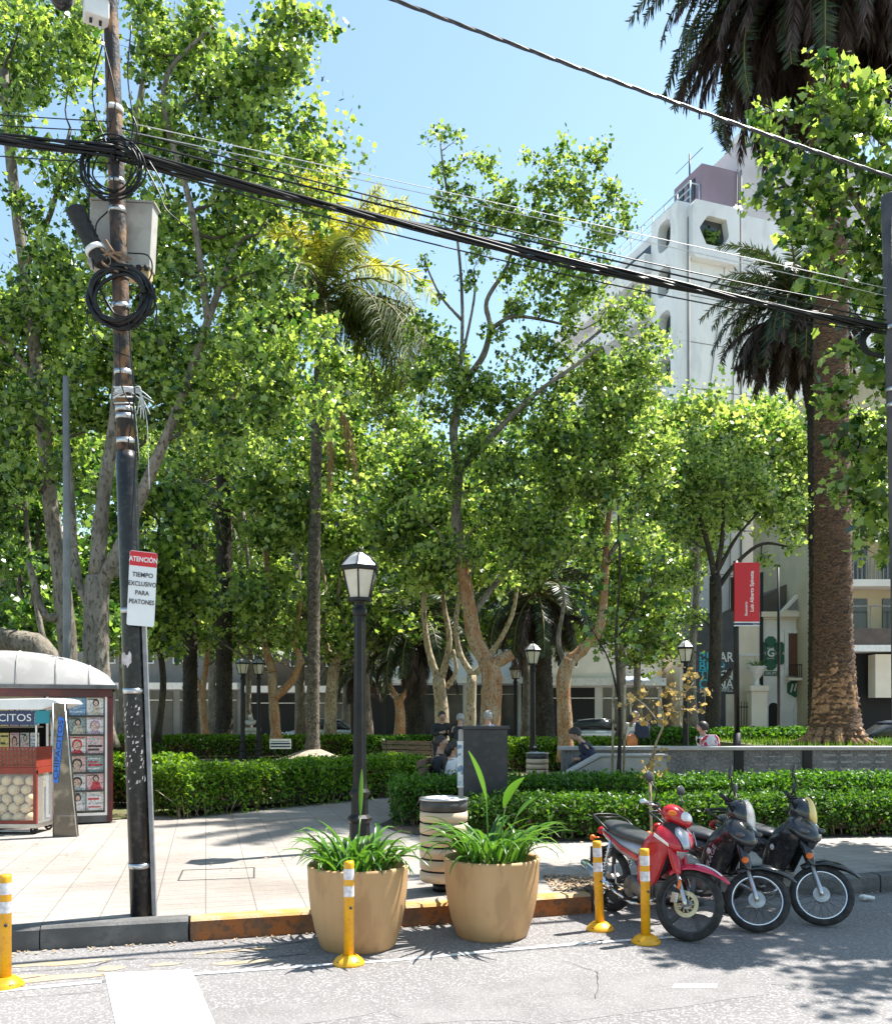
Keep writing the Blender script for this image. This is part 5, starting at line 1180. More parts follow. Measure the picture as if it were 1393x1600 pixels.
    for i in range(13):   # a beak shaped nose that slopes down to the front
        x = -1+2*i/12; k = max(.02,(1-abs(x)**2.6))**.5; wd = (.165 if red else .16)*k*(1-.28*max(0,x)); th_ = .078*k*(1-.2*x)
        rg.append([Mb @ Vector((x*.17, wd*math.copysign(abs(math.cos(t))**.8,math.cos(t)), th_*math.sin(t)*(1 if math.sin(t) > 0 else .7)+(.012 if abs(math.cos(t)) < .3 and math.sin(t) > 0 else 0))) for t in [2*math.pi*j/n for j in range(n)]])
    b.loft(rg); b.build('nose_cowl', body, r)
    b = MB(); b.sphere((.33,0,.885), .028, 12, 8); b.build('nose_badge', m_lens, r)
    if red:
        for nm, mm, wk, x0 in (('nose_slot', m_blackm, .085, -.55), ('nose_plate', m_silver, .07, -.1)):
            b = MB(); rg = []
            for i in range(9):
                x = x0+(1.0-x0)*i/8; k = max(.05,(1-min(1,abs(x))**2.6))**.5; up_ = .004 if nm == 'nose_slot' else .010
                w_ = wk*(1.15-.75*i/8)*(1 if nm == 'nose_slot' else min(1,.35+i*.25))
                rg.append([Mb @ Vector((x*.172+(.006 if i == 8 else 0), w_*q, .078*k*(1-.2*x)*(1-.35*(w_*q/.165)**2)+up_+.010*(1-abs(q)))) for q in (-1,-.5,0,.5,1)])
            b.loft(rg,0,False,True,closed=False); b.build(nm, mm, r, solid=.012)
    if not red:
        for q in (-1,1):
            b = MB(); b.sphere(Mb @ Vector((.07,q*.095,.045)), .05, 14, 8, sc=(1.2,.7,.5)); b.build('indicator', m_winglass_b, r)
    for s in ((-1,) if True else ()):
        b = MB(); b.sphere((.20,s*.19,.63), .028, 12, 6, sc=(.9,.25,1)); b.build('round_sticker', m_reflect, r)
    # tunnel, side covers, seat, tail
    b = MB(); rg = [sect(.30,.05,.78,.60),sect(.20,.075,.70,.44),sect(.08,.085,.63,.40),sect(-.05,.095,.66,.45),sect(-.16,.10,.72,.50)]; b.loft(rg); b.build('centre_tunnel', m_bgrey if red else m_bblk, r, sub=1)
    b = MB(); rg = [sect(.06,.085,.70,.50),sect(-.10,.125,.73,.50),sect(-.30,.13,.73,.54),sect(-.50,.11,.74,.60),sect(-.68,.075,.76,.67),sect(-.76,.04,.76,.70)]; b.loft(rg); b.build('side_cover', m_silver if red else m_bblk, r, sub=1)
    if red:
        for s in (-1,1):
            b = MB(); b.add([(.0,s*.118,.60),(-.25,s*.137,.655),(-.62,s*.092,.742),(-.62,s*.094,.725),(-.25,s*.139,.615),(.0,s*.12,.555)],[(0,1,4,5),(1,2,3,4)]); b.build('side_decal', m_bred, r, solid=.004)
    b = MB(); rg = [sect(.10,.06,.735,.69,14),sect(.02,.105,.775,.69,14),sect(-.14,.135,.785,.69,14),sect(-.30,.145,.80,.70,14),sect(-.46,.14,.835,.72,14),sect(-.60,.12,.845,.745,14),sect(-.68,.08,.835,.77,14)]; b.loft(rg); b.build('seat', m_seat, r, sub=1)
    b = MB(); b.tube([(-.44,-.15,.76),(-.62,-.15,.83),(-.76,-.13,.865),(-.80,-.06,.87),(-.80,.06,.87),(-.76,.13,.865),(-.62,.15,.83),(-.44,.15,.76)], .012, 8); b.tube([(-.70,-.14,.85),(-.70,.14,.85)], .01, 6); b.build('rear_rack', m_black, r)
    b = MB(); b.sphere((-.77,0,.72), .055, 12, 8, sc=(.7,1.3,.8)); b.build('tail_light', mat('tail_red',(.4,.01,.01),rough=.2) , r)
    b = MB(); rg = []
    for i in range(9):
        a = R(60+i*14); d = Vector((math.cos(a),0,math.sin(a))); rg.append([AX_R+d*(WR+.045-.04*q*q)+Vector((0,.065*q,0)) for q in (-1,-.5,0,.5,1)])
    b.loft(rg,0,False,True,closed=False); b.build('rear_mudguard', m_blackm, r, solid=.006)
    b = MB(); b.box(-.865,-.857,-.09,.09,.40,.56,0); b.build('number_plate', m_plate, r)
    for s in (-1,1):
        b = MB(); b.sphere((-.74,s*.14,.66), .028, 10, 8); b.tube([(-.72,s*.05,.66),(-.74,s*.13,.66)], .008, 6); b.build('rear_indicator', m_orange, r)
        b = MB()
        n = 60; b.tube([Vector((-.555+.11*i/n+.024*math.cos(i*.9),s*.125+.024*math.sin(i*.9),.33+.30*i/n)) for i in range(n+1)], .006, 5); b.tube([(-.57,s*.125,.29),(-.44,s*.125,.68)], .012, 8); b.build('shock_absorber', m_chrome, r)
    # engine
    b = MB()
    def cyly(cx, cz, rad, y0, y1, n=20): b.loft([[(cx+rr*math.cos(2*math.pi*j/n), y, cz+rr*math.sin(2*math.pi*j/n)) for j in range(n)] for rr,y in ((rad*.8,y0),(rad,y0+.02),(rad,y1-.02),(rad*.8,y1))])
    cyly(-.10,.31,.105,-.13,.13); cyly(-.0,.30,.085,-.14,.12); b.box(.05,.22,-.065,.065,.28,.40)
    for k in range(6): b.box(.08+.022*k,.088+.022*k,-.085,.085,.265,.415)
    b.build('engine', m_engine, r)
    b = MB(); b.tube([(.17,-.03,.28),(.12,-.08,.20),(-.05,-.13,.18),(-.28,-.15,.23),(-.40,-.155,.27)], .017, 8); b.tube([(-.36,-.155,.26),(-.44,-.157,.285),(-.82,-.165,.40),(-.86,-.166,.41)], [.025,.044,.05,.03], 14); ex = b.build('exhaust', m_chrome, r)
    b = MB(); b.tube([(-.48,-.178,.305),(-.72,-.185,.375)], [.043,.044], 14, squash=.8); b.build('heat_shield', mat('shield_blue',(.28,.36,.42),rough=.35,metal=.4), ex)
    b = MB()
    for s in (-1,1): b.tube([(-.15,s*.09,.34),AX_R+Vector((0,s*.09,0))], .018, 8)
    b.build('swingarm', m_black, r)
    for s in (-1,1):
        b = MB(); b.tube([(.02,s*.10,.22),(.02,s*.25,.24)], .014, 8); b.build('footpeg', m_blackm, r)
        b = MB(); b.tube([(-.30,s*.13,.33),(-.32,s*.23,.34)], .012, 8); b.build('passenger_footpeg', m_blackm, r)
    b = MB(); b.tube([(-.02,-.14,.27),(.07,-.19,.25),(.14,-.2,.27)], .009, 6); b.tube([(-.14,-.14,.3),(-.2,-.2,.33),(-.17,-.23,.50)], .01, 6); b.build('pedals', m_alu, r)
    b = MB(); b.tube([(.0,.11,.2),(-.05,.2,.1),(-.08,.27,.012)], .011, 6); b.box(-.11,-.05,.24,.30,.0,.012); b.build('side_stand', m_black, r)
    if not red:
        text('MIRAGE', .075, m_silver, 'lettering', r, (.215,-.186,.56), (R(90),R(-62),R(-6)), .001, sx=1.1)
    return r
def park(o, front, ang, lean):
    """front: picture contact point of the front wheel; ang: heading from the depth axis towards +x"""
    s = .96; h = Vector((math.sin(ang),-math.cos(ang),0)); f = Vector((front[0],front[1],0))
    o.scale = (s,s,s); c = f-h*(WB/2*s); o.location = (c.x,c.y,-.006); o.rotation_euler = (R(lean),0,math.atan2(h.y,h.x))
red = bike('motorcycle', 'red underbone motorcycle with a grey seat, nearest to the yellow bollards', True, R(32))
park(red, (1.86,6.93), R(20), -2)
blk = bike('motorcycle', 'black underbone motorcycle with a pale headlight between two others', False, R(47))
park(blk, (2.48,7.20), R(23), -2)
bl2 = copy_tree(blk); tag(bl2, 'black underbone motorcycle with a yellowed headlight, farthest from the bollards', 'motorcycle', 'motorcycles parked at the kerb')
park(bl2, (3.09,7.42), R(24), -2)
for ch in bl2.children:
    if ch.name.startswith('lettering'): bpy.data.objects.remove(ch)
    elif ch.name.startswith('headlight_cowl'):
        for k in ch.children:
            if k.name.startswith('headlight'):
                k.data = k.data.copy(); k.data.materials.clear(); k.data.materials.append(m_lensy); k['label'] = 'yellowed headlight'
# bleached cloth tied to the first black bike
# ================================================================ newspaper kiosk
KY, KX1, KX0 = 13.1, -4.83, -8.1
kr = empty('newspaper_kiosk', (-6.5,KY+.7,PZ), 0, 'red framed newspaper kiosk with a white domed roof at the left', 'kiosk')
m_roof = mat('kiosk_roof', (.31,.30,.285), (.25,.24,.228), scale=1.5, rough=.6, c3=(.4,.38,.36), s3=5, a3=.3, spec=.3)
m_trim = mat('kiosk_trim', (.10,.10,.105), (.06,.06,.06), scale=5, rough=.4)
m_shelf = mat('kiosk_back_panel', (.33,.30,.22), (.26,.235,.17), scale=3, rough=.6)
ZE = 2.15; b = MB()
cx, hw, hd, hh = (KX0+KX1)/2, (KX1-KX0)/2+.06, .95, .52
rows = []; n = 28; m = 14
for j in range(m+1):
    v = -1+2*j/m; row = []
    for i in range(n+1):
        u = -1+2*i/n
        z = hh*(1-abs(u)**2.4)**.62*(1-abs(v)**4)**.5 if abs(u) < 1 and abs(v) < 1 else 0
        row.append((cx+hw*u, KY+.75+hd*v, ZE+z))
    rows.append(row)
b.loft(rows,0,False,True,closed=False); rf = b.build('roof', m_roof, kr, True)
b = MB()
for u in (-.62,-.2,.22,.52,.78):
    pts = []
    for j in range(m+1):
        v = -1+2*j/m; z = hh*(1-abs(u)**2.4)**.62*(1-abs(v)**4)**.5 if abs(v) < 1 else 0
        pts.append((cx+hw*u, KY+.75+hd*v, ZE+z+.002))
    b.tube(pts, .011, 5)
b.build('roof_seam', m_conc, rf, True)
b = MB(); b.box(KX0-.07,KX1+.07,KY-.22,KY-.16,ZE-.05,ZE+.015); b.box(KX0-.07,KX1+.07,KY+1.66,KY+1.72,ZE-.05,ZE+.015); b.box(KX1+.01,KX1+.07,KY-.16,KY+1.66,ZE-.05,ZE+.015); b.box(KX0-.07,KX0-.01,KY-.16,KY+1.66,ZE-.05,ZE+.015); b.build('eave', m_trim, kr, True, bevel=.012)
b = MB(); b.box(KX0,KX1,KY-.14,KY+1.6,ZE-.16,ZE-.052); b.build('fascia', m_kred, kr, True)
for x, y in ((KX1-.07,KY-.12),(KX1-.07,KY+1.5),(KX0,KY-.12),(KX0,KY+1.5)):
    b = MB(); b.box(x,x+.07,y,y+.07,PZ+.02,ZE-.16); b.build('post', m_kred, kr, True, bevel=.01)
b = MB(); b.box(KX0+.08,KX1-.075,KY+.3,KY+1.5,PZ+.05,ZE-.165); b.build('cabin', m_dark, kr, True)
b = MB(); b.box(KX1-.074,KX1-.03,KY-.04,KY+1.49,PZ+.1,ZE-.165); b.build('side_panel', m_kred, kr, True)
b = MB(); b.box(KX0+.05,KX1-.02,KY-.10,KY+1.5,PZ+.02,PZ+.16); b.build('plinth', m_trim, kr, True)
X0, X1 = -5.68, -4.93
# the hinged display case on the right: back panel, frame, shelves
b = MB(); b.box(X0,X1,KY-.02,KY+.02,.32,2.0); b.build('display_back', m_shelf, kr, True)
b = MB()
for x0,x1,z0,z1 in ((X0-.03,X0,.28,2.04),(X1,X1+.03,.28,2.04),(X0,X1,.28,.32),(X0,X1,2.0,2.04)): b.box(x0,x1,KY-.11,KY+.0,z0,z1)
b.build('display_frame', m_whitepaint, kr, True)
b = MB()
for z in (1.72,1.45,1.17,.90,.64): b.box(X0,X1,KY-.10,KY-.021,z-.012,z)
b.build('shelf', m_trim, kr, True)
b = MB(); b.box(KX0+.2,-5.75,KY-.06,KY-.02,1.93,1.99); b.box(-6.6,-5.75,KY-.06,KY-.02,1.55,1.57); b.box(-6.6,-5.75,KY-.06,KY-.02,1.2,1.22); b.build('counter_shelf', m_shelf, kr, True)
# magazines: thin boards with a printed cover
def cmat(n, c): return mat('print_'+n, c, tuple(x*.5 for x in c), scale=26, rough=.4, lo=.5, hi=.62, c3=tuple(min(.8,x*1.5+.12) for x in c), s3=45, a3=.7)
MC = {'pink':cmat('pink',(.66,.42,.42)),'white':cmat('white',(.7,.68,.66)),'red':cmat('red',(.5,.03,.05)),'blue':cmat('blue',(.16,.32,.48)),'teal':cmat('teal',(.22,.30,.30)),'skin':cmat('skin',(.62,.42,.33)),'dark':cmat('dark',(.03,.025,.025)),'yellow':cmat('yellow',(.50,.44,.34)),'lemon':cmat('lemon',(.70,.60,.20)),'mauve':cmat('mauve',(.40,.28,.38)),'grey':cmat('grey',(.4,.45,.47))}
random.seed(12)
def magazine(x0, x1, z0, z1, bgc, hair, top, kind, label, y=KY-.055):
    r = empty('magazine', ((x0+x1)/2,y,z0), 0, label, 'magazine', 'magazines on show in the kiosk')
    w_, h = (x1-x0)/2*.95, (z1-z0)
    b = MB(); b.box(-w_,w_,0,.008,0,h*.97); b.build('pages', MC['white'], r)
    mats = [MC[bgc],MC[hair],MC['skin'],MC[top]]; b = MB()
    b.box(-w_,w_,-.003,-.0005,0,h*.97,0)
    def el(cx, cz, rx, rz, d, mi, n=14):
        b.prism([(cx+rx*math.cos(2*math.pi*i/n),cz+rz*math.sin(2*math.pi*i/n)) for i in range(n)], .0012, 'y', -.003-d, mi)
    if kind == 'face':
        el(0,h*.5,w_*.62,h*.32,.0015,1); el(0,h*.44,w_*.42,h*.25,.003,2); b.prism([(-w_*.8,0),(w_*.8,0),(w_*.35,h*.22),(-w_*.35,h*.22)], .001,'y',-.0055,3)
        for s in (-1,1): el(s*w_*.18,h*.49,w_*.09,h*.022,.0045,1,8)
        el(0,h*.33,w_*.14,h*.02,.0045,3,8); b.box(-w_*.9,w_*.9,-.0062,-.005,h*.85,h*.93,3)
    elif kind == 'figure':
        el(w_*.1,h*.68,w_*.4,h*.2,.0015,1); el(w_*.1,h*.66,w_*.24,h*.14,.003,2); b.prism([(-w_*.6,0),(w_*.8,0),(w_*.5,h*.5),(-w_*.3,h*.5)], .001,'y',-.0055,3); b.box(-w_*.9,w_*.3,-.0062,-.005,h*.86,h*.92,1)
    else:
        for k in range(4): b.box(-w_*.85,w_*random.uniform(.1,.85),-.0052,-.004,h*(.15+.2*k),h*(.15+.2*k+random.uniform(.05,.13)),random.choice((1,3)))
    b.build('cover', mats, r); return r
rowspec = [(1.725,1.985,[('grey','dark','blue','text','grey cover magazine, first on the top shelf of the kiosk display'),('blue','grey','white','text','blue cover magazine second on the top shelf of the kiosk display'),('white','dark','yellow','figure','white cover magazine with a figure, right end of the top shelf')]),
 (1.455,1.70,[('yellow','teal','dark','text','tan cover magazine, left on the second shelf'),('teal','dark','yellow','figure','teal cover magazine in the middle of the second shelf'),('white','mauve','mauve','face','white and mauve face cover at the right of the second shelf')]),
 (1.175,1.43,[('pink','dark','red','face','pink cover with a large face, left on the third shelf'),('white','red','red','face','white cover with a red haired bust in the third shelf middle'),('pink','dark','grey','text','pink cover of text lines at the right of the third shelf')]),
 (.905,1.15,[('pink','dark','pink','figure','pink cover with a dark figure, left on the fourth shelf'),('pink','dark','skin','face','pink cover with a dark haired face, fourth shelf middle'),('teal','white','red','text','small dark mixed cover at the right of the fourth shelf')]),
 (.645,.885,[('white','dark','white','figure','white cover with dark hair, left on the fifth shelf'),('white','dark','grey','face','white cover with a central face on the fifth shelf'),('pink','dark','red','figure','pink cover with wavy dark hair at the right of the fifth shelf')]),
 (.35,.625,[('grey','white','dark','text','grey cover with pale lines, left on the bottom shelf'),('grey','dark','white','figure','grey cover with a figure in the bottom shelf middle'),('white','red','grey','text','white cover with a red line, right end of the bottom shelf')])]
for z0, z1, it in rowspec:
    w3 = (X1-X0-.03)/3
    for i, (a,h,t,k,lb) in enumerate(it): magazine(X0+.015+w3*i, X0+.015+w3*(i+1), z0, z1, a, h, t, k, lb)
LBK = ['mauve','grey','lemon','blue','white','pink','teal']
for k in range(14):
    x = -6.7+.13*(k%7); z = 1.225 if k < 7 else 1.575
    magazine(x, x+.12, z, z+.26, LBK[(k*3)%7], 'dark', LBK[(k*5+1)%7], ['text','face','figure'][k%3], '%s cover magazine, %s from the left on the %s counter shelf of the kiosk' % (LBK[(k*3)%7].replace('lemon','pale yellow'), ['first','second','third','fourth','fifth','sixth','seventh'][k%7], 'lower' if k < 7 else 'upper'), KY-.05)
# yellow papers hanging beside the cart
random.seed(5)
for i, (x,z,lb) in enumerate([(-5.98,.98,'yellow printed newspaper sheet, upper left of four beside the snack cart'),(-5.84,.96,'yellow printed newspaper sheet, upper right of four beside the snack cart'),(-5.97,.70,'yellow printed newspaper sheet, lower left of four beside the snack cart'),(-5.83,.72,'yellow printed newspaper sheet, lower right of four beside the snack cart')]):
    magazine(x, x+.13, z, z+.27, 'lemon', 'dark', 'white', 'text', lb, KY-.16)

KT = R(20); pv = Vector((KX1,KY-.12,0)); Rk = Matrix.Rotation(KT,4,'Z')
for o in [kr]+[q for q in bpy.data.objects if q.parent is None and q.name.split('.')[0] == 'magazine']:
    o.location = pv+Rk @ (o.location-pv); o.rotation_euler = (0,0,KT)
# ---------------------------------------------------------------- snack cart
CY = 11.75; CXR = (57-CX)/FPX*CY
cr = empty('snack_cart', (CXR-.5,CY,PZ), 0, 'red framed glass snack cart on wheels with a white awning at the left edge', 'cart')
m_cred = mat('cart_red', (.26,.035,.018), (.20,.028,.015), scale=5, rough=.45)
W0 = CXR-1.15
b = MB(); b.box(W0,CXR,CY,CY+.55,.24,.30); b.build('tray', m_steel, cr, True, bevel=.005)
b = MB()
for x in (W0,CXR-.045):
    for y in (CY,CY+.51): b.box(x,x+.045,y,y+.04,.302,1.0)
b.box(W0,CXR,CY-.004,CY+.036,.955,1.04); b.box(W0,CXR,CY+.514,CY+.554,.955,1.04); b.box(W0+.046,CXR-.046,CY-.004,CY+.03,.302,.345); b.box(CXR-.04,CXR+.004,CY+.037,CY+.513,.955,1.04)
b.build('case_frame', m_cred, cr, True)
b = MB(); b.box(W0+.045,CXR-.045,CY+.012,CY+.017,.346,.954); b.box(CXR-.018,CXR-.013,CY+.042,CY+.508,.303,.954); b.build('case_glass', glassmat('case_glass', (.9,.95,.95), .10), cr, True)
b = MB(); b.box(W0+.045,CXR-.045,CY+.30,CY+.31,.303,.954); b.build('case_back', mat('case_back',(.35,.22,.1),(.25,.15,.07),scale=4,rough=.8), cr, True)
# lattice basket above
LT, LB_ = 1.31, 1.045
b = MB(); b.box(W0,CXR,CY-.002,CY+.02,LT-.02,LT); b.box(W0,CXR,CY-.002,CY+.02,LB_,LB_+.02); b.box(CXR-.02,CXR,CY-.002,CY+.02,LB_+.02,LT-.02); b.box(W0,W0+.02,CY-.002,CY+.02,LB_+.02,LT-.02)
k = 0; x = W0+.03
while x < CXR-.02: b.box(x,x+.018,CY+.003,CY+.012,LB_+.02,LT-.02); x += .05
z = LB_+.05
while z < LT-.03: b.box(W0+.02,CXR-.02,CY+.002,CY+.011,z,z+.018); z += .05
b.box(CXR-.02,CXR,CY+.02,CY+.5,LB_,LT); b.build('lattice_basket', m_cred, cr, True)
b = MB(); b.box(W0+.03,CXR-.03,CY+.06,CY+.08,LB_,LT-.03); b.build('basket_lining', mat('basket_paper',(.62,.45,.3),(.5,.35,.22),scale=15,rough=.8), cr, True)
b = MB(); 
for x in (W0+.02,CXR-.03):
    for y in (CY+.03,CY+.5): b.box(x,x+.022,y,y+.022,LT,1.80)
b.build('awning_post', m_alu, cr, True)
b = MB(); b.prism([(W0-.15,1.80),(CXR+.1,1.80),(CXR+.36,1.88),(CXR+.30,1.93),(CXR+.2,1.95),(W0-.15,1.92)], .75, 'y', CY-.12); b.build('awning', m_whitepaint, cr, True, bevel=.012)
m_navy = mat('navy_strip',(.02,.035,.10),rough=.4)
b = MB(); b.box(W0,CXR-.01,CY-.05,CY-.04,1.60,1.785); b.build('name_strip', m_navy, cr, True)
text('CHIPACITOS', .135, m_whitepaint, 'lettering', cr, Vector((CXR-.04,CY-.052,1.69))-wloc(cr), (R(90),0,0), .001, 'RIGHT', 1.15)
b = MB(); b.box(CXR+.0,CXR+.19,CY-.045,CY-.035,1.62,1.79); b.build('teal_flap', mat('teal_cloth',(.02,.25,.32),rough=.6), cr, True)
for x in (W0+.15,CXR-.06):
    for y in (CY+.06,CY+.49):
        b = MB(); b.torus((x,y,PZ+.055), .042, .014, 'y', 18, 8); b.tube([(x,y-.02,PZ+.055),(x,y+.02,PZ+.055)], .02, 8); wv_ = b.build('caster', m_blackm, cr, True)
        b = MB(); b.tube([(x,y-.025,PZ+.055),(x-.01,y-.025,.235)], .01, 6); b.tube([(x,y+.025,PZ+.055),(x-.01,y+.025,.235)], .01, 6); b.build('fork', m_alu, wv_, True)
b = MB(); b.tube([(W0,CY+.06,.20),(CXR-.12,CY+.06,.20)], .018, 8); b.build('axle_bar', m_alu, cr, True)
# chipa breads in the glass case
m_bread = mat('chipa_bread', (.68,.50,.26), (.60,.40,.17), scale=9, rough=.7, c3=(.75,.62,.40), s3=7, a3=.6, bump=.2, bscale=20)
random.seed(8); bread = None
pos = ['bottom left','bottom middle','bottom right','second row left','second row middle','second row right','third row left','third row middle','third row right','top row left','top row middle','top row right']
k = 0
for row in range(5):
    for cI in range(4):
        x = CXR-.13-.155*cI+(.06 if row%2 else 0)*(-1); z = .303+.072+row*.122; y = CY+.10+random.uniform(0,.02)
        if x < W0+.12: continue
        if bread is None:
            b = MB(); b.sphere((0,0,0), .074, 18, 12, sc=(1.05,.9,.93)); b.sphere((.055,-.03,-.045), .022, 10, 8); o = b.build('chipa_bread', m_bread); bread = o
        else: o = bread.copy(); COL.objects.link(o)
        o.location = (x,y,z); o.rotation_euler = (random.uniform(-.5,.5),random.uniform(-1,1),random.uniform(-.6,.6)); s = random.uniform(.88,1.06); o.scale = (s,s,s)
        tag(o, 'round bread, %s from the right in %s of the cart' % (['first','second','third','fourth'][cI], ['the bottom row','the second row up','the middle row','the fourth row up','the top row'][row]), 'bread', 'chipa breads in the cart case'); k += 1
# steel panel with the blue name board
SY = 11.55
def kx(px, Y): return (px-CX)/FPX*Y
def kz(py, Y): return CAMZ-(py-HY)/FPX*Y
r = empty('steel_stand', (kx(102,SY),SY,PZ), 0, 'tapering stainless steel stand with a blue vertical name board beside the snack cart', 'stand')
b = MB(); b.prism([(kx(83,SY),PZ),(kx(120,SY),PZ),(kx(101,SY),kz(1099,SY)),(kx(83,SY),kz(1099,SY))], .07, 'y', SY); b.build('shell', mat('stand_steel',(.16,.14,.12),(.10,.09,.08),scale=2.5,rough=.3,metal=.85,c3=(.42,.36,.28),s3=4,a3=.6), r, True)
b = MB(); b.tube([(kx(83,SY),SY-.003,PZ),(kx(83,SY),SY-.003,kz(1099,SY))], .006, 6); b.tube([(kx(120,SY),SY-.003,PZ),(kx(101,SY),SY-.003,kz(1099,SY))], .008, 6); b.tube([(kx(83,SY),SY-.003,kz(1275,SY)),(kx(118,SY),SY-.003,kz(1275,SY))], .004, 6); b.build('edge_trim', m_alu, r, True)
b = MB(); b.prism([(kx(83,SY),kz(1222,SY)),(kx(91,SY),kz(1224,SY)),(kx(101,SY),kz(1123,SY)),(kx(92,SY),kz(1119,SY))], .006, 'y', SY-.008); nb = b.build('name_board', mat('board_blue',(.03,.17,.62),(.03,.15,.55),scale=3,rough=.45), r, True)
text('CHIPACITOS', .088, m_ink, 'lettering', r, Vector((kx(91.5,SY),SY-.0095,kz(1172,SY)))-wloc(r), (R(90),R(-84.5),0), .001, 'CENTER', 1.55)
# ================================================================ people
m_skin = mat('skin', (.50,.30,.21), (.42,.24,.165), scale=12, rough=.55)
m_hairk = mat('hair_dark', (.018,.013,.011), (.035,.025,.02), scale=40, rough=.5, stretch=(1,1,6))
m_hairg = mat('hair_grey', (.42,.40,.38), (.25,.24,.23), scale=30, rough=.6)
m_suit = mat('suit_navy', (.018,.025,.055), (.028,.036,.07), scale=14, rough=.8)
m_jack = mat('jacket_black', (.014,.014,.015), (.026,.026,.028), scale=14, rough=.75)
m_shirtw = mat('shirt_white', (.72,.70,.70), (.6,.58,.6), scale=9, rough=.8)
m_shirtb = mat('shirt_blue', (.06,.14,.34), (.09,.2,.42), scale=9, rough=.8)
m_shirtr = mat('shirt_red_print', (.55,.02,.07), (.7,.62,.62), scale=7, rough=.8, lo=.48, hi=.52)
m_trk = mat('trousers_dark', (.02,.022,.028), (.035,.037,.045), scale=14, rough=.85)
m_eye = mat('eye', (.02,.015,.012), rough=.2)
def skinmesh(name, V, E, Rd, m, parent, sub=2, root=0, fat=1.0):
    me = bpy.data.meshes.new('t'); me.from_pydata([tuple(v) for v in V], E, []); o = bpy.data.objects.new('t', me); COL.objects.link(o)
    sk = o.modifiers.new('s','SKIN'); sk.use_smooth_shade = True; sk.branch_smoothing = .4
    for i, r_ in enumerate(Rd):
        r_ = tuple(q*fat for q in r_) if hasattr(r_,'__len__') else r_*fat
        s = me.skin_vertices[0].data[i]; s.radius = r_ if hasattr(r_,'__len__') else (r_,r_); s.use_root = (i == root)
    q = o.modifiers.new('u','SUBSURF'); q.levels = sub; q.render_levels = sub
    bpy.context.view_layer.update()
    m2 = bpy.data.meshes.new_from_object(o.evaluated_get(bpy.context.evaluated_depsgraph_get())); bpy.data.objects.remove(o)
    m2.materials.clear(); m2.materials.append(m); m2.name = name
    for p in m2.polygons: p.use_smooth = True
    o = bpy.data.objects.new(name, m2); COL.objects.link(o); o.parent = parent; return o
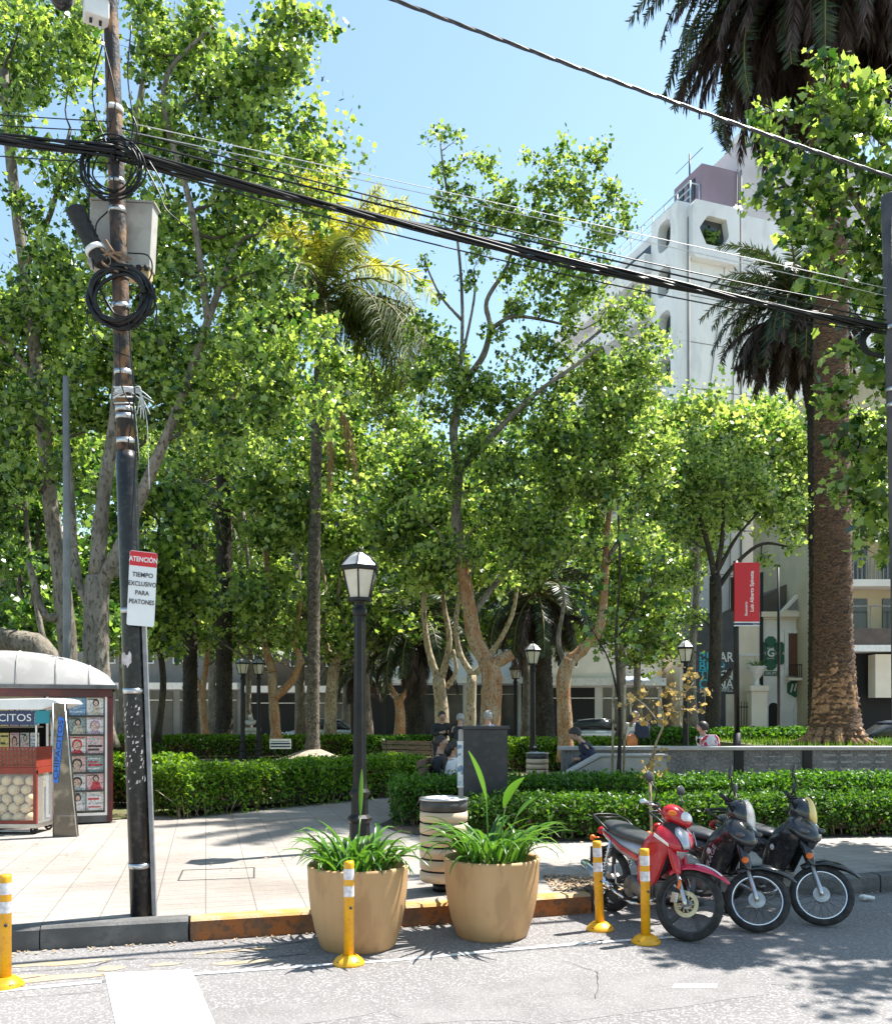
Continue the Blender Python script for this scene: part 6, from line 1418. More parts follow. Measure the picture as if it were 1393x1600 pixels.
def person(loc, rz, label, top, trou, hair, pose='stand', lean=0.0, seat=.44, arms='down', nod=0.0, long=False, s=1.0, shoe=None):
    r = empty('person', loc, rz, label, 'person'); r.scale = (s,s,s)
    hz = .93 if pose == 'stand' else seat+.10
    hip = Vector((0,0,hz)); Ml = Matrix.Translation(hip) @ Matrix.Rotation(lean,4,'Y') @ Matrix.Translation(-hip)
    U = lambda x,y,z: Ml @ Vector((x,y,hz+z))
    Mn = lambda x,y,z: U(0,0,.50)+(Matrix.Rotation(lean*.6+nod,3,'Y') @ Vector((x,y,z)))
    V = []; E = []; Rr = []
    def add(p, rad, par=None):
        V.append(Vector(p)); Rr.append(rad)
        if par is not None: E.append((par,len(V)-1))
        return len(V)-1
    pel = add(hip, (.11,.085)); wa = add(U(0,0,.2), (.11,.075), pel); ch = add(U(.01,0,.38), (.12,.08), wa); nb = add(U(0,0,.52), (.06,.058), ch)
    n1 = add(Mn(.01,0,.075), (.058,.058), nb); hd = add(Mn(.03,0,.14), (.088,.095), n1); h2 = add(Mn(.02,0,.225), (.088,.10), hd); h3 = add(Mn(.01,0,.28), (.05,.055), h2)
    ns = add(Mn(.125,0,.155), .012, hd)
    J = {}
    for sd in (-1,1):
        sh = add(U(0,sd*.175,.44), .036, ch)
        if arms == 'down': el = U(-.03,sd*.22,.18); wr = U(.06,sd*.22,-.06)
        elif arms == 'lap': el = U(.02,sd*.23,.19); wr = Vector((.32,sd*.07,hz+.10)) if pose == 'sit' else U(.26,sd*.08,.2)
        else: el = U(.05,sd*.22,.2); wr = U(.30,sd*.10,.28)
        e_ = add(el, .032, sh); w_ = add(wr, .028, e_); d = (wr-el).normalized(); pm = add(wr+d*.06, (.036,.02), w_)
        side = d.cross(Vector((0,sd,0))).normalized() if abs(d.y) < .9 else Vector((1,0,0))
        for k in range(4):
            off = side*(.027-.018*k); L_ = (.075,.085,.08,.06)[k]; f1 = add(wr+d*.105+off, .0095, pm); add(wr+d*(.105+L_*.55)+off*1.05+Vector((0,-sd*.012,0)), .0085, f1)
        add(wr+d*.075+side*.05, .010, pm)
        J[sd] = (V[sh],el,wr)
        hp = add(hip+Vector((0,sd*.09,-.04)), .085, pel)
        if pose == 'stand': kn = Vector((.02,sd*.10,.50)); an = Vector((-.02,sd*.105,.09))
        else: kn = Vector((.43,sd*.12,seat+.08)); an = Vector((.40,sd*.12,.09))
        kk = add(kn, .058, hp); cf = add(kn.lerp(an,.35)+Vector((-.02,0,0)), .055, kk); a_ = add(an, .038, cf); add(an+Vector((.14,sd*.015,-.055)), (.035,.028), a_)
        J[sd] += (kn,an)
    skinmesh('body', V, E, Rr, m_skin, r, fat=1.12)
    # clothes
    V = []; E = []; Rr = []
    pel = add(hip+Vector((0,0,-.02)) if pose == 'stand' else hip, (.155,.125)); wa = add(U(0,0,.2), (.15,.112), pel); ch = add(U(.01,0,.38), (.185,.135), wa); add(U(0,0,.47), (.11,.085), ch)
    for sd in (-1,1):
        sh,el,wr,kn,an = J[sd]; a = add(sh, .085, ch); e_ = add(el, .062, a); add(el.lerp(wr,.92), .046, e_)
    skinmesh('top', V, E, Rr, top, r, fat=1.3)
    V = []; E = []; Rr = []; pel = add(hip+Vector((0,0,.04)), (.14,.115)); 
    for sd in (-1,1):
        sh,el,wr,kn,an = J[sd]; h_ = add(hip+Vector((0,sd*.095,-.05)), .098, pel); k_ = add(kn, .074, h_); c_ = add(kn.lerp(an,.5), .068, k_); add(an+Vector((0,0,.03)), .058, c_)
    skinmesh('trousers', V, E, Rr, trou, r, fat=1.28)
    for sd in (-1,1):
        an = J[sd][4]; b = MB(); b.sphere(an+Vector((.06,sd*.008,-.045)), .05, 12, 8, sc=(2.5,.95,.85)); b.build('shoe', shoe or m_jack, r)
    b = MB(); Mh = Matrix.Rotation(lean*.6+nod,3,'Y'); c = Mn(-.008,0,.185)
    n, m = 18, 12; vs = []; fs = []
    for i in range(m+1):
        th = math.pi*.70*i/m
        for j in range(n):
            ph = 2*math.pi*j/n; k = 1.0-(.30 if math.cos(ph) > .35 and th > 1.0 else 0)+.04*math.sin(5*ph+3*th)
            thx = th*(1-.46*max(0,min(1,(math.cos(ph)+.15)/.7)))
            vs.append(c+Mh @ Vector((.118*math.sin(thx)*math.cos(ph), .103*math.sin(thx)*math.sin(ph), .125*math.cos(thx)))*1.0)
    for i in range(m):
        for j in range(n): fs.append((i*n+j,(i+1)*n+j,(i+1)*n+(j+1)%n,i*n+(j+1)%n))
    b.add(vs, fs, 0, True)
    if long: b.tube([c+Mh @ Vector(q) for q in ((-.07,0,.02),(-.085,0,-.08),(-.08,0,-.2))], [.07,.072,.035], 10)
    b.build('hair', hair, r)
    for sd in (-1,1):
        b = MB(); b.sphere(Mn(.104,sd*.034,.165), .012, 8, 6); b.build('eye', m_eye, r)
    b = MB(); b.tube([Mn(.106,-.022,.108),Mn(.114,0,.106),Mn(.106,.022,.108)], .006, 6); b.build('mouth', mat('lips',(.32,.12,.10),rough=.5), r)
    for sd in (-1,1):
        b = MB(); b.sphere(Mn(.015,sd*.092,.16), .028, 8, 6, sc=(.6,.35,1)); b.build('ear', m_skin, r)
    return r
def at(px, Y, z=PZ): return Vector(((px-CX)/FPX*Y, Y, z))
person(at(931,16.35), R(180), 'person in a dark navy suit sitting bent forward beside the concrete ramp', m_suit, m_trk, m_hairk, 'sit', R(33), .56, 'lap', R(18))
person(at(681,14.75), R(-12), 'person in a dark suit sitting on the bench, on the left of a seated pair', m_jack, m_trk, m_hairk, 'sit', R(8), .40, 'lap', s=.95)
person(at(703,14.35), R(-8), 'person in a white blouse sitting on the bench, on the right of a seated pair', m_shirtw, m_trk, m_hairk, 'sit', R(6), .40, 'lap', R(8), True, s=.90)
person(at(688,22), R(-70), 'person in a black jacket standing behind the seated pair', m_jack, m_trk, m_hairk, 'stand', R(6), arms='front', nod=R(14), s=.96)
person(at(719,21), R(90), 'person in dark clothes half hidden at the left edge of the dark pillar', m_jack, m_trk, m_hairg, 'stand', R(10), arms='front', nod=R(15), s=.93)
person(at(762,19.5), R(115), 'grey haired person in a blue shirt seen from behind above the dark pillar', m_shirtb, m_trk, m_hairg, 'stand', 0, arms='down', s=.955)
person(at(985,22), R(15), 'person in a white top with a dark backpack standing behind the sapling', m_shirtw, m_trk, m_hairk, 'stand', R(8), arms='front', nod=R(10), long=True, s=.96)
person(at(1102,18.3), R(150), 'person in a white shirt seen from behind over the low wall', m_shirtw, m_trk, m_hairk, 'sit', R(6), .56, 'lap', s=.98)
def bag(name, loc, rz, lb, cat, m, w_, d_, h_, strap=True):
    r = empty(name, loc, rz, lb, cat); b = MB()
    rg = []
    for z, k in ((0,.86),(h_*.08,1),(h_*.5,1.04),(h_*.85,.95),(h_,.6)):
        rg.append([(w_/2*k*math.copysign(abs(math.cos(a))**.55,math.cos(a)), d_/2*k*math.copysign(abs(math.sin(a))**.55,math.sin(a)), z) for a in [2*math.pi*j/20 for j in range(20)]])
    b.loft(rg); b.build('pouch', m, r)
    if strap:
        b = MB(); b.tube([(-w_*.3,0,h_*.9),(-w_*.2,0,h_*1.25),(w_*.2,0,h_*1.25),(w_*.3,0,h_*.9)], .012, 6); b.build('strap', m_blackm, r)
    return r
bag('shoulder_bag', at(987,21.7,.98), 0, 'orange bag held by the person in white behind the sapling', 'bag', mat('bag_orange',(.62,.22,.08),(.5,.16,.05),scale=8,rough=.6), .26, .12, .26)
bag('backpack', at(1003,21.7,1.15), 0, 'dark backpack held in front of the person in white behind the sapling', 'backpack', m_suit, .34, .2, .42)
bag('backpack', at(1110,18.0,.86), R(60), 'red and white printed backpack on the back of the person behind the low wall', 'backpack', m_shirtr, .58, .28, .46, False)
# park benches
m_wood = mat('bench_wood', (.20,.12,.07), (.11,.065,.04), scale=4, rough=.6, stretch=(8,1,8))
def bench(loc, rz, lb):
    r = empty('park_bench', loc, rz, lb, 'bench', 'park benches'); b = MB()
    for k in range(4): b.box(.02+.11*k,.12+.11*k,-.85,.85,.40,.435)
    b.build('seat', m_wood, r); b = MB()
    for k in range(3): b.box(-.05-.02*k,-.02-.02*k,-.85,.85,.50+.13*k,.60+.13*k)
    b.build('backrest', m_wood, r)
    for y in (-.7,.7):
        b = MB(); b.tube([(.42,y,0),(.40,y,.39),(.0,y,.39),(-.08,y,.0)], .022, 8); b.tube([(.0,y,.39),(-.09,y,.86)], .02, 8); b.build('leg', m_black, r)
    return r
bench(at(676,14.65), R(-10), 'slatted wooden bench under the seated pair')
bench(at(640,24), R(60), 'slatted wooden bench behind the hedge corner, left of the pair')
# ================================================================ low wall, ramp, raised bed, sign
m_wallst = mat('wall_stone', (.10,.10,.10), (.165,.16,.155), scale=3, rough=.7, c3=(.30,.29,.28), s3=24, a3=.55, bump=.3, bscale=30)
m_cap = mat('wall_cap', (.45,.43,.41), (.36,.345,.33), scale=3, rough=.7)
WY = 17.0
r = empty('low_wall', (2.3,WY,PZ), 0, 'long low dark stone wall with a pale coping in front of the date palm', 'wall')
b = MB(); xs = [2.22,5.55,6.85,10.3,14,20]
for a, c in zip(xs, xs[1:]): b.box(a+(.09 if a > 3 else 0),c-(.09 if c < 19 else 0),WY,WY+.35,PZ,1.05)
b.build('panel', m_wallst, r, True)
b = MB()
for x in xs[1:-1]: b.box(x-.085,x+.085,WY-.03,WY+.38,PZ,1.05)
b.build('pilaster', m_black, r, True)
b = MB(); b.box(2.16,20,WY-.05,WY+.40,1.053,1.12); b.build('coping', m_cap, r, True, bevel=.008)
m_inscr = mat('inscription', (.32,.31,.30), (.22,.21,.2), scale=30, rough=.6)
b = MB(); random.seed(6)
for k in range(9):
    for j in range(5): b.box(7.15+.33*k,7.15+.33*k+random.uniform(.15,.26),WY-.004,WY-.001,.94-.13*j,.98-.13*j)
for k in range(3):
    for j in range(4): b.box(5.85+.28*k,5.85+.28*k+random.uniform(.12,.2),WY-.004,WY-.001,.92-.15*j,.945-.15*j)
b.build('carved_text', m_inscr, r, True)
r = empty('concrete_ramp', (2.3,15.5,PZ), 0, 'light grey sloping concrete ramp end beside the person in the suit', 'ramp')
b = MB(); b.prism([(2.08,PZ),(3.80,PZ),(3.80,1.0),(2.68,1.0),(2.08,.66)], .45, 'y', 15.45); b.build('block', m_conc, r, True, bevel=.01)
b = MB(); b.prism([(2.05,.667),(2.67,1.007),(3.83,1.007),(3.83,1.04),(2.66,1.04),(2.05,.70)], .5, 'y', 15.42); b.build('coping', m_cap, r, True)
b = MB(); b.box(2.25,3.3,16.1,16.75,PZ,.70); b.build('seat_step', m_conc, r, True, bevel=.01)
sheet('raised_bed', [(6.4,17.35),(20,17.35),(20,22.5),(6.4,22.5)], 1.09, m_grass, thick=.93)
rngb = np.random.default_rng(44)
V = []
for i in range(2600):
    x, y = rngb.uniform(5.4,13), rngb.uniform(17.6,21.5); h = rngb.uniform(.03,.16); a = rngb.uniform(0,6.28); z = 1.09
    V.append([(x-.012,y,z),(x+.012,y,z),(x+.02*math.cos(a),y+.02*math.sin(a),z+h)])
V = np.array([v for v in V if v[0][0] > 6.45])
o = npmesh('ground_cover', V, 3, m_leaf_h); tag(o, 'low grass growing on the raised bed around the date palm', 'grass', kind='stuff')
b = MB(); q = P(1304,1162,19)
for k in range(26):
    a = 2*math.pi*k/26+random.uniform(-.1,.1); L_ = random.uniform(.72,.98)
    b.tube([(q.x+.44*math.cos(a),q.y+.44*math.sin(a),1.42),(q.x+.56*math.cos(a),q.y+.56*math.sin(a),1.2),(q.x+L_*math.cos(a),q.y+L_*math.sin(a),1.08)], [.10,.085,.03], 7)
rp_ = [o for o in bpy.data.objects if o.name == 'date_palm'][0]
b.build('root_flare', m_palmbase, rp_, True)
b = MB(); rg = []
for k in range(16):
    z = 1.12+k*.105; rr = .505-.007*k+(.10 if k == 0 else 0)
    rg.append([(q.x-.01+rr*math.cos(2*math.pi*j/36)*(1+random.uniform(-.05,.05)), q.y+rr*math.sin(2*math.pi*j/36)*(1+random.uniform(-.05,.05)), z+(.22*math.sin(j*.52+1)+random.uniform(-.1,.1) if k == 15 else 0)) for j in range(36)])
b.loft(rg,0,True,True); b.build('fibrous_base', m_palmbase, rp_, True, fixn=False)
# the red street sign
SX = 18.5
def sx_(px): return (px-CX)/FPX*SX
r = empty('red_sign', (sx_(1149),SX,PZ), 0, 'tall red banner sign with rotated white lettering on a dark post', 'sign')
b = MB(); b.tube([(sx_(1151),SX,PZ),(sx_(1151),SX,1.35)], .085, 12); b.tube([(sx_(1151),SX,1.35),(sx_(1149),SX,4.9)], .055, 12); b.build('post', m_black, r, True)
zt, zb = kz(880,SX), kz(972,SX)
b = MB(); b.box(sx_(1145),sx_(1184),SX-.09,SX-.03,zb,zt); b.build('panel', m_signred, r, True, bevel=.006)
b = MB(); b.box(sx_(1145),sx_(1184),SX-.09,SX-.03,kz(974,SX),zb-.002); b.box(sx_(1145),sx_(1184),SX-.09,SX-.03,kz(979,SX),kz(977.5,SX)); b.build('white_stripe', m_whitepaint, r, True)
b = MB(); b.box(sx_(1145),sx_(1184),SX-.088,SX-.03,kz(977.3,SX),kz(974.2,SX)); b.build('blue_stripe', m_navy, r, True)
b = MB(); b.box(sx_(1142),sx_(1147),SX-.03,SX+.05,kz(955,SX),kz(902,SX)); b.build('bracket', m_black, r, True)
text('Luis Alberto Spinetta', .098, m_whitepaint, 'lettering', r, Vector((sx_(1172),SX-.092,kz(925,SX)))-wloc(r), (R(90),R(-90),0), .001, 'CENTER', 1.0, .0025)
text('Escenario', .075, m_whitepaint, 'lettering', r, Vector((sx_(1163),SX-.092,kz(963,SX)))-wloc(r), (R(90),R(-90),0), .001, 'LEFT', 1.0, .0015)
text('Rosario', .04, m_whitepaint, 'lettering', r, Vector((sx_(1178),SX-.091,kz(975.8,SX)))-wloc(r), (R(90),0,0), .001, 'CENTER')
# slim posts
m_postg = mat('post_grey', (.20,.20,.19), (.15,.15,.145), scale=4, rough=.6)
for px, Y, y0, y1, rad, lb in [(105,15.2,1040,588,.068,'plain pale grey metal post rising behind the kiosk roof'),(1216,40,1140,885,.065,'slim dark pole in front of the white corner house')]:
    b = MB(); q = P(px,y1,Y); b.tube([(q.x,Y,PZ),(q.x,Y,CAMZ-(1000-HY)/FPX*Y),(q.x-.02,Y,q.z)], [rad,rad,rad*.75], 12)
    b.lathe([(rad*1.8,0),(rad*1.8,.03),(rad*1.1,.05),(rad*1.1,.2)], c=(q.x,Y,PZ), n=12)
    o = b.build('metal_post', m_postg if px < 200 else m_black); tag(o, lb, 'post')
# pale bust on a pedestal and the small lawn sign
m_stone = mat('bust_stone', (.62,.60,.55), (.5,.48,.43), scale=5, rough=.7)
q = at(391,33.2); r = empty('stone_bust', q, R(-90), 'pale stone bust on a pedestal behind the far left hedge', 'statue'); r.scale = (1.75,1.75,1.12)
b = MB(); b.lathe([(.26,0),(.26,.1),(.19,.14),(.17,.8),(.23,.86),(.23,.95)], n=4, smooth=False); b.build('pedestal', m_stone, r)
skinmesh('bust', [Vector(v) for v in ((0,0,.98),(0,0,1.12),(0,0,1.2),(.03,0,1.3),(.01,0,1.4),(0,-.16,1.1),(0,.16,1.1),(.12,0,1.3))], [(0,1),(1,2),(2,3),(3,4),(1,5),(1,6),(3,7)], [(.14,.1),(.17,.12),.06,(.085,.1),(.06,.07),.09,.09,.015], m_stone, r)
q = at(438,28.6); r = empty('lawn_sign', q, R(4), 'small white notice board on the lawn by the queen palm', 'sign')
b = MB(); b.box(-.34,.34,-.01,.01,.46,.78); b.build('board', m_whitepaint, r)
b = MB(); b.box(-.31,.31,-.014,-.0105,.60,.655); b.box(-.31,.31,-.014,-.0105,.51,.56); b.box(-.28,.28,-.014,-.0105,.69,.71); b.build('print', m_navy, r)
b = MB(); b.tube([(-.2,.03,0),(-.2,.03,.7)], .02, 6); b.tube([(.2,.03,0),(.2,.03,.7)], .02, 6); b.build('leg', m_black, r)
# low white flowers/pebbles on the bed
# ================================================================ cars
m_carb = mat('car_blue_grey', (.10,.13,.20), rough=.25, metal=.4, coat=.7)
m_carw = mat('car_silver', (.5,.51,.53), rough=.25, metal=.6, coat=.7)
def car(loc, rz, paint, lb):
    r = empty('parked_car', loc, rz, lb, 'car', 'cars parked beyond the plaza')
    def sec(x, w_, z0, z1): return [(x,y*w_,z0+(z1-z0)*k) for y,k in ((-.92,0),(-1,.35),(-.97,.8),(-.85,1),(.85,1),(.97,.8),(1,.35),(.92,0))]
    b = MB(); b.loft([sec(-2.05,.78,.35,.75),sec(-1.9,.84,.25,.92),(sec(-1.0,.86,.22,.95)),sec(.6,.86,.22,.95),sec(1.3,.84,.22,.86),sec(1.95,.78,.25,.72),sec(2.08,.66,.35,.6)]); b.build('body', paint, r, sub=1)
    b = MB(); b.loft([[(x,y,z) for y,z in ((-w_,z0),(-w_*.8,z1),(w_*.8,z1),(w_,z0))] for x,w_,z0,z1 in ((-1.75,.76,.92,.95),(-1.2,.76,.93,1.36),(.1,.76,.94,1.45),(.45,.76,.93,1.38),(1.15,.76,.88,.92))]); cb = b.build('cabin', m_winglass, r)
    b = MB(); b.loft([[(x,y,z) for y,z in ((-.62,z1),(-.55,z1+.03),(.55,z1+.03),(.62,z1))] for x,z1 in ((-1.25,1.36),(-.4,1.445),(.1,1.452),(.5,1.385))]); b.build('roof', paint, cb)
    for x in (-1.25,1.28):
        for y in (-.8,.8):
            b = MB(); b.torus((x,y,.31), .22, .09, 'y', 24, 8); wv_ = b.build('wheel', m_tyre, r); b = MB(); b.tube([(x,y-.09,.31),(x,y+.09,.31)], .16, 16); b.build('rim', m_alu, wv_)
    for y in (-.6,.6):
        b = MB(); b.sphere((1.98,y,.66), .12, 10, 8, sc=(.5,1.3,.7)); b.build('headlight', m_lens, r)
        b = MB(); b.sphere((-2.0,y,.72), .12, 10, 8, sc=(.4,1.2,.8)); b.build('tail_light', mat('car_tail',(.4,.01,.01),rough=.2), r)
    return r
car(at(1400,34,0), R(180), m_carb, 'blue grey car parked behind the date palm at the right edge')
car(at(936,49,0), R(0), m_carw, 'silver car parked in front of the white canopy building')
car(at(500,50,0), R(180), m_carw, 'silver car parked across the street left of the front lantern post')

# ================================================================ buildings
def windowed(r, x0, x1, z0, z1, nx, nz, y, ww, wh, frame=None, glass=None, off=0):
    dx = (x1-x0)/nx; dz = (z1-z0)/nz
    for i in range(nx):
        for j in range(nz):
            cx_ = x0+dx*(i+.5); cz = z0+dz*(j+.5); b = MB()
            for a,c,d,e in ((-ww/2-.08,ww/2+.08,-wh/2-.08,-wh/2),(-ww/2-.08,ww/2+.08,wh/2,wh/2+.08),(-ww/2-.08,-ww/2,-wh/2,wh/2),(ww/2,ww/2+.08,-wh/2,wh/2),(-.03,.03,-wh/2,wh/2)): b.box(cx_+a,cx_+c,y-.10,y-.004,cz+d,cz+e)
            f = b.build('window', frame or m_whitepaint, r, True)
            b = MB(); b.box(cx_-ww/2,cx_-.03,y-.03,y-.006,cz-wh/2,cz+wh/2); b.box(cx_+.03,cx_+ww/2,y-.03,y-.006,cz-wh/2,cz+wh/2); b.build('pane', glass or m_winglass, f, True)
def block(name, lb, x0, x1, Y, dep, h, wall, nx, nz, zg=4.2, shop=True, band=m_whitepaint, cat='building', ww=1.2, wh=1.4):
    r = empty(name, ((x0+x1)/2,Y,.12), 0, lb, cat); b = MB(); b.box(x0,x1,Y,Y+dep,.12,h); b.build('wall', wall, r, True)
    b = MB(); b.box(x0-.1,x1+.1,Y-.25,Y+dep+.1,h+.003,h+.4); b.build('cornice', band, r, True)
    if shop:
        n = max(1,int((x1-x0)/3.6)); dx = (x1-x0)/n
        for i in range(n):
            b = MB(); b.box(x0+dx*i+.25,x0+dx*(i+1)-.25,Y-.05,Y-.004,.2,zg-1.1); f = b.build('shop_front', m_winglass if i%3 else m_dark, r, True)
            b = MB(); b.box(x0+dx*i+.25,x0+dx*(i+1)-.25,Y-.12,Y-.055,zg-1.75,zg-1.7); b.box(x0+dx*(i+.5)-.03,x0+dx*(i+.5)+.03,Y-.12,Y-.055,.2,zg-1.751); b.build('frame', m_alu, f, True)
        b = MB(); b.box(x0,x1,Y-1.1,Y-.004,zg-1.0,zg-.55); b.build('canopy', band, r, True)
    windowed(r, x0, x1, zg, h-.3, nx, nz, Y, ww, wh)
    return r
m_bg1 = mat('render_grey', (.26,.25,.24), (.2,.195,.19), scale=.5, rough=.9)
m_bg2 = mat('render_brown', (.15,.115,.09), (.11,.09,.07), scale=.5, rough=.9)
m_bg3 = mat('render_pale', (.72,.69,.63), (.62,.59,.54), scale=.5, rough=.9)
block('corner_building', 'grey three storey building behind the two dark palm trunks', -27.5, -14.2, 62, 14, 11.0, m_bg1, 5, 2, 4.4)
block('corner_building', 'brown plastered building glimpsed behind the queen palm trunk', -14, -6.4, 62.5, 14, 14.0, m_bg2, 3, 3, 4.2)
block('corner_building', 'pale building with long white shop canopies behind the small orange trunk', -6.2, 5.2, 62, 14, 13.0, m_whitewall, 5, 2, 4.8, wh=1.2)
block('corner_building', 'cream building with a deep white canopy left of the library', 5.4, 13.0, 54, 12, 5.6, m_bg3, 2, 1, 4.4, wh=.5)
block('corner_building', 'grey apartment building far left behind the kiosk', -48, -28, 62, 14, 15, m_bg2, 6, 3, 4.2)
# awning bits
b = MB(); b.prism([(-.9,3.6),(0,3.9),(0,3.95),(-.9,3.68)], 1.8, 'x', 10.0, 0, Matrix.Translation((0,54-1.15,0))); o = b.build('blue_awning', mat('awning_blue',(.05,.12,.3),(.6,.6,.6),scale=3,rough=.7,lo=.49,hi=.51)); tag(o, 'small blue and white awning over the canopy left of the library', 'awning')
# library with its banner
BY = 52.6
def bx(px): return (px-CX)/FPX*BY
def bz(py): return CAMZ-(py-HY)/FPX*BY
r = empty('library_building', (bx(1110),BY,.12), 0, 'dark grey library facade with big cyan and white lettering', 'building')
b = MB(); b.box(bx(1083),bx(1147)-.02,BY,BY+10,.12,bz(958)); b.build('wall', m_greywall, r, True)
b = MB(); b.box(bx(1060),bx(1083)-.02,BY-.2,BY+10,.12,bz(1000)); b.build('pillar', m_cream, r, True)
m_cyan = mat('letter_cyan', (.02,.42,.55), rough=.5)
lx, lh = bx(1091), .80
for i, (a, c) in enumerate((('BI','AR'),('BLIO','G'),('TE','EN'),('CA','TINA'))):
    z = bz(1025+i*14)-.1
    text(a, lh, m_cyan, 'lettering', r, Vector((lx,BY-.02,z))-wloc(r), (R(90),0,0), .01, 'LEFT', .92, .012)
    text(c, lh, m_whitepaint, 'lettering', r, Vector((bx(1145) if i != 1 else bx(1131),BY-.02,z))-wloc(r), (R(90),0,0), .01, 'RIGHT', .80, .012)
text('DR. JUAN ALVAREZ', .36, m_whitepaint, 'lettering', r, Vector((bx(1145),BY-.02,bz(1078)))-wloc(r), (R(90),0,0), .01, 'RIGHT', .8)
b = MB(); b.box(bx(1133),bx(1146),BY-.06,BY-.004,.12,bz(1085)); b.build('doorway', m_cream, r, True)
# gate pillars with urn
for px, w_, top, urn, lb in ((1168,24,1073,True,'cream gate pillar topped by a planted urn beside the red sign post'),(1098,14,1082,False,'cream gate pillar without an urn in front of the library')):
    r = empty('gate_pillar', (bx(px),BY-1.5,.12), 0, lb, 'pillar'); hw_ = w_/2/FPX*BY; H_ = bz(top)-.12
    b = MB(); b.box(-hw_,hw_,-hw_,hw_,0,H_*.9); b.build('shaft', m_cream, r, bevel=.02)
    b = MB(); b.box(-hw_*1.18,hw_*1.18,-hw_*1.18,hw_*1.18,H_*.9+.002,H_); b.box(-hw_*1.15,hw_*1.15,-hw_*1.15,hw_*1.15,0,.35); b.build('moulding', m_cream, r, bevel=.03)
    if urn:
        b = MB(); b.lathe([(.28,0),(.14,.12),(.12,.4),(.3,.6),(.52,1.05),(.56,1.1),(.5,1.12)], c=(0,0,H_), n=20); b.build('urn', m_whitepaint, r)
        p_ = strap_clump('urn_plant', (bx(px),BY-1.5,.12+H_+1.05), 'spiky plant growing in the urn on the gate pillar', 5, 40, .25, (.5,.9)); p_['group'] = 'urn plants'
r = empty('iron_gate', (bx(1150),BY-1.4,.12), 0, 'thin dark iron gate between the gate pillars', 'gate'); b = MB()
for k in range(9): b.tube([(-.5+.16*k,0,0),(-.5+.16*k,0,2.3)], .025, 5)
b.tube([(-.55,0,.3),(.85,0,.3)], .03, 5); b.tube([(-.55,0,2.0),(.85,0,2.0)], .03, 5); b.build('bars', m_black, r)
# cream wall beside the library
r = empty('cream_house', (bx(1167),BY,.12), 0, 'tall plain cream wall between the library and the white corner house', 'building')
b = MB(); b.box(bx(1147),bx(1186),BY-.1,BY+9,.12,bz(965)); b.build('wall', m_cream, r, True)
b = MB(); b.box(bx(1147),bx(1186),BY-.16,BY-.102,bz(1025),bz(1022)); b.build('string_course', m_whitewall, r, True)
b = MB(); b.tube([(bx(1187.5),BY-.2,.12),(bx(1187.5),BY-.2,bz(895))], .1, 8); b.build('downpipe', m_dark, r, True)
# white corner house with pediment, logo and arched doors
r = empty('corner_house', (bx(1235),BY,.12), 0, 'white two storey corner house with a pediment, green round emblem and arched doors', 'building')
X_0, X_1 = bx(1189), bx(1330)
b = MB(); b.box(X_0,X_1,BY,BY+9,.12,bz(965)); b.build('wall', mat('house_white',(.80,.78,.74),(.70,.68,.64),scale=.7,rough=.85), r, True)
b = MB(); b.box(X_0-.1,X_1,BY-.45,BY+9.1,bz(965)+.003,bz(957)); b.box(X_0-.05,X_1,BY-.2,BY-.004,bz(968),bz(965)-.003); b.build('cornice', m_cream, r, True)
b = MB(); b.prism([(bx(1218),bz(957)),(bx(1290),bz(957)),(bx(1254),bz(918))], .5, 'y', BY-.2); b.build('pediment', m_cream, r, True)
b = MB(); b.prism([(bx(1226),bz(954)),(bx(1282),bz(954)),(bx(1254),bz(925))], .02, 'y', BY-.225); b.build('pediment_field', m_bg1, r, True)
b = MB(); b.prism([(X_0,bz(957)+.01),(X_1,bz(957)+.01),(X_1,bz(905)),(X_0+2.2,bz(905)),(X_0,bz(935))], 6, 'y', BY+1.5); b.build('roof', m_bg2, r, True)
m_green = mat('emblem_green', (.01,.10,.055), rough=.5)
ec = (bx(1203),bz(1021)); er = .36
for k in range(6):
    a = R(60*k+30); b = MB(); n = 8; cx_, cz = ec[0]+.62*math.cos(a), ec[1]+.66*math.sin(a); b.prism([(cx_+er*math.cos(R(45*i+22)),cz+er*math.sin(R(45*i+22))) for i in range(8)], .05, 'y', BY-.07); b.build('emblem_petal', m_green, r, True)
b = MB(); b.prism([(ec[0]+.30*math.cos(R(60*i)),ec[1]+.30*math.sin(R(60*i))) for i in range(6)], .05, 'y', BY-.08); b.build('emblem_centre', m_green, r, True)
text('G', .62, m_whitepaint, 'lettering', r, Vector((ec[0],BY-.09,ec[1]))-wloc(r), (R(90),0,0), .01, bold=.015)
b = MB(); b.box(bx(1193),bx(1215),BY-.06,BY-.004,bz(1056),bz(1049)); b.build('name_band', m_green, r, True)
text('GRUPO', .22, m_whitepaint, 'lettering', r, Vector((bx(1204),BY-.07,bz(1052.5)))-wloc(r), (R(90),0,0), .005)
def opening(px0, px1, top, bot, m, arch, nm):
    b = MB(); w_ = (bx(px1)-bx(px0))/2; c = (bx(px0)+bx(px1))/2; zt_, zb_ = bz(top), bz(bot)
    def outl(g):
        if arch: return [(c-w_-g,zb_),(c+w_+g,zb_)]+[(c+(w_+g)*math.cos(R(a)),zt_-w_+(w_+g)*math.sin(R(a))) for a in range(0,181,15)]
        return [(c-w_-g,zb_),(c+w_+g,zb_),(c+w_+g,zt_+g),(c-w_-g,zt_+g)]
    b.prism(outl(.22), .12, 'y', BY-.125); f = b.build(nm+'_frame', m_whitepaint, r, True)
    b = MB(); b.prism(outl(0), .03, 'y', BY-.157); b.build(nm, m, f, True)
m_door = mat('door_brown', (.14,.06,.035), (.10,.045,.028), scale=3, rough=.5, stretch=(6,1,1))
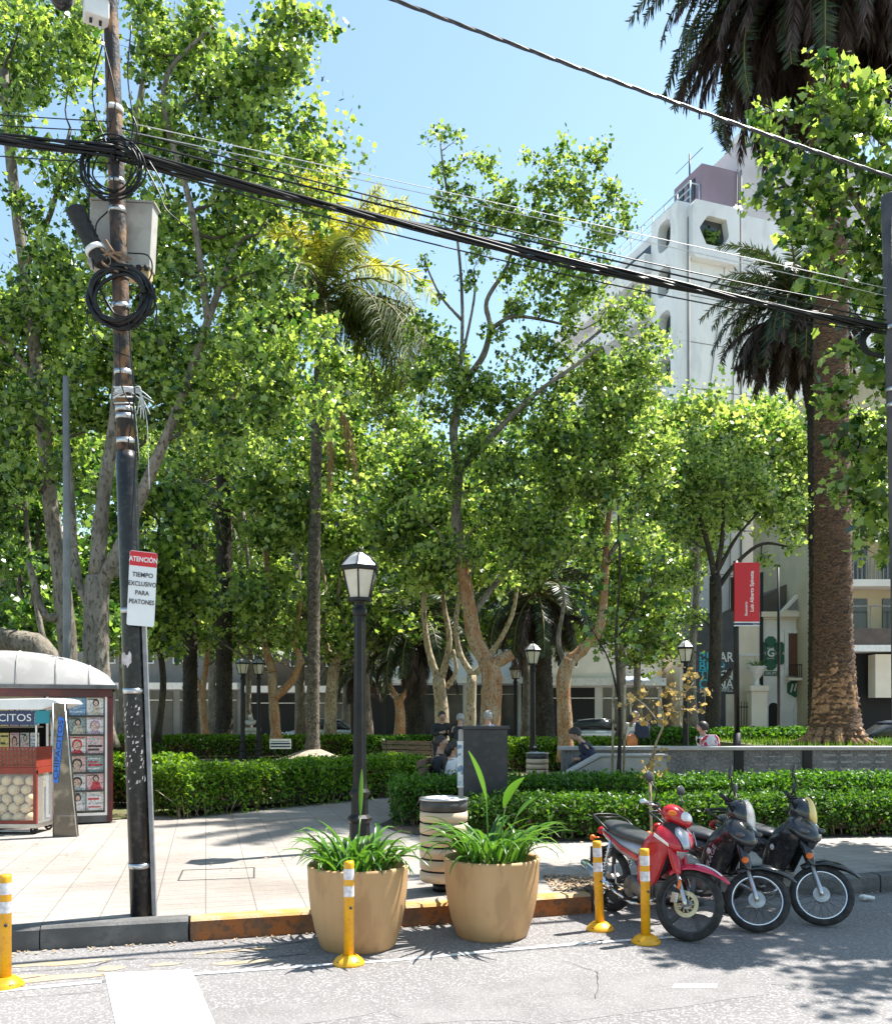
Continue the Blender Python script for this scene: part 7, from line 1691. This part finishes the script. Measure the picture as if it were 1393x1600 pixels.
opening(1199,1214,1098,1139,m_dark,True,'arched_door'); opening(1244,1272,1096,1139,m_door,True,'arched_garage'); opening(1230,1247,990,1056,m_door,False,'balcony_door'); opening(1264,1276,985,1040,m_winglass,False,'tall_window')
b = MB(); b.box(bx(1224),bx(1290),BY-.9,BY-.16,bz(1064),bz(1060)); b.build('balcony_slab', m_cream, r, True)
b = MB()
for k in range(22): b.tube([(bx(1225)+.11*k,BY-.85,bz(1060)),(bx(1225)+.11*k,BY-.85,bz(1040))], .018, 5)
b.tube([(bx(1225),BY-.85,bz(1040)),(bx(1290),BY-.85,bz(1040))], .03, 6); b.build('balcony_railing', m_black, r, True)
hc = (bx(1241),bz(1075)); b = MB(); b.prism([(hc[0]+.52*math.cos(R(60*i+30)),hc[1]+.56*math.sin(R(60*i+30))) for i in range(6)], .06, 'y', BY-.07); b.build('hexagon_sign', m_green, r, True)
b = MB()
for k in range(3): b.prism([(hc[0]-.30+.22*k,hc[1]-.25+.08*k),(hc[0]-.22+.22*k,hc[1]-.28+.08*k),(hc[0]-.10+.22*k,hc[1]+.2+.05*k),(hc[0]-.18+.22*k,hc[1]+.25+.05*k)], .02, 'y', BY-.092)
b.build('hexagon_stripe', m_whitepaint, r, True)
text('GRUPO', .55, m_ink, 'lettering', r, Vector((bx(1265),BY-.03,bz(1073)))-wloc(r), (R(90),0,0), .01, bold=.01)
b = MB(); b.box(bx(1253),bx(1278),BY-.05,BY-.004,bz(1083),bz(1080)); b.build('name_underline', m_ink, r, True)
# right building with balconies
RY2 = 46.0
def rx(px): return (px-CX)/FPX*RY2
def rz_(py): return CAMZ-(py-HY)/FPX*RY2
r = empty('apartment_building', (rx(1380),RY2,.0), 0, 'yellowish apartment building with a brown slab and dark garage mouth behind the date palm', 'building')
b = MB(); b.box(rx(1322),rx(1560),RY2+1.5,RY2+14,.12,rz_(560)); b.build('wall', mat('wall_yellow',(.52,.45,.30),(.45,.38,.25),scale=.6,rough=.85), r, True)
b = MB(); b.box(rx(1318),rx(1560),RY2-.05,RY2+1.49,rz_(1008),rz_(982)); b.build('brown_slab', mat('slab_brown',(.13,.10,.085),(.10,.08,.07),scale=2,rough=.8), r, True)
b = MB(); b.box(rx(1318),rx(1560),RY2-.12,RY2+1.49,rz_(1018),rz_(1008)-.003); b.build('white_band', m_whitepaint, r, True)
b = MB(); b.box(rx(1324),rx(1560),RY2+1.4,RY2+1.495,.13,rz_(1018)-.01); b.build('garage_mouth', m_dark, r, True)
b = MB(); b.box(rx(1370),rx(1560),RY2+.2,RY2+1.0,rz_(1090),rz_(1022)); b.build('cream_panel', m_cream, r, True)
for k, (p0,p1) in enumerate(((930,982),(850,905),(770,825),(690,745))):
    if k: 
        b = MB(); b.box(rx(1325),rx(1560),RY2,RY2+1.49,rz_(p1)-.35,rz_(p1)-.003); b.build('balcony_slab', m_bg3, r, True)
    b = MB(); x = rx(1326)
    while x < rx(1540): b.box(x,x+.05,RY2+.03,RY2+.08,rz_(p1),rz_(p1-34)); x += .22 if k else 1.1
    b.box(rx(1325),rx(1560),RY2+.02,RY2+.09,rz_(p1-34)+.003,rz_(p1-36)); b.build('balcony_railing', m_bg1, r, True)
    b = MB(); b.box(rx(1338),rx(1375),RY2+1.42,RY2+1.494,rz_(p1),rz_(p0)); b.box(rx(1400),rx(1450),RY2+1.42,RY2+1.494,rz_(p1),rz_(p0)); b.build('balcony_door', m_winglass, r, True)
# tall white tower, seen at an angle
C1 = Vector(((1073-CX)/FPX*60, 60, 0)); d1 = Vector((-.334,.943,0)); d2 = Vector((.943,.334,0))
MT = Matrix(((d1.x,d2.x,0,C1.x),(d1.y,d2.y,0,C1.y),(0,0,1,0),(0,0,0,1)))
r = empty('apartment_tower', C1, 0, 'tall white apartment tower with curved balconies and roof railings', 'building')
ZT = 36.0
b = MB(); b.box(0,17.5,0,24,.12,ZT,0,MT); b.build('wall', m_whitewall, r, True)
b = MB(); b.box(0.05,3.3,1.2,4.15,ZT+.003,ZT+2.9,0,MT); b.build('penthouse', mat('penthouse_mauve',(.30,.22,.27),(.25,.19,.23),scale=.4,rough=.9), r, True)
b = MB(); b.box(0,4.99,4.2,20,ZT+.003,ZT+5.0,0,MT); b.build('stair_head', mat('stair_head_pink',(.62,.57,.59),(.54,.49,.51),scale=.4,rough=.9), r, True)
b = MB(); b.box(-.06,.8,4.1,7,ZT+5.003,ZT+5.5,0,MT); b.build('water_tank_base', m_whitewall, r, True)
m_rail = mat('rail_pale_blue', (.45,.55,.62), rough=.4)
b = MB()
for v in (.25,):
    for k in range(12): b.tube([MT @ Vector((1.5*k,v,ZT)), MT @ Vector((1.5*k,v,ZT+1.5))], .05, 5)
    for h in (.5,1.0,1.5): b.tube([MT @ Vector((0,v,ZT+h)), MT @ Vector((17.5,v,ZT+h))], .05, 5)
b.tube([MT @ Vector((.2,1.1,ZT)), MT @ Vector((.2,1.1,ZT+1.5))], .05, 5)
b.tube([MT @ Vector((.2,.25,ZT+1.5)), MT @ Vector((.2,1.15,ZT+1.5))], .05, 5); b.build('roof_railing', m_rail, r, True)
b = MB()
for k in range(8): b.tube([MT @ Vector((.2+1.5*k,3.9,ZT)), MT @ Vector((2+1.5*k,3.9,ZT+2.2))], .04, 5)
for h in (4.0,): b.tube([MT @ Vector((.1,1.3,ZT+h)), MT @ Vector((3.25,1.3,ZT+h))], .03, 5)
b.build('penthouse_railing', m_bg1, r, True)
b = MB(); b.box(.8,1.6,1.12,1.19,ZT+1.0,ZT+2.3,0,MT); b.box(2.1,3.0,1.12,1.19,ZT+1.0,ZT+2.3,0,MT); b.build('penthouse_window', m_winglass, r, True)
for f in range(11):
    zf = ZT-3.1*(f+1)
    b = MB(); b.box(3.2,17.4,-1.3,-.004,zf-.25,zf,0,MT); 
    rings = []
    for i in range(13):  # parapet with a rounded end
        a = R(90*i/12); rings.append(MT @ Vector((5.2-.0+1.2*(1-math.sin(a)),-1.3+1.2*(1-math.cos(a)) if False else -1.3,zf)))
    b.box(3.2,17.4,-1.3,-1.18,zf+.003,zf+1.05,0,MT); b.box(3.2,3.32,-1.177,-.004,zf+.003,zf+1.05,0,MT); b.build('balcony', m_whitewall, r, True, bevel=.05)
    b = MB(); b.box(3.6,9,-.06,-.006,zf+.2,zf+2.4,0,MT); b.box(10,17,-.06,-.006,zf+.2,zf+2.4,0,MT); b.build('balcony_glazing', m_winglass, r, True)
    # rounded opening in the end pier
    def rr_(cu, cz, w_, h_, g): return [(cu+(w_+g)*math.copysign(abs(math.cos(t))**.6,math.cos(t)), cz+(h_+g)*math.copysign(abs(math.sin(t))**.6,math.sin(t))) for t in [2*math.pi*i/24 for i in range(24)]]
    def up(poly, v0, th):
        n = len(poly); vs = [MT @ Vector((a,v0,c)) for a,c in poly]+[MT @ Vector((a,v0+th,c)) for a,c in poly]
        return vs, [list(range(n)),list(range(n,2*n))[::-1]]+[(i,n+i,n+(i+1)%n,(i+1)%n) for i in range(n)]
    def ringpts(n, fx): return [fx(2*math.pi*i/n) for i in range(n)]
    hole = ringpts(32, lambda t: (1.6+.78*math.copysign(abs(math.cos(t))**.65,math.cos(t)), zf+1.5+1.02*math.copysign(abs(math.sin(t))**.65,math.sin(t))))
    rect = ringpts(32, lambda t: (1.6+1.6*max(-1,min(1,1.42*math.cos(t))), zf+1.55+1.545*max(-1,min(1,1.42*math.sin(t)))))
    b = MB(); b.loft([[MT @ Vector((x,-.003,z)) for x,z in rect],[MT @ Vector((x,-.75,z)) for x,z in rect],[MT @ Vector((x,-.75,z)) for x,z in hole],[MT @ Vector((x,-.003,z)) for x,z in hole]], 0, False, False); fr = b.build('pier_panel', m_whitewall, r, True)
    b = MB(); b.box(.5,2.7,-.06,-.012,zf+.3,zf+2.6,0,MT); b.build('pane', m_winglass, fr, True); b = MB(); b.box(1.57,1.63,-.1,-.064,zf+.3,zf+2.6,0,MT); b.box(.5,2.7,-.1,-.064,zf+1.2,zf+1.26,0,MT); b.build('mullion', m_whitepaint, fr, True)
def onB(poly, u0, th):
    n = len(poly); vs = [MT @ Vector((u0,a,c)) for a,c in poly]+[MT @ Vector((u0+th,a,c)) for a,c in poly]
    return vs, [list(range(n)),list(range(n,2*n))[::-1]]+[(i,n+i,n+(i+1)%n,(i+1)%n) for i in range(n)]
b = MB(); b.tube([MT @ Vector((-.06,.1,.2)), MT @ Vector((-.06,.1,ZT-1))], .09, 6); b.tube([MT @ Vector((-.06,4.3,8)), MT @ Vector((-.06,4.3,ZT+3))], .06, 6); b.tube([MT @ Vector((-.06,3.3,8)), MT @ Vector((-.06,4.0,ZT+3))], .035, 5); b.tube([MT @ Vector((-.06,.6,16)), MT @ Vector((-.06,3.6,ZT))], .03, 5); b.build('downpipe', m_bg1, r, True)
b = MB()
for k in range(10): b.box(-.012,-.002,.2,24,ZT-3.1*(k+1)-.03,ZT-3.1*(k+1)+.03,0,MT)
b.build('panel_seam', m_bg1, r, True)
hexp = [(.5,ZT-2.4),(1.1,ZT-3.0),(2.3,ZT-3.0),(2.7,ZT-2.2),(2.6,ZT-1.1),(1.2,ZT-1.0)]
def res(poly, n=36):
    out = []; tot = [0]
    for i in range(len(poly)): p, q = poly[i], poly[(i+1)%len(poly)]; tot.append(tot[-1]+math.hypot(q[0]-p[0],q[1]-p[1]))
    for k in range(n):
        d = tot[-1]*k/n; i = max(j for j in range(len(poly)) if tot[j] <= d+1e-9); p, q = poly[i], poly[(i+1)%len(poly)]; u = (d-tot[i])/(tot[i+1]-tot[i]); out.append((p[0]+(q[0]-p[0])*u, p[1]+(q[1]-p[1])*u))
    return out
hexp = res([(1.1,ZT-2.9),(2.4,ZT-2.9),(2.9,ZT-2.1),(2.7,ZT-1.0),(1.2,ZT-.95),(.55,ZT-1.9)])
def rayrect(x, z):
    dx, dz = x-1.9, z-(ZT-1.95); k = min(1.85/max(1e-6,abs(dx)), 1.92/max(1e-6,abs(dz))); return (1.9+dx*k, ZT-1.95+dz*k)
rect = [rayrect(*p) for p in hexp]
b = MB(); b.loft([[MT @ Vector((-.003,x,z)) for x,z in rect],[MT @ Vector((-.6,x,z)) for x,z in rect],[MT @ Vector((-.6,x,z)) for x,z in hexp],[MT @ Vector((-.003,x,z)) for x,z in hexp]],0,False,False); f = b.build('end_panel', m_whitewall, r, True)
b = MB(); b.box(-.05,-.01,.6,2.9,ZT-2.9,ZT-.95,0,MT); b.build('pane', m_winglass, f, True)
rg = np.random.default_rng(3); LV = leaf_array(np.array([tuple(MT @ Vector((-.3+rg.normal()*.12, 1.6+rg.normal()*.35, ZT-2.5+abs(rg.normal())*.35))) for _ in range(160)]), .3, KITE, rg, .3)
o = npmesh('balcony_plant', LV, 4, m_leaf_d); o['label'] = 'green plant growing in the angular opening of the white tower'; o['category'] = 'plant'
b = MB(); b.tube([MT @ Vector((2.6,2,ZT+2.9)), MT @ Vector((2.6,2,ZT+5.2))], .06, 5); b.build('roof_mast', m_black, r, True)
